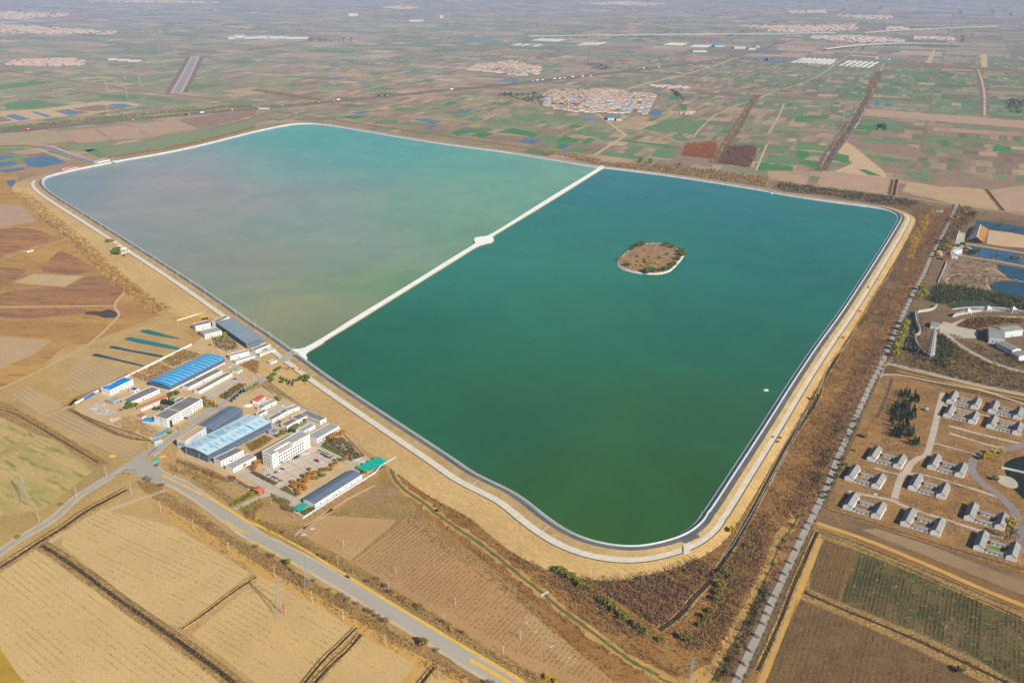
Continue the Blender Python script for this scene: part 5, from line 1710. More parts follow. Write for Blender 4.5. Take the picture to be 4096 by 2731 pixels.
# ------------------------------------------------------------------ park buildings on the right
# pagoda
p = at('G', 447, 1300)
root = empty('pagoda', (*p, 0), R(20), 'tall white seven-tiered pagoda tapering beside the pond', 'pagoda')
z = 0
hts = 9
b = MB()
n = 8
for i in range(hts):
    rr = 5.0 - i * .26
    h = 4.3 - i * .12 if i else 6.5
    cc = [(rr * math.cos(2 * math.pi * k / n), rr * math.sin(2 * math.pi * k / n)) for k in range(n)]
    b = MB()
    b.add([(x, y, z) for x, y in cc] + [(x * .97, y * .97, z + h) for x, y in cc], [(k, (k + 1) % n, n + (k + 1) % n, n + k) for k in range(n)])
    for k in range(n):
        a0 = 2 * math.pi * (k + .5) / n
        cx_, cy_ = (rr * .925) * math.cos(a0), (rr * .925) * math.sin(a0)
        b.add([(cx_ * 1.005 - math.sin(a0) * s * .5, cy_ * 1.005 + math.cos(a0) * s * .5, z + zz) for s, zz in ((-1, .8), (1, .8), (1, h * .7), (-1, h * .7))], [(3, 2, 1, 0), (0, 1, 2, 3)], 1)
    b.build('tier', [w_pale, m_glass], root)
    b = MB()
    b.add([(x * 1.28, y * 1.28, z + h - .15) for x, y in cc] + [(x * .9, y * .9, z + h + .75) for x, y in cc] + [(0, 0, z + h + .76)],
          [(k, (k + 1) % n, n + (k + 1) % n, n + k) for k in range(n)] + [(n + k, n + (k + 1) % n, 2 * n) for k in range(n)] + [tuple(range(n - 1, -1, -1))])
    b.build('eave', [r_tile], root)
    z += h
b = MB()
b.add([(2.9 * math.cos(2 * math.pi * k / n), 2.9 * math.sin(2 * math.pi * k / n), z) for k in range(n)] + [(0, 0, z + 4.2)], [(k, (k + 1) % n, n) for k in range(n)])
b.bar((0, 0, z + 3.6), (0, 0, z + 7), .3, 6, .05)
b.build('spire', [r_tile], root)
b = MB()
b.add([(8.6 * math.cos(2 * math.pi * k / n), 8.6 * math.sin(2 * math.pi * k / n), zz) for zz in (0, 1.0) for k in range(n)],
      [(k, (k + 1) % n, n + (k + 1) % n, n + k) for k in range(n)] + [tuple(range(n, 2 * n))])
b.build('plinth', [m_conc], root)


def arc_gallery(label, s, w, h, m, rm, name='gallery', bays=True, cat='gallery', base=0.0):
    line = chaikin(pts(s), 2)
    L_ = [0]
    for p_, q_ in zip(line[:-1], line[1:]):
        L_.append(L_[-1] + math.dist(p_, q_))
    root = empty(name, (*line[0], 0), 0, label, cat)
    lx, ly = line[0]
    line = [(a_ - lx, b_ - ly) for a_, b_ in line]
    V1, F1 = ribbon_vf(line, w, base + h)
    nn = len(line)
    V = []
    for i in range(nn):
        a_, c_ = np.array(V1[2 * i]), np.array(V1[2 * i + 1])
        mid = (a_ + c_) / 2 + (0, 0, 1.1)
        V += [tuple(a_), tuple(mid), tuple(c_), tuple(a_ - (0, 0, .2)), tuple(c_ - (0, 0, .2))]
    F = []
    for i in range(nn - 1):
        k, j = 5 * i, 5 * i + 5
        F += [(k, k + 1, j + 1, j), (k + 1, k + 2, j + 2, j + 1), (k + 3, j + 3, j + 4, k + 4), (k, j, j + 3, k + 3), (k + 2, k + 4, j + 4, j + 2)]
    link('roof', mesh_np('roof', V, F, rm), root)
    if bays:
        b = MB()
        step = 3.2
        t = .5
        while t < L_[-1]:
            i = max(j for j in range(nn) if L_[j] <= t)
            i = min(i, nn - 2)
            u = (t - L_[i]) / max(L_[i + 1] - L_[i], 1e-6)
            x_ = line[i][0] + (line[i + 1][0] - line[i][0]) * u
            y_ = line[i][1] + (line[i + 1][1] - line[i][1]) * u
            d = np.array([line[i + 1][0] - line[i][0], line[i + 1][1] - line[i][1]])
            d = d / np.linalg.norm(d)
            for sg in (-1, 1):
                X_, Y_ = x_ - d[1] * sg * w * .42, y_ + d[0] * sg * w * .42
                b.box(X_ - .18, X_ + .18, Y_ - .18, Y_ + .18, base, base + h - .1)
            t += step
        b.build('columns', m, root)
        Vb, Fb = ribbon_vf(line, .3, base + h * .75, off=w * .1)
        Vb2 = [(x, y, base) for x, y, _ in Vb]
        nb = len(Vb)
        Ff = [(2 * i, 2 * i + 2, nb + 2 * i + 2, nb + 2 * i) for i in range(nn - 1)] + [(2 * i + 1, nb + 2 * i + 1, nb + 2 * i + 3, 2 * i + 3) for i in range(nn - 1)]
        link('back_wall', mesh_np('back_wall', Vb + Vb2, Ff, m), root)
    return root


arc_gallery('curved white colonnade with a grey roof in the park', 'G 790,705 850,680 1000,650 1150,625 1290,610 1500,610 1700,635 1852,655 2100,700', 6, 4.6, w_white, r_tile)
for i, (x, y) in enumerate(((1010, 655), (1305, 620), (1680, 632))):
    p = at('G', x, y)
    root = empty('pavilion', (*p, 0), R(10), 'pointed white pavilion roof %s along the curved colonnade' % ('at its left end', 'at its middle', 'towards its right end')[i], 'pavilion', 'pavilions on the colonnade')
    b = MB()
    b.add([(-4.6, -4.6, 5.6), (4.6, -4.6, 5.6), (4.6, 4.6, 5.6), (-4.6, 4.6, 5.6), (0, 0, 10.2)], [(0, 1, 4), (1, 2, 4), (2, 3, 4), (3, 0, 4), (3, 2, 1, 0)])
    b.build('roof', [w_pale], root)
    b = MB()
    for x_ in (-3.6, 3.6):
        for y_ in (-3.6, 3.6):
            b.box(x_ - .3, x_ + .3, y_ - .3, y_ + .3, 0, 5.6)
    b.build('columns', [w_white], root)
arc_gallery('winding covered bridge over the dark pond, upper half', 'G 218,640 225,720 240,800 285,900 290,950 240,1000 215,990', 3.6, 3.6, w_white, r_low, name='covered_bridge', cat='covered bridge')
arc_gallery('winding covered bridge over the dark pond, lower half', 'G 215,1020 230,1100 280,1180 360,1245', 3.2, 3.4, w_white, r_low, name='covered_bridge', cat='covered bridge')
arc_gallery('stepped white gallery climbing the dark mound', 'G 260,640 340,625 430,615 500,590 540,540', 3.2, 3.6, w_white, r_tile, bays=True)
bld('two-part white tea house beside the stone plaza', 'G', (455, 830), (580, 850), (560, 780), 4.2, w_white, r_tile, 'gable', rise=1.4, name='tea_house', cat='tea house')
bld('museum wing with a broad grey roof on the upper right', 'G', (1560, 925), (1845, 890), (1730, 800), 9, w_pale, r_tile, 'gable', rise=2.5, name='museum_wing', cat='museum')
bld('white museum hall turned towards the plaza', 'G', (1335, 1000), (1570, 1030), (1560, 880), 9, w_pale, r_tile, 'gable', [('f', 1, 3, 1.6, 2.5, [2], 3, 3)], 2.5, 'museum_hall', 'museum')
bld('low museum wing running down to the lower right', 'G', (1450, 1090), (1680, 1200), (1720, 1140), 7, w_white, r_tile, 'gable', rise=2, name='museum_wing', cat='museum')
bld('white museum end block at the far lower right', 'G', (1665, 1230), (1780, 1290), (1830, 1190), 6.5, w_white, r_tile, 'gable', rise=1.5, name='museum_wing', cat='museum')
bld('white house by the park bridge with a pale blue roof', 'K', (690, 880), (780, 900), (770, 830), 4, w_pale, r_sky, name='house', cat='house')
bld('white gate building across the park yard', 'K', (570, 1040), (650, 1060), (660, 960), 5, w_white, w_pale, win=[('f', 1, 3, 1.5, 2, [1], .5, .5)], name='gatehouse', cat='gatehouse')
bld('grey station-like building at the head of the park road', 'K', (600, 1150), (740, 1160), (740, 1080), 4, w_pale, r_grey, name='house', cat='house')
bld('cream shelter beside the lane crossing', 'K', (290, 1090), (400, 1100), (400, 1035), 3.4, w_cream, m_sand, name='shelter', cat='shelter')
# sloped grandstand hall: dark glass face and grassy back
a0, a1, a2_, a3 = (at('K', *q) for q in ((1245, 440), (1160, 715), (910, 820), (1070, 470)))
c0, c1_ = at('K', 1410, 540), at('K', 1330, 870)
root = empty('wedge_hall', (*a1, 0), 0, 'wedge-shaped hall with a dark glass slope and a grassy back', 'hall')
ox, oy = a1
top = 13


def V2(p_, z_):
    return (p_[0] - ox, p_[1] - oy, z_)


t0, t1 = at('K', 1245, 440, top), at('K', 1160, 715, top)
b = MB()
b.add([V2(at('K', 1070, 480), 0), V2(at('K', 900, 822), 0), V2(t1, top), V2(t0, top)], [(0, 1, 2, 3), (3, 2, 1, 0)])
b.build('glass_slope', [mat('blue_glass', (.015, .03, .075), (.02, .045, .1), s1=.1, rough=.15, spec=.5)], root)
b = MB()
b.add([V2(t0, top + .03), V2(t1, top + .03), V2(c1_, 0), V2(c0, 0)], [(0, 1, 2, 3), (3, 2, 1, 0)])
b.build('grass_slope', [m_scrub], root)
b = MB()
b.add([V2(at('K', 900, 822), 0), V2(c1_, 0), V2(t1, top)], [(0, 1, 2), (2, 1, 0)])
b.build('end_wall', [wallm('end_brick', (.12, .08, .09))], root)
b = MB()
b.add([V2(at('K', 1070, 480), 0), V2(t0, top), V2(c0, 0)], [(0, 1, 2), (2, 1, 0)])
b.build('end_wall', [wallm('end_brick', (.12, .08, .09))], root)
b = MB()
b.bar(V2(t0, top + .1), V2(t1, top + .1), .7)
b.build('ridge_coping', [w_white], root)
wall_line('white walkway wall between park yard and lane', 'K 770,590 700,775', 3, w_white)
wall_line('long pale wall at the edge of the park strip', 'M3 1640,840 1600,940 1560,1030', 2.4, w_cream)
wall_line('short white fallen slab structure in the brown wood', 'M3 1540,378 1600,385 1598,366', 3.0, w_white, 2.2, name='ruin', cat='ruin')
wall_line('white footbridge pier stretching into the pond', 'L3 2140,1160 2300,1195 2360,1210', 1.4, m_conc, 2.6, name='footbridge', cat='footbridge')
wall_line('slim footbridge over the teal pond by the islet park', 'G 1690,145 1852,190 2000,230', 1.2, m_conc, 2.0, name='footbridge', cat='footbridge')
wall_line('white jetty sticking out into the blue canal', 'K 930,930 1040,1000', 1.2, w_white, 2.4, name='jetty', cat='jetty')
# ------------------------------------------------------------------ vegetation
def leafm(name, c1, c2, c3=None, s=.5, rough=.8):
    m = mat(name, c1, c2, c3, s1=.12, s2=s, t3=(.5, .65), rough=rough, spec=.15)
    return m


v_green = leafm('leaf_green', (.085, .12, .035), (.14, .17, .045), (.045, .07, .025))
v_olive = leafm('leaf_olive', (.15, .155, .05), (.20, .19, .06), (.10, .10, .035))
v_dark = leafm('leaf_dark', (.022, .042, .022), (.035, .06, .03), (.015, .03, .018))
v_yellow = leafm('leaf_yellow', (.42, .30, .04), (.34, .27, .05), (.46, .34, .06))
v_orange = leafm('leaf_orange', (.36, .19, .06), (.27, .14, .05), (.42, .26, .09))
v_lime = leafm('leaf_lime', (.20, .22, .045), (.27, .26, .05), (.14, .16, .04))
v_bare = leafm('twig_grey', (.16, .115, .075), (.25, .18, .115), (.085, .06, .045))
v_brown = leafm('twig_brown', (.20, .12, .055), (.30, .19, .085), (.11, .07, .035))
v_straw = leafm('reed_straw', (.40, .29, .14), (.30, .205, .10), (.21, .14, .075))
v_rust = leafm('rust_foliage', (.24, .09, .04), (.30, .14, .06), (.16, .07, .04))
v_plum = leafm('plum_twigs', (.13, .075, .06), (.19, .11, .08), (.09, .055, .045))
v_trunk = mat('bark', (.13, .10, .075), (.2, .16, .12), s1=.5)


def leaf_quads(C, S, flatness=.7, upright=0.0):
    """one four-sided leaf clump per centre"""
    n = len(C)
    d1 = rng.normal(size=(n, 3))
    d1[:, 2] += upright * 3 * np.sign(d1[:, 2] + .01)
    d1 /= np.linalg.norm(d1, axis=1)[:, None]
    d2 = rng.normal(size=(n, 3))
    d2 -= (d2 * d1).sum(1)[:, None] * d1
    d2 /= np.linalg.norm(d2, axis=1)[:, None]
    a = d1 * S[:, None]
    b = d2 * (S * flatness)[:, None]
    V = np.stack([C - a, C - b * .8, C + a, C + b], 1).reshape(-1, 3)
    F = np.arange(4 * n).reshape(-1, 4)
    return V, F


def crown_cloud(n, R_, H_, z0, lobes=5, shape='round'):
    if shape == 'cone':
        t = rng.random(n) ** .7
        rr = R_ * (1 - t) * (.55 + .45 * rng.random(n)) + .1
        a = rng.random(n) * 2 * math.pi
        return np.column_stack([rr * np.cos(a), rr * np.sin(a), z0 + t * H_])
    if shape == 'column':
        t = rng.random(n)
        rr = R_ * np.sqrt(rng.random(n)) * np.sin(np.pi * (t * .9 + .08)) ** .6
        a = rng.random(n) * 2 * math.pi
        return np.column_stack([rr * np.cos(a), rr * np.sin(a), z0 + t * H_])
    L = []
    for i in range(lobes):
        a = 2 * math.pi * i / lobes + rng.uniform(-.5, .5)
        q = R_ * rng.uniform(.25, .55)
        L.append((q * math.cos(a), q * math.sin(a), z0 + H_ * rng.uniform(.3, .7), R_ * rng.uniform(.4, .62)))
    L.append((0, 0, z0 + H_ * .62, R_ * .55))
    L = np.array(L)
    k = rng.integers(0, len(L), n)
    d = rng.normal(size=(n, 3))
    d /= np.linalg.norm(d, axis=1)[:, None]
    r = L[k, 3] * (.55 + .45 * rng.random(n) ** .5)
    P = L[k, :3] + d * r[:, None] * np.array([1, 1, H_ / (2 * R_)])
    P[:, 2] = np.clip(P[:, 2], z0 * .6, None)
    return P


CR_ = {}


def crown_mesh(kind, m, v):
    key = (kind, m.name, v)
    if key in CR_:
        return CR_[key]
    spec = {'round': (260, 1.05, 1.35, .45, .22), 'bush': (190, 1.12, 1.15, .05, .25), 'cone': (130, 1.0, 5.2, .3, .45), 'column': (190, 1.0, 4.4, .5, .32),
            'bare': (210, 1.05, 1.8, .5, .17)}[kind]
    n, R_, H_, z0, s = spec
    P = crown_cloud(n, R_, H_, z0, 7 if kind in ('round', 'bush') else 5, kind if kind in ('cone', 'column') else 'round')
    S = s * rng.uniform(.6, 1.3, n)
    V, F = leaf_quads(P, S, .35 if kind == 'bare' else .75, .5 if kind in ('bare', 'cone', 'column') else 0)
    CR_[key] = mesh_np('crown', V, F, m)
    return CR_[key]


_tr = {}


def trunk_mesh(kind):
    if kind not in _tr:
        b = MB()
        h = {'round': .9, 'bush': .4, 'cone': 1.2, 'column': 2.2, 'bare': 1.4}[kind]
        b.bar((0, 0, -.05), (.02, .01, h), .085, 6, .05)
        for i in range(3):
            a = 2.1 * i
            b.bar((.02, 0, h * .7), (.45 * math.cos(a), .45 * math.sin(a), h * 1.2), .04, 4, .015)
        _tr[kind] = b.mesh('trunk', [v_trunk])
    return _tr[kind]


def tree(p, R_, kind, m, label, group=None, z=0.0, name='tree', cat='tree', single=False, zs=1.0):
    me = crown_mesh(kind, m, int(rng.integers(0, 3)))
    rz = rng.uniform(0, 6.28)
    s = R_ * rng.uniform(.92, 1.08)
    if single:
        o = link(name, me)
        o.location = (p[0], p[1], z)
        o.rotation_euler = (0, 0, rz)
        o.scale = (s, s, s * zs)
        return tag(o, label, cat, group)
    root = empty(name, (p[0], p[1], z), rz, label, cat, group)
    root.scale = (s, s, s * zs)
    link('crown', me, root)
    link('trunk', trunk_mesh(kind), root)
    return root


def spots(s):
    """tokens: tag, or x,y,radius"""
    out, t = [], 'F'
    for w in s.split():
        if w in TAGS:
            t = w
        else:
            a = w.split(',')
            out.append((t, float(a[0]), float(a[1]), float(a[2])))
    return out


def pixpos(sp):
    ox, oy, k = TAGS[sp[0]]
    return ox + sp[1] * k, oy + sp[2] * k


def grove(s, kind, m, what, where, name='tree', cat='tree', z=0.0, group=None, zs=1.0, order='left to right'):
    L = spots(s)
    key = (lambda q: pixpos(q)[0]) if order == 'left to right' else (lambda q: pixpos(q)[1])
    L.sort(key=key)
    n = len(L)
    for i, sp in enumerate(L):
        p = at(sp[0], sp[1], sp[2], z)
        if n == 1:
            lab = f'{what} {where}'
        else:
            tail = 'from the left' if order == 'left to right' else 'from the top'
            lab = f'{what} {where}, {nth(i)} {tail}'
        tree(p, sp[3], kind, m, lab, group if n > 1 else None, z, name, cat, zs=zs)


# ---- the island
isl = chaikin(pts('I 640,490 540,580 470,650 400,720 385,790 410,850 480,900 580,950 820,1015 1100,1048 1400,1048 1600,1005 1700,945 1850,790 1960,650 1990,560 1880,470 1760,415 1560,345 1300,312 1100,330 850,375 720,430', WZ), 1, True)
n_ = len(isl)
ci = np.mean(isl, 0)
P0 = np.array(isl)
tg_ = np.roll(P0, -1, 0) - np.roll(P0, 1, 0)
tg_ /= np.linalg.norm(tg_, axis=1)[:, None]
sg = 1 if ((P0[0] - ci) @ np.array([tg_[0][1], -tg_[0][0]])) > 0 else -1
no = np.stack([tg_[:, 1], -tg_[:, 0]], 1) * sg
ringsI = [np.column_stack([P0 + no * a, np.full(n_, z_)]) for a, z_ in ((2, WZ - 1), (0, WZ + .1), (-2.4, 3.7), (-3.0, 3.75), (-3.2, 3.3))]
V = np.concatenate(ringsI + [np.array([[ci[0], ci[1], 3.6]])])
F, MI = [], []
for j in range(4):
    for i in range(n_):
        q = (j * n_ + i, j * n_ + (i + 1) % n_, (j + 1) * n_ + (i + 1) % n_, (j + 1) * n_ + i)
        F.append(q if sg * 1 > 0 else q[::-1])
        MI.append(0)
for i in range(n_):
    q = (4 * n_ + i, 4 * n_ + (i + 1) % n_, 5 * n_)
    F.append(q if sg > 0 else q[::-1])
    MI.append(1)
m_isl = mat('island_soil', (.33, .22, .15), (.27, .18, .12), (.19, .125, .09), s1=.05, s2=.3, t3=(.5, .65), bump=.5)
tag(link('island', mesh_np('island', V, F, [m_conc, m_isl], MI)), 'brown island with a white stone rim in the green basin', None, None, 'structure')
grove('I 860,400,7 760,470,4.5 1010,370,8.5 1560,375,6.5 1700,415,5.5 1920,530,7.5 1950,610,5.5 1820,700,6 1860,590,5 1720,830,6 1620,930,6.5 1500,960,6 1380,960,5 1240,980,6.5 1110,1000,7.5 640,840,6 1590,585,3 1410,680,3 880,640,2.5 420,690,3 1060,720,3 1100,1020,5',
      'bush', v_green, 'rounded green tree', 'on the island shore', z=3.4, group='trees on the island', zs=1.15)
grove('I 1180,640,3.5 1090,770,4 1240,770,3 1340,800,3 920,750,3 880,830,2.5 1000,850,3.5', 'bush', v_yellow, 'low yellow shrub', 'in the island scrub', 'shrub', 'shrub', z=3.3, group='yellow shrubs on the island')


def along(line, off, w, dens, t0=0, t1=1):
    Ls = np.cumsum([0] + [math.dist(a, b) for a, b in zip(line[:-1], line[1:])])
    n = int(Ls[-1] * (t1 - t0) * w * dens)
    s = rng.uniform(t0, t1, n) * Ls[-1]
    Lx = np.interp(s, Ls, [p[0] for p in line])
    Ly = np.interp(s, Ls, [p[1] for p in line])
    e = 1.0
    Dx = np.interp(s + e, Ls, [p[0] for p in line]) - np.interp(s - e, Ls, [p[0] for p in line])
    Dy = np.interp(s + e, Ls, [p[1] for p in line]) - np.interp(s - e, Ls, [p[1] for p in line])
    d = np.hypot(Dx, Dy) + 1e-9
    o_ = off + rng.uniform(-w / 2, w / 2, n)
    return Lx - Dy / d * o_, Ly + Dx / d * o_


# ---- masses nobody could count: built as one mesh per stretch
def scatter_poly(poly, n, avoid=None):
    x0, x1 = min(p[0] for p in poly), max(p[0] for p in poly)
    y0, y1 = min(p[1] for p in poly), max(p[1] for p in poly)
    X = rng.uniform(x0, x1, n * 4)
    Y = rng.uniform(y0, y1, n * 4)
    k = inside(X, Y, poly)
    if avoid:
        for pl, w in avoid:
            k &= dist_poly(X, Y, pl, False) > w
    k &= ~inside(X, Y, RING_OUT)
    return X[k][:n], Y[k][:n]


def poly_area(p):
    return abs(sum(p[i][0] * p[(i + 1) % len(p)][1] - p[(i + 1) % len(p)][0] * p[i][1] for i in range(len(p)))) / 2


def clumps(X, Y, r, h, per, m, name, lab, size=.5, upright=.3, z=0.0, flat_=.5, patchy=0.0):
    """stuff: per leaf clumps round each point; patchy thins the cover unevenly"""
    if patchy:
        k = (vnoise(X, Y, 22) - .5) * 3.2 + rng.normal(0, .35, len(X)) > (patchy - .8)
        X, Y = X[k], Y[k]
    n = len(X)
    if n == 0:
        return
    rr = r * rng.uniform(.5, 1.4, n)
    hh = h * rng.uniform(.5, 1.3, n)
    a = rng.random((n, per)) * 2 * np.pi
    q = np.sqrt(rng.random((n, per)))
    t = rng.random((n, per))
    C = np.stack([X[:, None] + rr[:, None] * q * np.cos(a) * (1 - .4 * t), Y[:, None] + rr[:, None] * q * np.sin(a) * (1 - .4 * t),
                  z + .1 + hh[:, None] * t], -1).reshape(-1, 3)
    S = size * rng.uniform(.5, 1.5, len(C))
    V, F = leaf_quads(C, S, flat_, upright)
    o = link(name, mesh_np(name, V, F, m))
    tag(o, lab, None, None, 'stuff')


LANE_R = chaikin(pts(RL), 1)
CRK = chaikin(pts(CR), 1)
DTC = chaikin(pts('L3 710,0 640,120 500,350 460,500 400,620 250,830 150,990 0,1280 B2 2200,0 2050,270 1900,500 1820,630 1650,800 1540,950 1350,1080'), 1)
AV = [(LANE_R, 5.5), (CRK, 5), (DTC, 3.4)]
z1 = pts('L3 900,80 1120,0 900,500 720,1000 480,1568 B3 300,200 60,650 -60,900 B2 2100,1450 1750,1350 1500,1568 1200,1500 800,1250 400,950 100,750 B1 2300,640 B1 1900,280 1640,60 L1 1568,1480 1350,1330 1290,1160 1400,1160 1568,1240 B2 0,170 350,430 700,560 1060,600 1450,500 1750,400 1980,200 2200,-100 L3 300,500 700,-200')
area1 = poly_area(z1)
for m_, nm, dens, r_, h_, s_, pt in ((v_brown, 'brushwood', .13, 1.5, 2.2, .5, .5), (v_straw, 'reeds', .09, 1.3, 1.6, .45, .7), (v_bare, 'brushwood', .035, 1.7, 5.5, .5, .55), (v_plum, 'brushwood', .05, 1.5, 2.6, .5, .7)):
    X, Y = scatter_poly(z1, int(area1 * dens), AV)
    clumps(X, Y, r_, h_, 9, m_, nm, None, s_, .7, patchy=pt)
z2 = pts('M3 700,215 1250,310 1700,390 1560,680 1400,950 1250,1250 1150,1568 L3 1100,40 900,60 800,-150 M3 1010,1100 1180,860 1260,720 1330,520 1300,400 1150,340')
area2_ = poly_area(z2)
for m_, nm, dens, r_, h_, s_ in ((v_bare, 'bare_woodland', .06, 2.2, 7, .65), (v_brown, 'brushwood', .06, 2.0, 3, .6), (v_plum, 'brushwood', .04, 2.0, 4, .6)):
    X, Y = scatter_poly(z2, int(area2_ * dens), AV)
    clumps(X, Y, r_, h_, 9, m_, nm, None, s_, .8, patchy=.5)
z3 = pts('M3 1500,370 1530,400 1400,650 1330,830 1280,830 1300,640 1400,500')
X, Y = scatter_poly(z3, 330, None)
clumps(X, Y, 3.6, 12, 22, v_yellow, 'yellow_poplars', None, .8, .6, patchy=.3)
ip = pts('I 640,500 480,650 420,780 500,900 820,985 1100,1010 1400,1010 1600,960 1820,770 1930,640 1860,480 1560,370 1300,330 1100,350 850,390 720,450')
for m_, k, r_, h_ in ((v_brown, 330, 1.8, 1.5), (v_plum, 130, 1.8, 2.2), (v_olive, 75, 2.2, 2.6), (v_straw, 200, 1.4, 1.0)):
    X, Y = rng.uniform(min(p[0] for p in ip), max(p[0] for p in ip), 4 * k), rng.uniform(min(p[1] for p in ip), max(p[1] for p in ip), 4 * k)
    kk = inside(X, Y, ip)
    clumps(X[kk][:k], Y[kk][:k], r_, h_, 10, m_, 'island_brush', None, .6, .4, z=3.4)
# rows of young bare trees under the near corner
z1b = pts('B2 760,600 1060,620 1400,560 1700,430 1850,500 1700,760 1500,1000 1300,1040 1100,900 850,750')
X, Y = scatter_poly(z1b, 620, AV)
clumps(X, Y, 1.5, 6, 14, v_bare, 'bare_woodland', None, .6, .9)
clumps(X + 3, Y - 3, 1.2, 4, 9, v_plum, 'bare_woodland', None, .6, .9)
z1c = pts('B2 0,160 300,430 700,600 1000,900 1250,1150 1150,1200 800,950 400,700 0,450')
X, Y = scatter_poly(z1c, 500)
clumps(X, Y, 1.6, 5, 12, v_bare, 'bare_woodland', None, .6, .8)
z1d = pts('B2 1880,600 2050,350 2200,150 2351,0 2351,350 2200,700 1950,1150 1750,1300 1500,1250 1650,1150 1850,900')
X, Y = scatter_poly(z1d, 900, AV)
clumps(X, Y, 1.8, 6, 12, v_bare, 'bare_woodland', None, .6, .8)
clumps(X + 4, Y + 2, 1.6, 3.5, 9, v_brown, 'brushwood', None, .6, .6)
z1e = pts('L3 700,500 900,100 1120,0 980,350 800,800 620,1200 450,1568 200,1568 400,1100')
X, Y = scatter_poly(z1e, 1500, AV)
clumps(X, Y, 1.8, 6, 12, v_bare, 'bare_woodland', None, .6, .8)
X, Y = along(LANE_R, 16, 20, .035, .0, .97)
clumps(X, Y, 1.8, 7, 14, v_plum, 'bare_woodland', None, .6, .9)
X, Y = along(LANE_R, 30, 40, .02, .1, .97)
clumps(X, Y, 1.8, 6, 12, v_bare, 'bare_woodland', None, .6, .9)
# far bank woodland behind the divider and behind the right corner
z4 = pts('T2 280,1395 700,1450 900,1500 1300,1520 1800,1560 2351,1640 M3 0,100 0,150 M2 2351,150 1300,10 T2 900,1545 500,1440 300,1420')
for m_, h_ in ((v_bare, 7), (v_straw, 4.5)):
    X, Y = scatter_poly(z4, 1500, None)
    clumps(X, Y, 3.5, h_, 9, m_, 'bare_woodland', None, 1.2, .8)
z5 = pts('M3 100,110 400,150 800,205 1200,255 1400,290 1300,330 1000,300 600,230 200,190 80,150')
X, Y = scatter_poly(z5, 1300, None)
clumps(X, Y, 4, 5, 9, v_dark, 'dark_thicket', None, 1.1, .4, patchy=.6)
clumps(X + rng.normal(0, 9, len(X)), Y + rng.normal(0, 9, len(X)), 4, 5, 8, v_bare, 'bare_woodland', None, 1.1, .6)
# plantations behind the reservoir
for s_, m_ in (('T2 1600,1330 1880,1310 1890,1370 1840,1460 1560,1430', v_rust), ('T2 1990,1340 2250,1350 2240,1430 2180,1540 1890,1500', v_plum)):
    X, Y = scatter_poly(pts(s_), 1000)
    clumps(X, Y, 2.6, 8, 10, m_, 'poplar_plantation', None, 1.0, .9)
# park shrubbery between road and plaza
z6 = pts('L3 1110,210 1400,260 1800,360 2351,480 2600,520 2600,300 2000,60 1700,-60 M3 1560,1500 1500,1568 1400,1340 L3 1230,100 1160,140')
AVP = [(chaikin(pts('G 740,1000 850,1100 1000,1190 1200,1300 1400,1400 1852,1530 2000,1570'), 1), 6)]
ap = poly_area(z6)
for m_, dens in ((v_dark, .035), (v_brown, .03), (v_olive, .018), (v_rust, .012), (v_plum, .012)):
    X, Y = scatter_poly(z6, int(ap * dens), AVP)
    clumps(X, Y, 2.4, 3.6, 12, m_, 'park_shrubbery', None, .7, .2, patchy=.25)
z7 = pts('G 560,240 880,260 1200,310 1500,370 1852,450 2000,500 2000,640 1800,600 1580,560 1300,450 1000,470 700,520 560,500 480,480 430,430 500,330')
for m_, k in ((v_dark, 900), (v_green, 350), (v_bare, 350)):
    X, Y = scatter_poly(z7, k)
    clumps(X, Y, 3.2, 7, 12, m_, 'wooded_mound', None, .9, .4)
z8 = pts('G 0,1150 300,1330 700,1500 G 700,1350 900,1180 780,1050 560,980 560,1200 500,1270 380,1260')
X, Y = scatter_poly(z8, 500)
clumps(X, Y, 2.4, 3.5, 12, v_dark, 'park_shrubbery', None, .7, .3)
z9 = pts('G 850,850 1000,740 1200,700 1500,710 1852,740 1852,800 1560,790 1300,850 1160,900')
for m_, k in ((v_dark, 250), (v_rust, 160), (v_brown, 160)):
    X, Y = scatter_poly(z9, k)
    clumps(X, Y, 2.4, 3.5, 12, m_, 'park_shrubbery', None, .7, .3)
z10 = pts('K 640,1180 1300,1250 1600,1340 1620,1420 1750,1568 G 1300,320 1200,280 700,200')
for m_, k in ((v_bare, 420), (v_dark, 150), (v_olive, 90)):
    X, Y = scatter_poly(z10, k)
    clumps(X, Y, 2.2, 2.6, 10, m_, 'park_shrubbery', None, .7, .4, patchy=.7)
z11 = pts('K 700,60 1000,60 1150,280 900,500 780,580 650,780 560,960 400,1000 300,900 450,560 600,300')
for m_, k in ((v_bare, 700), (v_orange, 130), (v_dark, 260), (v_olive, 180)):
    X, Y = scatter_poly(z11, k, AV)
    clumps(X, Y, 2.8, 6.5, 14, m_, 'park_shrubbery', None, .8, .5)
X, Y = scatter_poly(pts('K 1100,720 1200,700 1350,860 1200,880 1000,860'), 60)
clumps(X, Y, 2.6, 4, 14, v_plum, 'purple_shrubs', None, .8, .4)
z12 = pts('L3 560,380 680,180 1000,250 L3 860,600 700,900 480,1250 400,1400 430,1000')
X, Y = scatter_poly(pts('L3 640,660 800,640 780,900 640,1000 560,1200 480,1400 380,1400 430,1150 600,850'), 420, AV)
clumps(X, Y, 2.2, 5.5, 12, v_dark, 'dark_thicket', None, .7, .5, patchy=.7)
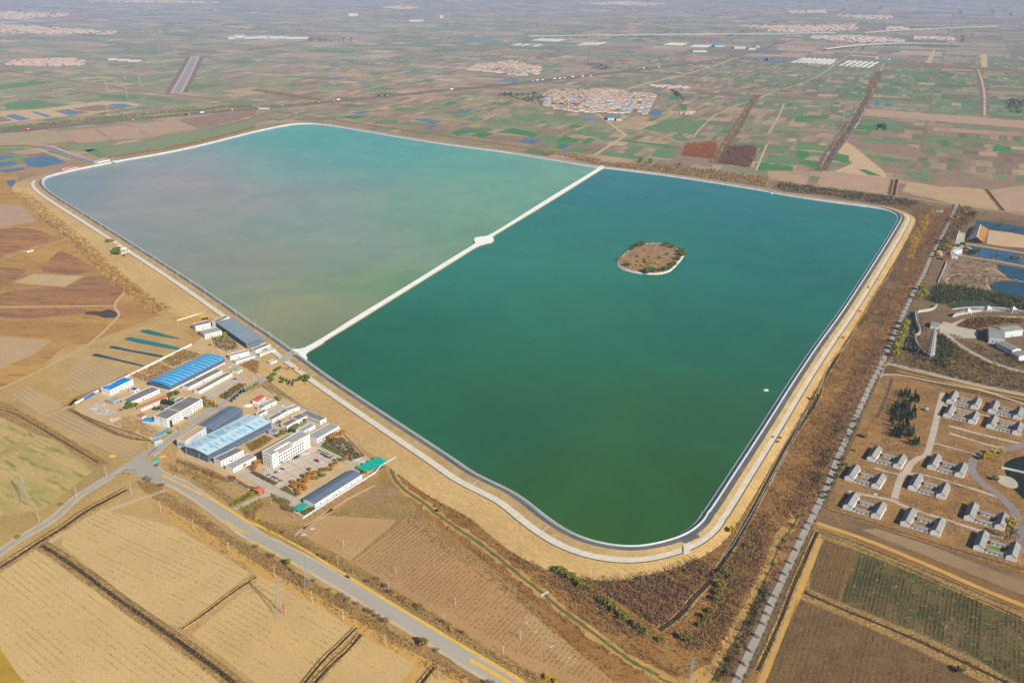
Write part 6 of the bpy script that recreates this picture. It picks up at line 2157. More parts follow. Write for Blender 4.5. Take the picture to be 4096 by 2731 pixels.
# hedge of green bushes along the lane
X, Y = scatter_poly(pts('L3 830,700 870,710 770,950 700,1100 640,1250 560,1450 490,1470 600,1150 700,950'), 300, [(LANE_R, 3.6)])
clumps(X, Y, 2.0, 3.6, 14, v_olive, 'lane_hedge', None, .6, .2)
X, Y = scatter_poly(pts('B2 2351,500 2280,650 2180,870 2060,1120 1960,1290 1880,1450 1850,1568 2000,1568 2150,1250 2351,820'), 900, AV)
clumps(X, Y, 1.8, 3.2, 12, v_dark, 'dark_thicket', None, .6, .5, patchy=.4)
# dry grass tufts over the rust coloured estate ground
ze = pts('L3 1040,330 1170,320 1600,430 2351,600 2500,1300 B3 2400,560 1650,340 600,0 470,-60 L3 600,1400 800,950 900,650')
X, Y = scatter_poly(ze, 14000, [(chaikin(pts(q), 1), w_) for q, w_ in (
    ('L3 1610,470 1570,600 1540,750 1500,900 1460,1050 1380,1070 1310,1120 1280,1190 1230,1220 1200,1300 1160,1440', 4.5),
    ('L3 2351,950 2200,985 2050,1010 1920,1040 1860,1120 1870,1200 1950,1290 2100,1400 2200,1480 2270,1568', 6))])
hx = ~inside(X, Y, pts('L3 2130,1090 2250,1050 2400,1020 2700,1000 2700,1700 2300,1430 2180,1330 2080,1300'))
for tg, x, y, _ in HS:
    p = at(tg, x, y)
    c_, s_ = math.cos(R(34)), math.sin(R(34))
    lx = (X - p[0]) * c_ - (Y - p[1]) * s_
    ly = (X - p[0]) * s_ + (Y - p[1]) * c_
    hx &= ~((lx > -1) & (lx < 37) & (ly > -2) & (ly < 29))
clumps(X[hx], Y[hx], 1.2, .7, 5, v_straw, 'dry_grass', None, .35, .5, patchy=.8)
clumps(X[hx][::2] + 2, Y[hx][::2] - 2, 1.4, .9, 6, v_brown, 'dry_grass', None, .4, .5, patchy=.9)
# roadside brush along both sides of the main road
rd = chaikin(pts(RD), 2)


for off, w, m_, dn, h_ in ((17.5, 8, v_brown, .10, 1.8), (18, 7, v_straw, .06, 1.2), (16, 5, v_bare, .035, 2.8), (-21, 12, v_brown, .09, 1.6), (-24, 14, v_straw, .07, 1.2), (-16, 4, v_bare, .03, 2.4)):
    X, Y = along(rd, off, w, dn * 2.2)
    clumps(X, Y, 1.2, h_ * 1.2, 9, m_, 'roadside_brush', None, .42, .5, patchy=.6)
# banks of ditches and left meadows
for s_, m_, w_, dn, h_ in (('B0 370,300 780,570 1350,980 1700,1230 2250,1650', v_brown, 9, .10, .9), ('B0 -80,560 400,250 770,0', v_brown, 8, .08, .8),
                           ('B3 330,735 700,900 1200,1100 1800,1380 2351,1640', v_brown, 8, .12, 1.2), ('B3 380,330 250,620 20,1200 -100,1450', v_brown, 7, .12, 1.2),
                           ('M0 180,200 500,460 800,720 1000,920 1200,1090 1500,1290', v_brown, 26, .022, 2.2), ('M0 180,200 500,460 800,720 1000,920 1200,1090 1500,1290', v_straw, 30, .02, 1.6),
                           ('B1 500,1600 700,1390 960,1120', v_brown, 7, .12, 1), ('B1 350,680 900,1000 1430,1300 1900,1560', v_brown, 4, .06, 1),
                           ('B0 1500,-30 1900,240 2300,540', v_brown, 5, .07, 1.2), ('L0 0,600 480,800 900,1120', v_brown, 12, .04, 1.2), ('L0 630,620 900,770 1370,910', v_brown, 6, .08, 1.2),
                           ('B1 1400,40 1600,220 1850,400 2351,740 B2 300,1000 900,1450', v_brown, 9, .09, 1.6), ('c6 1250,1350 1700,1060 2000,880 2351,640', v_straw, 8, .08, .9),
                           ('T0 0,1190 700,1120 1400,1050 2000,1000 2300,975', v_green, 45, .012, 6), ('T0 1000,1450 1700,1345 2351,1170', v_brown, 14, .03, 5),
                           ('T1 0,830 300,880 600,925', v_bare, 40, .02, 7), ('T2 1850,1500 2060,1200 2200,950 2260,880', v_bare, 24, .02, 3), ('T3 480,1568 660,1290 880,980 1020,660', v_bare, 30, .014, 3),
                           ('T1 100,1000 400,1060 1600,1230 2351,1340 T2 400,1400', v_brown, 12, .02, 2.5)):
    X, Y = along(chaikin(pts(s_), 1), 0, w_, dn * 2)
    far = w_ >= 14
    clumps(X, Y, 1.1 if not far else 3.5, h_, 8, m_, 'bank_brush', None, .4 if not far else 1.3, .5)


# ---- sapling rows in the fields: rows of little plants, thousands of them
def rows(s, an_, dr_, dp, m, size, prob, name='saplings', jit=.3, h=.8, per=3):
    poly = pts(s) if isinstance(s, str) else s
    c, sn = math.cos(R(an_)), math.sin(R(an_))
    P = np.array(poly)
    u = P @ np.array([c, sn])
    v = P @ np.array([-sn, c])
    U, Vv = np.meshgrid(np.arange(u.min(), u.max(), dp), np.arange(v.min(), v.max(), dr_))
    gap = ((vnoise(U, Vv * 6, 40) - .5) * 5 + (vnoise(U, Vv, 16) - .5) * 3 + rng.normal(0, .9, U.shape)) > (1 - 2 * prob) * 1.6
    U = (U + rng.normal(0, jit, U.shape))[gap]
    Vv = (Vv + rng.normal(0, jit * .4, Vv.shape))[gap]
    X, Y = U * c - Vv * sn, U * sn + Vv * c
    k = inside(X, Y, poly) & (dist_poly(X, Y, poly) > 2.5)
    clumps(X[k], Y[k], size * .5, h, per, m, name, None, size, .3, z=.15)


a0 = dr('B0', (0, 750), (1000, 1568))
rows('B0 -300,760 350,340 640,500 2160,1568 2200,1700 -300,1700', a0, 5.6, 1.5, v_plum, .42, .50, h=.6, per=3)
rows('B0 -300,760 350,340 640,500 2160,1568 2200,1700 -300,1700', a0, 5.6, 3.0, v_green, .34, .12, h=.6, per=4)
rows('B0 590,200 930,-30 1000,-10 1600,130 2290,560 1680,1060 1500,1010 1200,800 560,300', dr('B0', (800, 100), (2000, 640)), 5.6, 1.5, v_plum, .42, .48, h=.6, per=3)
rows('B0 2351,640 2220,740 1760,1120 2400,1600 B1 300,1700 450,1540 890,1080 520,810 0,570', dr('B1', (0, 850), (880, 1330)), 5.6, 1.5, v_plum, .42, .5, h=.6, per=3)
rows('B1 520,1650 960,1140 1480,1380 1350,1568 1300,1680', dr('B1', (0, 850), (880, 1330)), 5.6, 2.0, v_brown, .32, .6, h=.5, per=3)
rows('B1 650,30 1290,70 1250,120 860,450 400,200 480,140', dr('B1', (860, 460), (1280, 60)), 4.6, 3.2, v_brown, .42, .85, h=.8, per=4)
rows('B1 880,460 1270,150 1400,30 1500,90 1800,320 2351,720 B2 100,880 1000,1568 900,1660 B1 2351,1300 1700,900', dr('B1', (1200, 210), (1400, 60)), 4.2, 2.6, v_plum, .5, .9, h=1.1, per=5)
rows('B3 520,250 810,350 650,825 380,700 400,500', rgt, 3.4, 1.6, v_brown, .5, .75, h=1.0, per=4)
rows('B3 815,350 1300,540 2000,830 2450,1010 2500,1700 1900,1340 1300,1080 660,825', rgt, 3.2, 1.3, v_dark, .5, .62, h=1.2, per=5)
rows('B3 815,350 1300,540 2000,830 2450,1010 2500,1700 1900,1340 1300,1080 660,825', rgt, 3.2, 2.0, v_olive, .45, .5, h=1.0, per=4)
rows('B3 250,780 700,960 1300,1230 2351,1750 -120,1750 40,1420 150,1020', rgt, 4.2, 1.8, v_plum, .45, .6, h=.9, per=4)
rows('B3 250,780 700,960 1300,1230 2351,1750 -120,1750 40,1420 150,1020', rgt, 4.2, 4.2, v_straw, .5, .5, h=.8, per=4)
rows('L0 400,900 860,1180 400,1540 0,1600 -400,1650 -500,1200 0,1060', dr('L0', (0, 1300), (500, 1568)), 6, 2.2, v_green, .35, .3, h=.4, per=3)
rows('c3 700,360 800,270 1300,510 1150,600', dr('c3', (700, 360), (1150, 600)), 3, 2.0, v_brown, .5, .8, h=1.2, per=5)
# scrub inside the compound yards
for s_, m_, k in (('c2 1450,1010 1640,960 1700,1150 1480,1180', v_green, 60), ('c2 1650,1170 1950,1090 2130,1120 2100,1210 1800,1260', v_green, 90), ('c4 760,760 980,840 1250,700 1300,760 1000,920', v_green, 60), ('c6 1500,60 2000,400 2200,330 1800,120', v_dark, 90), ('c2 440,1400 700,1568 400,1568', v_green, 60), ('c3 1350,60 1560,-20 1600,60 1450,120 1250,180', v_dark, 60), ('c1 850,1070 1330,870 1540,960 1190,1150 1160,1180', v_brown, 260), ('c1 1350,850 1700,660 2000,740 1560,930', v_brown, 260), ('c1 1350,850 1700,660 2000,740 1560,930', v_olive, 90),
                  ('c2 560,480 730,440 900,490 1010,640 800,690 640,620', v_dark, 150), ('c2 560,480 730,440 900,490 1010,640 800,690 640,620', v_brown, 90),
                  ('c2 1010,900 1220,820 1370,880 1440,1000 1250,1040 1130,960', v_brown, 150), ('c2 1010,900 1220,820 1370,880 1440,1000 1250,1040 1130,960', v_orange, 60),
                  ('c2 680,1400 1000,1200 1130,1210 800,1450', v_dark, 110), ('c2 680,1400 1000,1200 1130,1210 800,1450', v_brown, 110),
                  ('c4 330,1100 620,960 760,1000 560,1140 420,1200', v_brown, 160), ('c4 330,1100 620,960 760,1000 560,1140 420,1200', v_olive, 60),
                  ('c4 1520,1080 1640,1000 1850,980 2050,1150 2150,1300 1990,1340', v_dark, 150), ('c4 1520,1080 1640,1000 1850,980 2050,1150 2150,1300 1990,1340', v_brown, 200),
                  ('c6 0,650 120,640 330,800 500,850 400,860 100,720', v_plum, 90), ('c6 390,590 500,600 750,740 700,760', v_plum, 90),
                  ('c6 730,930 1040,1060 1000,1140 760,1040', v_olive, 90), ('c6 860,1110 1100,1150 1100,1230 900,1170', v_bare, 80), ('c6 1180,1210 1400,1130 1400,1180 1240,1260', v_green, 60),
                  ('c5 0,930 300,1020 700,1180 900,1280 800,1300 200,1040', v_brown, 220), ('c5 0,930 300,1020 700,1180 900,1280 800,1300 200,1040', v_dark, 60),
                  ('c6 60,1100 450,880 500,930 100,1120', v_lime, 60), ('c6 60,1100 450,880 500,930 100,1120', v_dark, 40), ('c6 230,1180 560,1000 580,1040 300,1200', v_lime, 60),
                  ('c6 300,1200 600,1060 620,1090 420,1290 340,1330', v_brown, 80), ('c3 1500,930 1900,1050 2300,1290 2200,1340 1700,1120', v_brown, 90), ('c3 880,250 760,280 600,390 1000,540 1300,600 1330,490', v_straw, 200)):
    X, Y = scatter_poly(pts(s_), int(k * 2.0))
    clumps(X, Y, 1.4, 2.2, 10, m_, 'yard_brush', None, .45, .3)

# ---- trees one can tell apart
grove('c6 1080,830,3.2 1160,900,3.4 1130,790,3 1220,830,3.5 1270,760,3.4 1200,740,3 1300,700,3.6 1340,650,3.5 1400,630,3.2 1260,870,3 1160,950,2.8 1380,700,3 1600,570,3.2 1700,500,3 1760,470,3 1850,420,3 1900,380,2.8 1060,760,2.6',
      'round', v_orange, 'orange autumn tree', 'in the row below the car park', group='orange trees below the car park')
grove('c6 1480,620,3 1540,660,3 1440,700,2.8 1660,560,2.6 1230,660,2.6 1330,560,2.4 1520,560,2.4', 'round', v_olive, 'olive green tree', 'in the row below the car park', group='olive trees below the car park')
grove('c6 500,480,3.6 560,440,3.4 620,420,3.2 480,530,3', 'round', v_orange, 'orange tree', 'at the near end of the four-storey office', group='orange trees by the office')
grove('c6 410,540,3 450,580,2.6', 'bare', v_plum, 'purple bare tree', 'at the near end of the four-storey office', group='bare trees by the office')
grove('c6 310,500,2.8', 'round', v_yellow, 'bright orange yellow tree', 'before the smooth grey-roofed block')
grove('c6 1790,850,3 1830,830,2.6', 'round', v_lime, 'yellow green tree', 'growing against the slate-roofed hall', group='trees by the slate-roofed hall')
grove('c6 2200,610,2.6', 'round', v_lime, 'yellow tree', 'between the slate hall and teal greenhouses')
grove('c6 120,1080,2 150,1060,2 180,1040,2 240,1010,2 420,920,2.4 470,900,2.4', 'bush', v_lime, 'clipped lime bush', 'along the entrance drive', 'bush', 'bush', group='bushes on the entrance drive')
grove('c6 500,1320,3', 'bush', v_yellow, 'golden yellow bush', 'by the main road entrance', 'bush', 'bush')
grove('c3 830,150,4.2 900,130,4 960,110,3.6 850,90,3.6', 'round', v_green, 'big green tree', 'at the end of the brick-red row', group='big trees by the red row')
grove('c3 1400,60,4 1460,70,3.6 1520,90,3.4 1250,160,2.4 1320,150,2.4 1390,180,2.4', 'round', v_dark, 'dark evergreen tree', 'in the court behind the stepped office', group='evergreens in the office court')
grove('c1 1520,1400,4.2 1600,1380,4 1480,1440,3.6', 'round', v_green, 'leafy green tree', 'north of the stepped white office', group='green trees north of the office')
grove('c3 1480,410,1.6 1520,420,1.6', 'cone', v_dark, 'slim dark conifer', 'at the corner of the stepped office', group='conifers at the office corner')
grove('c3 1500,530,2.6', 'round', v_lime, 'small yellow green tree', 'at the end of the blue canopy')
grove('c2 470,1440,3 530,1500,3 600,1520,2.8 490,1520,2.8 640,1560,2.6', 'round', v_orange, 'rusty orange tree', 'beside the stepped white office', group='rusty trees by the stepped office')
grove('c2 1140,1320,3.2 1190,1290,3.2 1230,1270,2.8 1290,1230,2.6 1310,1210,2.4', 'round', v_lime, 'light green tree', 'on the verge of the lane', group='light trees by the lane')
grove('c2 1030,1350,2 980,1400,2 930,1440,1.8 890,1480,1.8 1080,1330,2', 'cone', v_dark, 'small dark conifer', 'on the verge of the lane', zs=.5, group='conifers by the lane')
grove('c2 1510,1130,4 1560,1080,3.6 1600,1010,3.4 1640,980,3 1530,1160,3', 'round', v_green, 'dusty green tree', 'by the yard with excavators', group='green trees by the digger yard')
grove('c2 1680,1190,3 1980,1140,3.6 2030,1120,4 2080,1140,4 2050,1180,3.6 1940,1160,3 1880,1170,2.8', 'round', v_green, 'dark green tree', 'at the edge of the sandy bank', group='trees at the sandy bank')
grove('c2 1660,1130,1.6 1700,1150,1.6 1750,1170,1.8 1800,1190,1.8 1850,1210,1.8 1780,1220,1.6 1840,1240,1.6', 'cone', v_dark, 'small dark conifer', 'in the line below the excavators', zs=.6, group='conifer line below the excavators')
grove('c2 790,440,3 760,480,2.6', 'round', v_lime, 'yellow green tree', 'beside the steel warehouse', group='yellow trees by the steel warehouse')
grove('c2 570,600,2.6', 'round', v_yellow, 'yellow tree', 'in front of the white block with open windows')
grove('c2 450,190,2.4 500,180,2.4', 'bush', v_dark, 'dark bush', 'behind the farthest white house', 'bush', 'bush', group='dark bushes by the farthest house')
grove('c4 840,380,3.4 860,410,3', 'round', v_lime, 'yellow green tree', 'at the north end of the low grey-roofed house', group='yellow trees by the low house')
grove('c4 880,930,3.4 930,940,3.4 840,980,3 1120,820,3 1070,860,3.2 1260,730,2.6 860,760,2.4', 'round', v_olive, 'olive tree', 'among the small buildings', group='olive trees among small buildings')
grove('c4 1700,980,3 1760,960,3 1820,950,3 1860,920,3 1650,1010,2.8', 'round', v_orange, 'reddish brown tree', 'beyond the long white building', group='reddish trees beyond the long building')
grove('c4 1040,880,2.4 1100,900,2.4 1020,900,2.4', 'round', v_dark, 'dark tree', 'before the half hidden white row', group='dark trees before the hidden row')
grove('W 640,590,6.5 700,560,6 760,500,4.5 740,640,5 640,640,5', 'round', v_green, 'big green tree', 'hiding the left bank shore house', group='trees by the shore house')
grove('W 430,260,5 480,240,4 560,240,3.4 920,700,3.4', 'round', v_olive, 'olive tree', 'round the left bank shore houses', group='olive trees by the shore house')
grove('B1 135,418,3 165,428,3 5,338,2.8 535,648,2.6 675,728,2.2 795,788,3 845,828,3.2 935,868,3 1025,928,3.4 1075,948,3.4 1125,978,3 1195,1028,4 1665,1288,2.6 2125,1588,2.8 2175,1588,2.8',
      'bare', v_bare, 'bare grey tree', 'on the near verge of the main road', group='bare trees on the near verge', zs=.8)
grove('B1 290,480,3.4', 'round', v_olive, 'green leafy tree', 'on the near verge of the main road')
grove('B1 1545,1230,4', 'round', v_brown, 'russet brown tree', 'alone on the near verge')
grove('c3 1120,1260,3.6 1180,1290,3.6 1380,1380,3.6 1290,1050,2.8', 'bare', v_bare, 'bare grey tree', 'near the big road junction', group='bare trees near the junction', zs=.8)
grove('B1 1110,620,2.4 590,400,2.2 1500,870,2.6', 'bush', v_olive, 'green bush', 'on the far verge of the main road', 'bush', 'bush', group='green bushes on the far verge')
grove('B1 1190,700,3.2 1230,750,3 1470,880,2.8 1030,650,2.6 250,200,2.6 640,440,2.6 1720,1020,2.6 1900,1120,2.6', 'bare', v_plum, 'dark twiggy bush', 'on the far verge of the main road', 'bush', 'bush', group='twiggy bushes on the far verge', zs=.7)
grove('B1 1270,770,2 1800,1070,2.2 B2 320,1530,2.6 400,1560,2.4', 'bush', v_yellow, 'yellow bush', 'on the far verge of the main road', 'bush', 'bush', group='yellow bushes on the far verge')
grove('B0 160,235,2.6 L0 560,1500,2.6', 'bush', v_olive, 'round yellow green bush', 'beside the narrow left road', 'bush', 'bush', group='bushes on the left road')
grove('B2 430,560,4 480,590,4.2 540,620,4.2 590,660,4 640,700,3.8 700,720,3.6 860,860,3.8 900,880,4 950,920,3.8 1000,950,3.6 1030,990,3.4 1130,1040,3.6 1180,1090,3.4 1240,1120,3.4 1360,1190,2.8 820,820,3.2',
      'round', v_olive, 'green roundish tree', 'in the diagonal line below the reservoir', group='green diagonal tree line')
grove('B2 1960,590,4.2 2010,620,4 1920,700,3.6 1900,770,3.4 1880,820,3.2 1830,930,3 1780,980,3.6 1740,1060,3.2 1560,1170,3.6 1620,1180,3.4 2170,330,3.4 1870,600,3', 'round', v_olive, 'yellow green tree', 'near the dark ditch corner', group='yellow green trees near the ditch', order='top')
grove('B2 2020,190,3.6', 'round', v_yellow, 'golden tree', 'beside the concrete path at the near right corner')
grove('B2 930,670,2.2 845,600,1.8', 'bush', v_yellow, 'yellow sapling', 'under the near reservoir corner', 'bush', 'bush', group='yellow saplings under the corner')
grove('L3 910,890,4', 'round', v_yellow, 'lone golden tree', 'left below the cypress grove')
grove('L3 795,1005,2.4', 'bush', v_lime, 'small lime bush', 'by the estate fence', 'bush', 'bush')
grove('L3 1980,1090,4 2000,1060,4 2060,1040,4.2 2140,1030,3.6 2030,1080,3.4', 'round', v_yellow, 'golden green tree', 'at the bend of the violet lane', group='golden trees at the lane bend')
grove('H 1940,1060,5', 'round', v_yellow, 'big orange yellow tree', 'beside the lowest right lane bend')
grove('H 1930,1200,7', 'bare', v_dark, 'large grey green tree', 'over the bottom right courtyard house', zs=.9)
grove('H 1780,580,3.4', 'round', v_olive, 'green tree', 'beside the round lookout')
grove('B3 1765,1475,3.6', 'round', v_olive, 'lone yellow green tree', 'in the brown orchard at the bottom right')
grove('L3 415,540,3.6', 'round', v_olive, 'olive tree', 'standing in the dark ditch on the sand bank')
grove('L3 700,1150,3 660,1200,3.2 620,1260,3.2 680,1100,3 590,1330,3 560,1400,3 530,1450,2.8 830,740,2.8 800,810,2.8 770,880,2.8', 'round', v_green, 'green tree', 'in the hedge along the lane', group='green trees along the lane', order='top')
grove('L3 2080,220,3.6', 'round', v_yellow, 'yellow tree', 'at the end of the park path')
grove('L3 1175,80,6.5 1200,20,6 1165,140,5 M3 1270,1420,7 1250,1470,6.5 1210,1530,6', 'round', v_lime, 'tall yellow green tree', 'on the bank of the dark pond', group='yellow green trees by the dark pond', order='top')
grove('M3 1440,1150,6.5 1410,1100,6 1380,1180,5.5 1440,1080,5', 'round', v_lime, 'lime autumn tree', 'beside the lane above the gallery', group='lime trees beside the lane')
grove('K 1140,1120,6.5 1190,1090,6 1000,1080,4.6 1620,1180,4.6 1940,1250,5.2 840,950,5.8 1660,520,6 2000,600,5 1060,260,6 1110,230,5.5 330,1060,6 380,880,6 430,830,6', 'round', v_green, 'green tree', 'on the banks of the park ponds', group='green trees by the park ponds')
grove('K 900,1040,6 2110,1250,5 520,1040,6 680,340,6.5 870,200,6 260,1190,5.5 480,1240,6 600,380,5', 'round', v_orange, 'orange tree', 'round the park buildings', group='orange trees in the park')
grove('T2 1180,1490,7 1270,1500,7 1540,1520,5', 'column', v_olive, 'tall green tree', 'rising from the far bank woodland', group='tall far bank trees', zs=.4)

# bare trees in a file between the lane and the estate, their shadows barring the lane
for nm_, m_, off_, st_, R_, wh in (('lane_tree', v_bare, -5.5, 17, 2.6, 'right-hand side of the country lane'), ('lane_tree', v_plum, 6.5, 24, 2.4, 'reservoir side of the country lane')):
    Ls = np.cumsum([0] + [math.dist(a_, b_) for a_, b_ in zip(LANE_R[:-1], LANE_R[1:])])
    s0, i0 = 8.0, 0
    while s0 < Ls[-1] - 10:
        px_, py_ = np.interp(s0, Ls, [q[0] for q in LANE_R]), np.interp(s0, Ls, [q[1] for q in LANE_R])
        qx_, qy_ = np.interp(s0 + 2, Ls, [q[0] for q in LANE_R]), np.interp(s0 + 2, Ls, [q[1] for q in LANE_R])
        dd = math.hypot(qx_ - px_, qy_ - py_)
        tree((px_ - (qy_ - py_) / dd * off_, py_ + (qx_ - px_) / dd * off_), R_, 'bare', m_, f'bare tree on the {wh}, {nth(i0)} from the near end', 'bare trees on the ' + wh, name='bare_tree', zs=1.5)
        i0 += 1
        s0 += st_ * rng.uniform(.6, 1.4)

# the cypress grove
gr_poly = pts('L3 1215,470 1360,470 1385,560 1340,640 1390,690 1340,720 1290,760 1350,830 1390,910 1380,980 1270,930 1220,900 1110,890 1150,820 1110,740 1120,650 1160,600')
X, Y = scatter_poly(gr_poly, 165)
for ci_, (x_, y_) in enumerate(sorted(zip(X, Y), key=lambda q: -q[1])):
    tree((x_, y_), 1.35 * rng.uniform(.8, 1.15), 'cone', v_dark, f'slim dark cypress of the dense grove, {nth(ci_)} counted from the top of the photo', 'cypresses of the grove', name='cypress', cat='cypress', zs=1.0)
# ------------------------------------------------------------------ paving of the compound, cars, poles, pylons, machines, villages
m_park = mat('car_park_paving', (.50, .43, .36), (.46, .40, .335), (.38, .33, .28), s1=.1, s2=.7, t3=(.6, .75),
             rows=[(dr('c6', (860, 830), (1900, 400)), 9, (.22, .18, .15), .035, 0), (dr('c6', (860, 560), (1100, 700)), 14, (.22, .18, .15), .028, 0)])
area('car_park', 'c6 600,500 740,540 880,460 1340,180 1480,180 1900,390 1560,520 1000,760 840,830 770,800 600,640', m_park, .42)
area('yard', 'c6 100,1160 420,1000 640,900 850,800 1010,740 860,850 1130,970 1250,930 1480,800 2000,480 2230,540 1900,560 1250,1000 1100,1130 800,930 600,980 240,1180', m_yardc, .38)
area('yard', 'c6 130,560 350,500 770,800 640,900 520,790 300,660', m_yardc, .40)
area('yard', 'c6 1330,120 1500,60 1950,300 2100,420 1900,470 1480,200', m_yardc, .36)
area('yard', 'c2 830,900 1160,700 1240,660 1700,640 1740,760 1560,900 1380,930 1200,860 960,930 760,1000', m_yardc, .36)
area('yard', 'c2 400,1380 560,1280 1000,1060 1100,1110 800,1300 480,1480', m_yardc, .36)
area('yard', 'c3 1300,160 1450,60 1680,80 1500,200 1400,220', m_yardc, .36)
area('yard', 'c4 500,640 900,420 1180,520 800,700 900,850 700,830', m_yardc, .36)
area('yard', 'c4 900,860 1150,700 1300,640 1500,780 1330,930 1000,960', m_yardc, .34)
area('yard', 'c3 1700,270 1800,200 1960,290 2200,180 2300,100 2351,140 1900,380 1800,330', m_grey, .40)
area('yard_lawn', 'c3 1830,210 2020,100 2110,130 1900,260', m_bank, .46)
area('yard_lawn', 'c3 1560,430 1780,300 1830,340 1640,480', m_bank, .46)
area('yard_lawn', 'c6 390,590 460,560 840,750 770,795', mat('clipped_green', (.07, .10, .03), (.12, .12, .05), s1=.3), .46)
area('yard_lawn', 'c6 850,850 960,790 1130,960 1110,975', MATS['clipped_green'], .46)
area('yard_lawn', 'c6 1490,180 1560,130 2000,400 1980,415', MATS['clipped_green'], .46)
area('digger_yard', 'c2 1480,1010 1640,930 1900,960 2060,1080 1960,1130 1800,1180 1650,1120', m_yard, .37)
for i, (x, y) in enumerate(((1080, 375), (1130, 345), (1180, 318), (1230, 290), (1280, 265), (1465, 238), (1500, 252), (1540, 268), (1585, 285), (1620, 305), (1680, 335), (1770, 375))):
    q = at('c6', x, y)
    flat('planting_bed', [(q[0] + a_, q[1] + b_) for a_, b_ in ((-1.8, -1), (1.6, -1.4), (1.8, 1), (-1.6, 1.4))], MATS['clipped_green'], .52)

paints = {}


def paint(c):
    if c not in paints:
        cols = {'white': (.72, .72, .72), 'black': (.015, .016, .018), 'silver': (.42, .44, .46), 'dark red': (.16, .015, .02), 'navy': (.02, .03, .10), 'teal': (.02, .25, .30),
                'brown': (.09, .05, .04), 'red': (.38, .03, .03), 'green': (.03, .20, .10), 'blue': (.03, .12, .4)}
        paints[c] = mat('paint_' + c.replace(' ', '_'), cols[c], rough=.3, spec=.5)
    return paints[c]


m_tyre = mat('tyre', (.02, .02, .02))
_car = {}


def car_meshes(c):
    if c in _car:
        return _car[c]
    b = MB()
    prof = [(-2.25, .35), (2.25, .35), (2.3, .7), (2.1, .9), (1.2, 1.0), (-1.95, 1.02), (-2.25, .85)]
    b.prism(prof, -.88, .88)
    b.box(-1.1, .35, -.68, .68, 1.38, 1.46)
    body = b.mesh('body', [paint(c)])
    b = MB()
    b.add([(-1.85, -.8, 1.0), (1.1, -.8, 1.0), (1.1, .8, 1.0), (-1.85, .8, 1.0), (-1.2, -.66, 1.4), (.45, -.66, 1.4), (.45, .66, 1.4), (-1.2, .66, 1.4)],
          [(0, 1, 5, 4), (1, 2, 6, 5), (2, 3, 7, 6), (3, 0, 4, 7), (4, 5, 6, 7)])
    gl = b.mesh('glass', [m_glass])
    b = MB()
    b.bar((0, -.11, 0), (0, .11, 0), .33, 8)
    wh = b.mesh('wheel', [m_tyre])
    _car[c] = (body, gl, wh)
    return _car[c]


def car(tg, x, y, c, label, rz=-27, group='cars in the car park', z=.45, name='parked_car'):
    p = at(tg, x, y)
    root = empty(name, (p[0], p[1], z), R(rz + rng.uniform(-2, 2)), label, 'car', group)
    body, gl, wh = car_meshes(c)
    link('body', body, root)
    link('windows', gl, root)
    for sx in (-1.35, 1.4):
        for sy in (-.85, .85):
            o = link('wheel', wh, root)
            o.location = (sx, sy, .33)
    return root


def car_row(tg, L, where, rz=-27, **k):
    cnt = {}
    for x, y, c in L:
        cnt[c] = cnt.get(c, 0) + 1
    seen = {}
    for x, y, c in L:
        seen[c] = seen.get(c, 0) + 1
        car(tg, x, y, c, f'{c} car {where}' if cnt[c] == 1 else f'{nth(seen[c] - 1)} {c} car from the left {where}', rz, **k)


car_row('c6', [(1105, 362, 'black'), (1135, 345, 'navy'), (1168, 330, 'silver'), (1200, 315, 'white'), (1232, 305, 'white'), (1264, 298, 'white'), (1296, 286, 'white')], 'in the row under the office front')
car_row('c6', [(1345, 378, 'white'), (1378, 368, 'silver'), (1412, 405, 'dark red'), (1440, 396, 'red'), (1466, 430, 'black'), (1502, 440, 'white')], 'in the middle row of the car park')
car_row('c6', [(1458, 288, 'silver'), (1518, 302, 'black'), (1550, 318, 'black'), (1578, 338, 'black'), (1604, 356, 'black'), (1638, 362, 'navy')], 'beside the green beds of the car park')
car_row('c6', [(1712, 402, 'black'), (1775, 385, 'green')], 'at the far corner of the car park')
car_row('c6', [(795, 592, 'brown'), (832, 566, 'white'), (862, 556, 'silver'), (898, 538, 'black'), (640, 550, 'silver')][:4], 'at the near corner of the office')
car_row('c6', [(640, 550, 'silver'), (682, 636, 'teal'), (755, 670, 'navy'), (810, 692, 'red'), (868, 724, 'green')], 'along the hedge of the car park', rz=10)
car_row('c2', [(862, 942, 'white'), (760, 925, 'silver')], 'by the end of the blue warehouse', rz=10)
car_row('c2', [(940, 1128, 'black')], 'before the long white row buildings', rz=10)
car_row('c4', [(902, 495, 'white')], 'in the yard of the small houses', rz=20)
car_row('L1', [(2030, 1240, 'black')], 'driving on the reservoir crest road', rz=-50, z=4.3, name='car')
car_row('W', [(945, 195, 'white')], 'on the left bank crest road', rz=-50, z=4.3, name='car')
car_row('K', [(848, 632, 'silver'), (802, 662, 'white'), (792, 716, 'white')], 'in the park yard', rz=0)
car_row('c3', [(1745, 292, 'black')], 'at the stepped white office', rz=10)
car_row('c3', [(722, 162, 'navy')], 'in the sandy lumber yard', rz=0)
car_row('B1', [(842, 598, 'black')], 'small three-wheeler size on the maize strip', rz=-40)

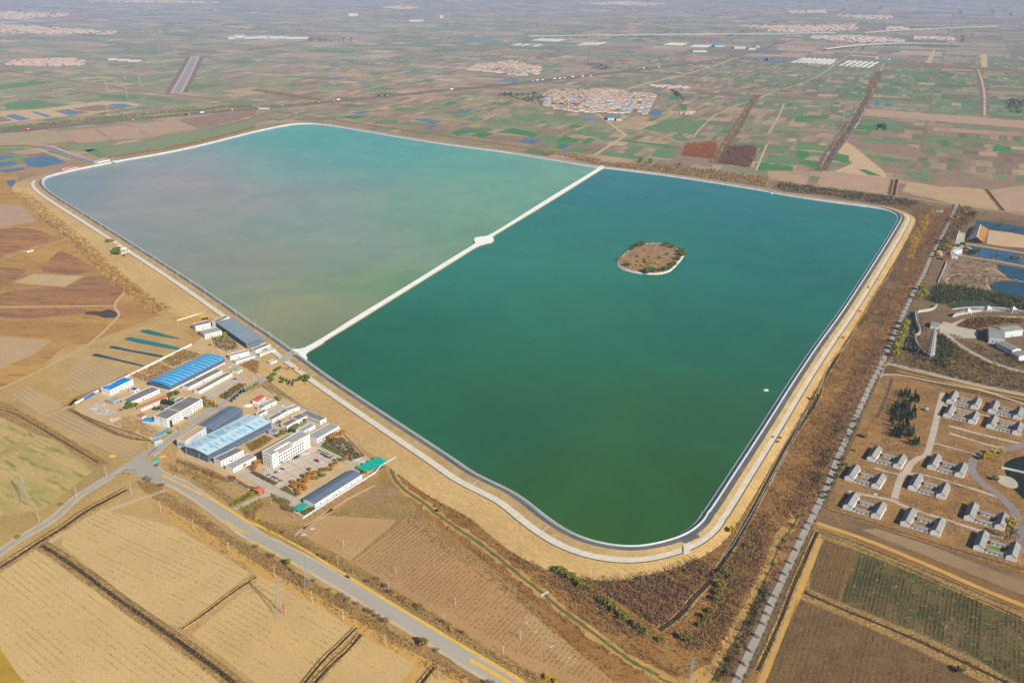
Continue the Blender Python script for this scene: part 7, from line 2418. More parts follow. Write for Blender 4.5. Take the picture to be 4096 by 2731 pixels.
# blue containers and heaps in the lumber yard
for i, (x, y, l, lab) in enumerate(((170, 1425, 7, 'long blue container by the white wall'), (240, 1390, 5, 'middle blue container by the white wall'), (285, 1372, 5, 'blue container nearest the blue-roofed block'))):
    p = at('c1', x, y)
    root = empty('container', (*p, .1), R(62), lab, 'container', 'blue containers by the white wall')
    b = MB()
    b.box(-l / 2, l / 2, -1.2, 1.2, 0, 2.4)
    for q in range(int(l * 2)):
        b.box(-l / 2 + q * .5 + .1, -l / 2 + q * .5 + .3, -1.26, 1.26, .1, 2.3)
    b.build('body', [paint('blue')], root)
    b = MB()
    b.box(l / 2, l / 2 + .06, -1.1, 1.1, .1, 2.3)
    b.build('door', [r_blue], root)
for s_, m_, nm, k in (('c3 180,100 420,60 620,180 640,230 450,240 250,200', MATS['galvanised_steel'], 'scrap_heap', 260), ('c3 540,310 680,270 690,300 580,350', m_polec, 'pipe_stack', 60),
                      ('c4 1720,1060 1850,1080 1920,1180 1800,1200', w_white, 'rockery', 70), ('c4 2020,1330 2200,1300 2200,1380 2050,1390', w_pale, 'stone_heap', 60)):
    X, Y = scatter_poly(pts(s_), k)
    b = MB()
    for x_, y_ in zip(X, Y):
        a_ = rng.uniform(0, 3.1)
        l = rng.uniform(.4, 1.8)
        d_ = Vector((math.cos(a_), math.sin(a_), rng.uniform(-.2, .3))) * l
        c_ = Vector((x_, y_, rng.uniform(.3, .9)))
        b.bar(c_ - d_, c_ + d_, rng.uniform(.15, .4), 4)
    tag(b.build(nm, [m_]), None, None, None, 'stuff')
for (x, y, w_, c_, lab) in (('c3', (1270, 940), 3.4, r_teal, 'teal tarpaulin heap beside the road junction'), ('c3', (575, 875), 3.6, m_orange, 'brown earth heap on the pale yard corner'),
                            ('c3', (1365, 885), 4.0, m_orange, 'sand heap at the junction corner'), ('c3', (1475, 880), 2.2, r_brick, 'stack of red bricks near the junction'),
                            ('c3', (1530, 905), 2.2, r_brick, 'second stack of red bricks, nearer the nursery'), ('c4', (360, 480), 4.2, w_white, 'bright white tarpaulin heap behind the slate warehouse')):
    p = at(x, *y)
    b = MB()
    n = 10
    V_ = []
    for j, (rr, zz) in enumerate(((1, 0), (.8, .35), (.45, .62), (.12, .72))):
        for q in range(n):
            a_ = 2 * math.pi * q / n
            r_ = w_ * rr * rng.uniform(.88, 1.12)
            V_.append((r_ * math.cos(a_) * 1.3, r_ * math.sin(a_), zz * w_ * .55))
    F_ = [(j * n + q, j * n + (q + 1) % n, (j + 1) * n + (q + 1) % n, (j + 1) * n + q) for j in range(3) for q in range(n)] + [tuple(range(3 * n, 4 * n))]
    b.add(V_, F_)
    o = b.build('heap' if 'brick' not in lab else 'brick_stack', [c_])
    o.location = (p[0], p[1], .2)
    tag(o, lab, 'heap' if 'brick' not in lab else 'brick stack')

# ---- poles
_pm = {}


def pole(tg, x, y, h, lab, group, z=0.0, arm=True, lamp=False, name='utility_pole', cat='pole'):
    p = at(tg, x, y, z)
    key = (h, arm, lamp)
    if key not in _pm:
        b = MB()
        b.bar((0, 0, -.1), (0, 0, h), .24, 8, .15)
        a_ = b.mesh('pole', [m_polec if not lamp else m_tin])
        b = MB()
        if lamp:
            b.bar((0, 0, h), (1.8, 0, h + .3), .07, 4)
            b.box(1.5, 2.5, -.2, .2, h + .2, h + .38)
        else:
            b.box(-1.1, 1.1, -.08, .08, h - .8, h - .62)
            for q in (-1, 0, 1):
                b.box(q - .07, q + .07, -.07, .07, h - .6, h - .3 + (.5 if q == 0 else 0))
        _pm[key] = (a_, b.mesh('crossarm' if not lamp else 'lamp_head', [m_tin if not lamp else w_white]))
    me = _pm[key]
    root = empty(name, (p[0], p[1], z), R(30 if not lamp else -40), lab, cat, group)
    link('shaft', me[0], root)
    link('crossarm' if not lamp else 'lamp_head', me[1], root)


def poles(s, h, what, where, group, **k):
    L = spots(s.replace(' ', ',0 ').replace('@', '')) if False else None
    out, t = [], 'F'
    for w in s.split():
        if w in TAGS:
            t = w
        else:
            a = w.split(',')
            out.append((t, float(a[0]), float(a[1])))
    out.sort(key=lambda q: pixpos(q)[0])
    for i, (tg, x, y) in enumerate(out):
        pole(tg, x, y, h, f'{what} {where}, {nth(i)} from the left', group, **k)


poles('M0 608,335 760,420 840,480 928,525 1003,560 1220,700 1308,765 1415,850 1522,915 1635,990 1755,1065 1885,1150 2025,1240 2168,1335 2345,1440 c2 1498,485 1875,735', 11,
      'pale utility pole', 'on the crest beside the shore road', 'utility poles along the left shore', z=3.6)
poles('B0 360,90 1780,170 2105,375 B1 175,605 517,830 805,1000 1193,1235 1680,1530', 12, 'pale utility pole', 'beside the tan fields', 'utility poles by the tan fields')
poles('L0 983,1255 705,1440 1378,1005 1207,1410 1480,1568 0,1568', 13, 'pale utility pole', 'along the narrow left road', 'utility poles along the left road')
poles('c2 735,770 1028,570 1235,1140 1340,1110 1090,1280 640,1545 1520,1050 c3 1655,485', 12, 'pale utility pole', 'along the compound lane', 'utility poles along the lane')
poles('B1 750,470 805,320 1287,570 1217,715 1832,855 1730,1005 2272,1305 B2 75,1170', 8, 'thin utility pole', 'on the fields beyond the main road', 'thin poles beyond the main road')
poles('L3 1027,205 1130,195 1105,232 1372,295 1440,390 1530,405 1703,380 2045,402 1935,500 2340,430 1365,135 K 910,1110 1530,1220 2160,1320', 9, 'slim street lamp', 'along the estate and park roads', 'street lamps of the estate', arm=False, lamp=True,
      name='street_lamp', cat='lamp')
poles('c6 1340,580 1995,412 1015,1065 175,610 1087,1310 418,1270 2132,162 735,1110 c5 185,870 385,965 640,1090', 9, 'white lamp post', 'in the office compound', 'lamp posts of the compound', arm=False, lamp=True, name='lamp_post', cat='lamp')


m_pyl = mat('weathered_steel', (.30, .32, .33), (.24, .25, .26), s1=.2, rough=.6)


def pylon(tg, x, y, h, lab, banner=False, rz=20, wd=1.0):
    p = at(tg, x, y)
    root = empty('pylon', (*p, 0), R(rz), lab, 'pylon')
    b = MB()
    lv = [(0, 4.2), (.2, 3.0), (.38, 2.1), (.55, 1.4), (.7, 1.1), (.85, .9), (1, .35)]
    cs = []
    for t, w in lv:
        cs.append([Vector((sx * w * h / 38, sy * w * h / 38, t * h)) for sx, sy in ((-1, -1), (1, -1), (1, 1), (-1, 1))])
    r_ = .12 * wd * h / 38
    for a_, c_ in zip(cs[:-1], cs[1:]):
        for i in range(4):
            j = (i + 1) % 4
            b.bar(a_[i], c_[i], r_, 4)
            b.bar(a_[i], c_[j], r_ * .6, 4)
            b.bar(a_[j], c_[i], r_ * .6, 4)
            b.bar(c_[i], c_[j], r_ * .6, 4)
    b.build('lattice_tower', [m_pyl], root)
    for t, w in ((.7, 7), (.82, 5.6), (.94, 4.4)):
        c = MB()
        w *= h / 38
        for sg in (-1, 1):
            for yy in (-.7, .7):
                c.bar((0, yy, t * h + .9), (sg * w, 0, t * h + .5), r_ * .42, 4)
                c.bar((0, yy, t * h - .4), (sg * w, 0, t * h + .5), r_ * .42, 4)
            c.bar((sg * w, 0, t * h + .5), (sg * w, 0, t * h - 1.2), .07, 4)
        c.build('crossarm', [m_pyl], root)
    if banner:
        c = MB()
        c.box(2.3, 3.1, -3.0, -2.9, 4, 13)
        c.build('banner', [paint('red')], root)
    return root


pylon('B1', 225, 945, 36, 'lattice pylon with a red banner on its leg in the tan field', True)
pylon('B1', 475, 685, 31, 'lattice pylon standing on the brown bank against the main road')
pylon('L0', 235, 1468, 32, 'lattice pylon in the sprouting green field on the left')
pylon('B2', 1635, 1600, 26, 'lattice pylon cut by the lower edge beside the muddy creek')
PY = [(0, 1170, 905), (0, 1288, 795), (0, 1150, 740), (0, 1000, 1080), (0, 1350, 590), (0, 1620, 530), (0, 1460, 480), (0, 985, 850), (0, 1410, 415), (1, 1473, 630), (1, 1700, 700), (1, 1045, 595), (1, 540, 430), (1, 170, 480), (1, 1210, 380), (1, 690, 780), (3, 1235, 240)]
PY.sort(key=lambda q: q[0] * 2351 + q[1])
for i, (c_, x, y) in enumerate(PY):
    pylon('T%d' % c_, x, y, 44, f'faint distant lattice pylon on the plain, {nth(i)} from the left', wd=2.2)['group'] = 'distant pylons'

# ---- excavators and loaders
m_yel = mat('machine_yellow', (.50, .26, .03), rough=.5)
m_orr = mat('machine_orange', (.45, .12, .04), rough=.5)


def excavator(tg, x, y, rz, m_, lab, z=.3, s=1.0):
    p = at(tg, x, y, z)
    root = empty('excavator', (p[0], p[1], z), R(rz), lab, 'excavator')
    root.scale = (s, s, s)
    for sy in (-1.15, 1.15):
        b = MB()
        b.prism([(-1.9, .15), (-1.5, 0), (1.5, 0), (1.9, .15), (1.9, .7), (1.5, .9), (-1.5, .9), (-1.9, .7)], sy - .3, sy + .3)
        b.build('track', [m_tyre], root)
    b = MB()
    b.box(-2.2, 1.4, -1.3, 1.3, 1.0, 2.2)
    b.build('house', [m_], root)
    b = MB()
    b.box(.2, 1.6, .2, 1.28, 2.2, 3.1)
    b.build('cab', [m_glass], root)
    b = MB()
    b.bar((1.2, -.2, 1.8), (4.6, -.2, 4.6), .28, 4)
    b.bar((4.6, -.2, 4.6), (7.2, -.2, 2.2), .24, 4)
    b.build('boom', [m_], root)
    b = MB()
    b.prism([(6.7, .9), (7.7, 1.1), (7.6, 2.3), (7.0, 2.3)], -.8, .4)
    b.build('bucket', [m_tyre], root)


excavator('M3', 1010, 1010, 160, m_orr, 'brown excavator beside the upper end of the long trench', z=.4)
excavator('M3', 925, 1085, 80, m_orr, 'excavator on the sand below the first trench machine', z=1)
excavator('M3', 845, 1300, 170, m_orr, 'orange excavator with its boom across the trench', z=.6)
excavator('M3', 690, 1540, 185, m_orr, 'red orange excavator nearest the viewer along the trench', z=.8)
excavator('c2', 1770, 990, 150, m_orr, 'small orange loader in the pale yard by the crest', z=.4)
excavator('c2', 1880, 980, 170, m_yel, 'long-armed yellow excavator in the pale yard', z=.4, s=1.2)
excavator('c2', 1940, 1000, -30, m_yel, 'second yellow excavator with its boom lowered to the right', z=.4, s=1.1)
excavator('c4', 1240, 170, 0, m_yel, 'yellow excavator parked under the trees on the sand bank', z=.4)
for i, (tg, x, y, lab) in enumerate((('L3', 160, 815, 'pale utility truck on the sand by the trench'), ('L3', 110, 900, 'dark small machine above another on the sand'), ('L3', 85, 935, 'lowest dark small machine on the sand'), ('L3', 42, 893, 'tiny dark machine on the concrete path'))):
    car(tg, x, y, 'white' if i == 0 else 'black', lab, 40, 'machines on the right bank', z=1.9 if i else 1.6, name='utility_vehicle')
# pontoon, water intakes
for tg, x, y, lab, s in (('L2' if False else 'F', 1759, 896, 'small white pontoon floating near the right bank', 3.0), ('M3', 35, 212, 'tiny white raft under the far bank', 2.4), ):
    p = at(tg, x, y, WZ)
    root = empty('pontoon', (*p, WZ), R(15), lab, 'pontoon')
    b = MB()
    b.box(-s, s, -s * .8, s * .8, -.2, .5)
    b.build('deck', [w_white], root)
    b = MB()
    b.box(-s * .4, s * .3, -s * .3, s * .3, .5, 1.7)
    b.build('cabin', [w_pale], root)
p = at('T0', 1055, 1500, WZ)
root = empty('intake_tower', (*p, WZ), R(-20), 'white intake hut on stilts reached by a footbridge', 'intake tower')
b = MB()
b.box(-5, 5, -4, 4, 2.5, 6)
b.build('hut', [w_white], root)
b = MB()
for x_ in (-4, 4):
    for y_ in (-3, 3):
        b.bar((x_, y_, -2), (x_, y_, 2.5), .4, 6)
b.build('stilts', [m_conc], root)
b = MB()
b.box(-22, -5, -1, 1, 2.2, 2.6)
b.build('footbridge', [m_conc], root)
p = at('L3', 1450, 630)
root = empty('dump_truck', (*p, .2), R(20), 'small green and white truck on the estate grass', 'truck')
b = MB()
b.box(-3, .8, -1.2, 1.2, .9, 2.2)
b.build('cargo_box', [paint('teal')], root)
b = MB()
b.box(.9, 2.6, -1.1, 1.1, .6, 2.4)
b.build('cab', [w_white], root)
for sx in (-2, 1.7):
    for sy in (-1.1, 1.1):
        c = MB()
        c.bar((sx, sy - .15, .45), (sx, sy + .15, .45), .45, 8)
        c.build('wheel', [m_tyre], root)
# beam bridge over the creek, square manholes
p0, p1 = pts('B2 262,772 328,730')
wall_line('narrow plank bridge over the green creek', 'B2 262,772 328,730', .5, m_conc, 1.8, z=.3, name='footbridge', cat='footbridge')
for i, (x, y) in enumerate(((518, 150), (436, 207))):
    p = at('B1', x, y)
    b = MB()
    b.box(-2.2, 2.2, -1.6, 1.6, 0, .5, 0)
    b.box(-.9, .9, -.7, .7, .5, .62, 1)
    o = b.build('well_cover', [m_conc, m_orange])
    o.location = (*p, .2)
    o.rotation_euler = (0, 0, R(20))
    tag(o, ('pale square well cover on the edge of the orchard', 'second pale well cover nearer the road')[i], 'well cover')
# steps and gate structure at the near right corner of the crest: a paved spur with a stair
spur = pts('B2 1480,250 1590,225 1700,195 1730,225 1600,285', TZ - 1)
flat('road', spur, m_rasph, TZ - .93)
wall_line('concrete stair chute down the bank at the near right corner', 'B2 1598,270 1605,400', 1.2, m_path, 6, z=2.4, name='stair', cat='stair')

# ---- highway traffic
HW = chaikin(pts('T0 0,1213 700,1145 1400,1080 2000,1025 2351,998 T1 600,945 1200,885 1700,835 2351,778 T2 0,775 500,715 1100,652 1700,572'), 0)
TR = [('T0', 240, 1193, 'red'), ('T0', 1205, 1108, 'red'), ('T0', 1716, 1057, 'black'), ('T0', 1860, 1040, 'white'), ('T0', 2117, 1015, 'red'), ('T1', 225, 978, 'blue'), ('T1', 560, 940, 'red'), ('T1', 700, 930, 'green'), ('T1', 760, 922, 'white'),
      ('T1', 1140, 887, 'black'), ('T1', 1190, 884, 'black'), ('T1', 1800, 826, 'white'), ('T2', 190, 748, 'white'), ('T2', 235, 743, 'white'), ('T2', 280, 740, 'silver'), ('T2', 360, 733, 'green'), ('T2', 395, 729, 'white'), ('T2', 440, 725, 'white'),
      ('T2', 480, 721, 'silver'), ('T2', 560, 712, 'white'), ('T2', 650, 706, 'white'), ('T2', 720, 701, 'silver'), ('T2', 1210, 632, 'white'), ('T2', 1240, 628, 'black'), ('T2', 1350, 621, 'white')]
_tm = {}
for i, (tg, x, y, c) in enumerate(TR):
    if c not in _tm:
        b = MB()
        b.box(-8, 4.5, -1.7, 1.7, 1.1, 4.2, 0)
        b.box(5, 7.8, -1.5, 1.5, .6, 3.4, 1)
        b.box(-7.5, 7.5, -1.3, 1.3, .4, 1.09, 2)
        _tm[c] = b.mesh('truck', [paint(c), w_white if c != 'white' else paint('blue'), m_tyre])
    p = at(tg, x, y)
    j = min(range(len(HW) - 1), key=lambda q: math.dist(HW[q], p) + math.dist(HW[q + 1], p))
    o = link('truck', _tm[c])
    o.location = (*p, .4)
    o.rotation_euler = (0, 0, math.atan2(HW[j + 1][1] - HW[j][1], HW[j + 1][0] - HW[j][0]))
    tag(o, f'{c} truck on the far highway, {nth(i)} from the left', 'truck', 'trucks on the far highway')

# ---- far viaducts
def viaduct(s, z, w, lab, gap=33):
    line = chaikin(pts(s, z), 1)
    root = empty('viaduct', (*line[0], 0), 0, lab, 'viaduct')
    lx, ly = line[0]
    L = [(a - lx, b - ly) for a, b in line]
    V, F = ribbon_vf(L, w, z)
    n = len(V)
    V2 = V + [(x, y, zz - 2.4) for x, y, zz in V]
    F2 = F + [tuple(n + q for q in f[::-1]) for f in F] + [(2 * i + 1, n + 2 * i + 1, n + 2 * i + 3, 2 * i + 3) for i in range(len(L) - 1)] + [(2 * i, 2 * i + 2, n + 2 * i + 2, n + 2 * i) for i in range(len(L) - 1)]
    link('deck', mesh_np('deck', V2, F2, m_conc), root)
    Ls = np.cumsum([0] + [math.dist(a, b) for a, b in zip(L[:-1], L[1:])])
    k = min(98, int(Ls[-1] / gap))
    c = MB()
    c.box(-1.3, 1.3, -1.6, 1.6, 0, z - 2.4)
    me = c.mesh('pier', [m_conc])
    for i in range(k):
        t = Ls[-1] * (i + .5) / k
        o = link('pier', me, root)
        o.location = (np.interp(t, Ls, [q[0] for q in L]), np.interp(t, Ls, [q[1] for q in L]), 0)


viaduct('T2 150,330 900,322 1700,312 2351,309 T3 620,299', 13, 11, 'long straight rail viaduct crossing the plain in the distance', 60)
viaduct('T3 520,450 700,425 950,402 1300,395 1650,404 1790,411', 12, 22, 'curved road viaduct behind the white greenhouses', 40)
viaduct('T3 880,298 1300,272 1700,255 2120,240', 13, 10, 'thin farther viaduct slanting up to the right', 70)

# ---- white greenhouses
_gh = {}
m_film = mat('greenhouse_film', (.54, .54, .50), (.46, .46, .43), s1=.05, rough=.5)


def ghouse(tg, x0, y0, x1, y1, w, lab, grp):
    a_, b_ = at(tg, x0, y0), at(tg, x1, y1)
    L = math.dist(a_, b_)
    k = (round(L, -1), w)
    if k not in _gh:
        b = MB()
        n = 7
        pr = [(w / 2 * math.cos(math.pi * i / n), 3.8 * math.sin(math.pi * i / n)) for i in range(n + 1)]
        b.prismx(pr, 0, k[0])
        _gh[k] = b.mesh('greenhouse', [m_film])
    o = link('greenhouse', _gh[k])
    o.location = (*a_, 0)
    o.rotation_euler = (0, 0, math.atan2(b_[1] - a_[1], b_[0] - a_[0]))
    tag(o, lab, 'greenhouse', grp)


def gcluster(tg, xs_, y0, dx, dy, w, where, grp, skew=0.0):
    for i, x in enumerate(xs_):
        yy = y0 + skew * (x - xs_[0])
        ghouse(tg, x, yy, x + dx, yy - dy, w, f'long white greenhouse {where}, {nth(i)} from the left', grp)


gcluster('T3', [222 + 46 * i for i in range(8)], 578, 62, 24, 15, 'in the front row of the larger cluster', 'greenhouses, larger cluster', .05)
gcluster('T3', [275 + 46 * i for i in range(7)], 556, 62, 20, 15, 'in the rear row of the larger cluster', 'greenhouses, larger cluster', .05)
gcluster('T3', [655 + 50 * i for i in range(6)], 606, 54, 24, 15, 'in the front row of the right cluster', 'greenhouses, right cluster', .08)
gcluster('T3', [700 + 50 * i for i in range(6)], 583, 54, 22, 15, 'in the rear row of the right cluster', 'greenhouses, right cluster', .06)
gcluster('T2', [190 + 28 * i for i in range(8)], 376, 78, 17, 24, 'in the farthest white cluster', 'greenhouses, farthest cluster', .04)
gcluster('T2', [600 + 38 * i for i in range(5)], 418, 100, 22, 26, 'in the middle far cluster', 'greenhouses, middle far cluster', -.02)
gcluster('T2', [1398 + 34 * i for i in range(5)], 416, 60, 18, 18, 'left of the blue roofs', 'greenhouses left of the blue roofs', .03)
gcluster('T2', [1640 + 32 * i for i in range(5)], 434, 50, 18, 18, 'just before the blue roofs', 'greenhouses before the blue roofs', .03)
gcluster('T2', [5, 75, 190], 420, 70, 14, 24, 'at the edge of the left fields', 'greenhouses at the left', .04)


w_far = wallm('far_shed_wall', (.46, .45, .43))


def far_block(tg, x0, x1, y, dep, h, rm, lab, rise=2, cat='factory', y1=None):
    a_, b_ = at(tg, x0, y), at(tg, x1, y if y1 is None else y1)
    L = math.dist(a_, b_)
    root = empty('factory_shed' if cat == 'factory' else cat.replace(' ', '_'), (*a_, 0), math.atan2(b_[1] - a_[1], b_[0] - a_[0]), lab, cat)
    b = MB()
    b.box(0, L, 0, dep, 0, h)
    b.build('wall', [w_far], root)
    rm = w_far if rm is w_white else rm
    b = MB()
    b.prismx([(-.5, h), (dep + .5, h), (dep + .5, h + .3), (dep / 2, h + rise), (-.5, h + .3)], -.5, L + .5)
    b.build('roof', [rm], root)


far_block('T2', 878, 942, 1108, 42, 8, r_blue, 'bright blue roofed shed at the foot of the village')
far_block('T2', 958, 1010, 1112, 36, 7, r_felt, 'dark grey roofed shed right of the blue village shed')
far_block('T2', 1862, 1950, 432, 60, 8, r_blue, 'blue factory roof standing alone past the highway')
far_block('T2', 2040, 2150, 450, 50, 8, r_sky, 'pale blue factory roof near the slanting road')
far_block('T2', 2170, 2240, 458, 40, 8, r_grey, 'whitish factory shed at the slanting road')
far_block('T2', 2235, 2275, 438, 40, 8, r_blue, 'small blue roof at the end of the factory row')
far_block('T2', 1660, 1790, 482, 30, 8, w_white, 'white depot building in front of the far greenhouses')
far_block('T3', 760, 990, 530, 40, 8, w_white, 'long white shed beyond the right greenhouses', y1=545)
far_block('T3', 1000, 1112, 550, 22, 8, r_blue, 'long shed with a blue roof on the right of the white shed', y1=556)
far_block('T1', 1405, 1530, 200, 130, 14, r_blue, 'very distant long blue factory')
far_block('T1', 1690, 1715, 170, 60, 22, w_white, 'tiny distant white tower block')
far_block('T0', 2095, 2150, 362, 60, 12, w_white, 'distant white factory, left part')
far_block('T0', 2150, 2230, 352, 60, 16, w_white, 'distant white factory, tall middle part')
far_block('T0', 2240, 2351, 360, 60, 12, w_white, 'distant white factory, right part')
far_block('T1', 10, 110, 356, 60, 12, w_white, 'distant white sheds after the factory')
far_block('T1', 120, 270, 356, 60, 12, w_white, 'distant wide white shed at the field rows')
far_block('T1', 280, 470, 362, 60, 10, w_cream, 'distant cream shed ending the factory line')
far_block('T0', 990, 1060, 556, 34, 7, r_sky, 'far shed with a pale blue roof by the red village')
far_block('T0', 1080, 1170, 562, 40, 7, w_white, 'first far white shed by the red village')
far_block('T0', 1175, 1280, 570, 40, 7, w_white, 'second far white shed by the red village')
far_block('T1', 850, 925, 150, 90, 20, w_white, 'very distant pale works building')
far_block('T1', 20, 120, 1005, 9, 4, m_conc, 'concrete overpass of the highway above the track', .4, 'overpass')

# ---- the villages
r_vt = [mat('village_tiles', (.34, .25, .21), (.28, .215, .185), (.22, .17, .15), s1=.1), mat('village_tiles_grey', (.24, .22, .21), (.20, .185, .18), s1=.1),
        mat('village_tiles_pale', (.38, .33, .30), (.32, .28, .26), s1=.1), mat('village_tiles_red', (.40, .235, .185), (.34, .21, .17), s1=.1)]
_vh = []
for i, rm in enumerate(r_vt + [r_blue]):
    for L, Wd in ((18.4, 8.5), (17.5, 8)):
        b = MB()
        b.box(-L / 2, L / 2, -Wd / 2, Wd / 2, 0, 3.6, 0)
        b.prismx([(-Wd / 2 - .4, 3.5), (Wd / 2 + .4, 3.5), (Wd / 2 + .4, 3.8), (0, 6.2), (-Wd / 2 - .4, 3.8)], -L / 2 - .3, L / 2 + .3, 1)
        for x0, x1, y0, y1 in ((-L / 2, -L / 2 + .4, -Wd / 2 - 7, -Wd / 2), (L / 2 - .4, L / 2, -Wd / 2 - 7, -Wd / 2), (-L / 2 + .4, L / 2 - .4, -Wd / 2 - 7, -Wd / 2 - 6.6)):
            b.box(x0, x1, y0, y1, 0, 2.2, 0)
        b.box(-L / 2 + .5, -L / 2 + 4, -Wd / 2 - 6.5, -Wd / 2 - .5, 0, 2.8, 0, 1)
        _vh.append(b.mesh('village_house', [w_cream if i % 2 else w_white, rm]))


def village(s, an_, du, dv_, cap, labf, grp, prob=.58, stuff=False):
    poly = pts(s)
    c, sn = math.cos(R(an_)), math.sin(R(an_))
    P = np.array(poly)
    u, v = P @ np.array([c, sn]), P @ np.array([-sn, c])
    out = []
    for j, vv in enumerate(np.arange(v.min(), v.max(), dv_)):
        for i, uu in enumerate(np.arange(u.min(), u.max(), du)):
            x, y = uu * c - vv * sn, uu * sn + vv * c
            if rng.random() < prob and inside(x, y, poly):
                out.append((x + rng.normal(0, .8), y + rng.normal(0, .8), j, i))
    rng.shuffle(out)
    out.sort(key=lambda q: q[1])
    rest, out = out[cap:], out[:cap]
    if rest:
        Vr, Fr, Mr = [], [], []
        for x, y, j, i in rest:
            me = _vh[int(rng.integers(0, 8))]
            cc, ss = math.cos(R(an_)), math.sin(R(an_))
            kk = len(Vr)
            Vr += [(x + v_.co.x * cc - v_.co.y * ss, y + v_.co.x * ss + v_.co.y * cc, v_.co.z) for v_ in me.vertices]
            Fr += [tuple(kk + q for q in p_.vertices) for p_ in me.polygons]
            Mr += [p_.material_index for p_ in me.polygons]
        tag(link('village_roofscape', mesh_np('village_roofscape', Vr, Fr, [w_cream, r_vt[0]], Mr)), None, None, None, 'stuff')
    rows_ = sorted(set(int(q[2]) for q in out))
    cnt = {}
    for x, y, j, i in sorted(out, key=lambda q: (q[2], q[3])):
        k = int(rng.choice(len(_vh), p=[.14, .12, .12, .1, .14, .12, .1, .1, .03, .03]))
        o = link('village_house', _vh[k])
        o.location = (x, y, 0)
        o.rotation_euler = (0, 0, R(an_ + 90 - 90 + rng.normal(0, 1.5)))
        rj = rows_.index(int(j))
        cnt[rj] = cnt.get(rj, 0) + 1
        tag(o, labf(rj, cnt[rj] - 1), 'house', grp)
    return len(out)


area('village_ground', 'T2 250,960 300,830 640,820 900,815 1330,870 1340,960 1240,1060 900,1050 600,1040 400,1010', m_mauve, .36)
van = dr('T2', (840, 1020), (980, 850))
village('T2 270,970 320,830 640,825 900,820 1310,870 1320,950 1230,1050 900,1045 600,1030 400,1000', van - 90, 19.5, 19, 210,
        lambda r_, i: f'gabled village house in lane {nth(r_)} from the front, {nth(i)} along it', 'houses of the nearer village')
area('village_ground', 'T1 1890,640 2060,580 2351,550 T2 250,600 260,700 100,700 0,690 T1 2100,665', m_mauve, .36)
village('T1 1900,640 2070,585 2351,555 T2 160,600 260,610 255,700 100,695 0,685 T1 2100,660', van - 90, 19.5, 21, 85,
        lambda r_, i: f'farther village house, lane {nth(r_)} from the front, {nth(i)} along it', 'houses of the farther village')
for s_, k in (('T2 0,870 250,850 330,900 280,980 0,910', 120), ('T2 270,960 400,1000 640,1030 1230,1040 1310,950 1300,870 900,825 320,840', 330), ('T2 270,960 400,1000 640,1030 700,900 640,830 320,840', 160), ('T1 2220,880 2300,850 2351,860 2351,890', 40), ('T1 2000,650 2070,640 2351,690 T2 200,690 0,620', 150),
              ('T2 660,590 800,590 940,630 870,650 760,640', 70), ('T1 430,390 480,350 900,350 880,390', 120), ('T3 2180,930 2220,900 2351,900 2351,1050 2220,1040', 110), ('T3 1000,1150 1080,1150 1090,1200 980,1200', 50), ('T2 1440,830 1530,850 1600,940 1500,880', 60)):
    X, Y = scatter_poly(pts(s_), k)
    clumps(X, Y, 4.5, 7, 14, v_dark if k != 330 else v_olive, 'village_trees', None, 1.6, .2)


w_fv = wallm('far_village_wall', (.42, .38, .36))


def far_village(s, n, reds, nm='distant_village'):
    X, Y = scatter_poly(pts(s), n)
    b = MB()
    for x, y in zip(X, Y):
        L, Wd = rng.uniform(10, 26), rng.uniform(7, 12)
        m_ = 1 if rng.random() < reds else (2 if rng.random() < .3 else 0)
        b.box(x - L / 2, x + L / 2, y - Wd / 2, y + Wd / 2, 0, 4, 0)
        b.add([(x - L / 2, y - Wd / 2, 4), (x + L / 2, y - Wd / 2, 4), (x + L / 2, y + Wd / 2, 4), (x - L / 2, y + Wd / 2, 4), (x - L / 2, y, 6.5), (x + L / 2, y, 6.5)],
              [(0, 1, 5, 4), (2, 3, 4, 5), (3, 0, 4), (1, 2, 5)], m_)
    tag(b.build(nm, [w_fv, r_vt[3], r_vt[0]]), None, None, None, 'stuff')


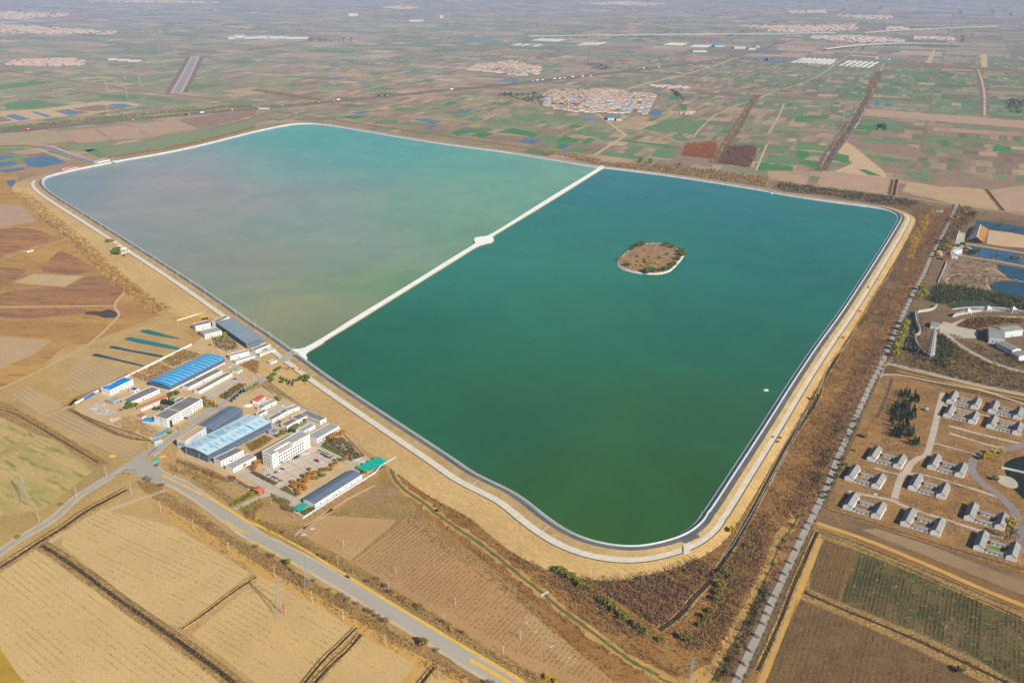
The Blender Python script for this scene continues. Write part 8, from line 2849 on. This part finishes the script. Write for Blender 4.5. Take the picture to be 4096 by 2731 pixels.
far_village('T0 60,600 120,560 300,545 700,540 800,570 760,600 400,610', 170, .75)
far_village('T0 0,230 300,240 700,270 1060,290 1060,320 700,310 400,320 0,300', 330, .6)
far_village('T0 0,110 300,115 650,130 640,150 200,180 0,180', 260, .5)
far_village('T0 700,15 1400,5 2000,20 2000,35 1300,30', 220, .5)
far_village('T3 0,240 300,235 800,230 820,280 300,300 0,290', 330, .45)
far_village('T3 380,330 800,330 1240,365 1250,388 800,392 400,355', 260, .2)
far_village('T3 1330,340 1700,345 1700,372 1340,365', 90, .3)
far_village('T3 1080,255 1300,245 1300,272 1080,280', 70, .3)
far_village('T3 180,100 520,95 540,125 200,125', 150, .3)
far_village('T3 640,140 1140,150 1130,180 650,165', 150, .3)
far_village('T1 1150,70 1350,55 1500,75 1350,88', 130, .6)
far_village('T2 600,40 1050,15 1500,40 1200,55', 240, .4)
far_village('T2 2050,240 2351,232 2351,262 2240,258', 50, .5)
far_village('T2 1200,785 1600,800 1600,822 1400,812 1230,792', 28, .1)
far_village('T2 1530,1050 1660,1020 1670,1050 1560,1060', 10, .2)
bx, by = [], []
X, Y = scatter_poly(pts('T1 0,345 T2 700,390 T3 600,440 T3 2351,500 T3 2351,80 T0 0,40 T0 0,330 T0 1500,420'), 120)
for x_, y_ in zip(X, Y):
    a_ = R(66.2 if rng.random() < .4 else -23.8)
    l_ = rng.uniform(80, 420)
    t_ = rng.uniform(-1, 1, int(l_ / 6))
    bx += list(x_ + np.cos(a_) * t_ * l_ + rng.normal(0, 4, len(t_)))
    by += list(y_ + np.sin(a_) * t_ * l_ + rng.normal(0, 4, len(t_)))
clumps(np.array(bx), np.array(by), 7, 6, 6, v_bare, 'far_tree_belts', None, 2.6, .2)
X, Y = scatter_poly(pts('T1 300,480 1900,560 T2 1800,740 T3 100,900 2300,1000 2351,650 T3 1200,600 T2 1900,520 T1 900,400'), 420)
clumps(X, Y, 7, 6, 12, v_olive, 'field_trees', None, 2.2, .2)
# ------------------------------------------------------------------ the air
hz = MB()
hz.box(-17500, 17500, -300, 26500, -1.0, 512, 0)
m = bpy.data.materials.new('haze_air')
m.use_nodes = True
nt = m.node_tree
for nd in list(nt.nodes):
    if nd.type != 'OUTPUT_MATERIAL':
        nt.nodes.remove(nd)
pv = nt.nodes.new('ShaderNodeVolumePrincipled')
pv.inputs['Color'].default_value = (.48, .66, 1.0, 1)
pv.inputs['Density'].default_value = 3.5e-5
pv.inputs['Anisotropy'].default_value = -.1
nt.links.new(pv.outputs[0], nt.nodes['Material Output'].inputs['Volume'])
o = hz.build('haze', m)
tag(o, None, None, None, 'stuff')
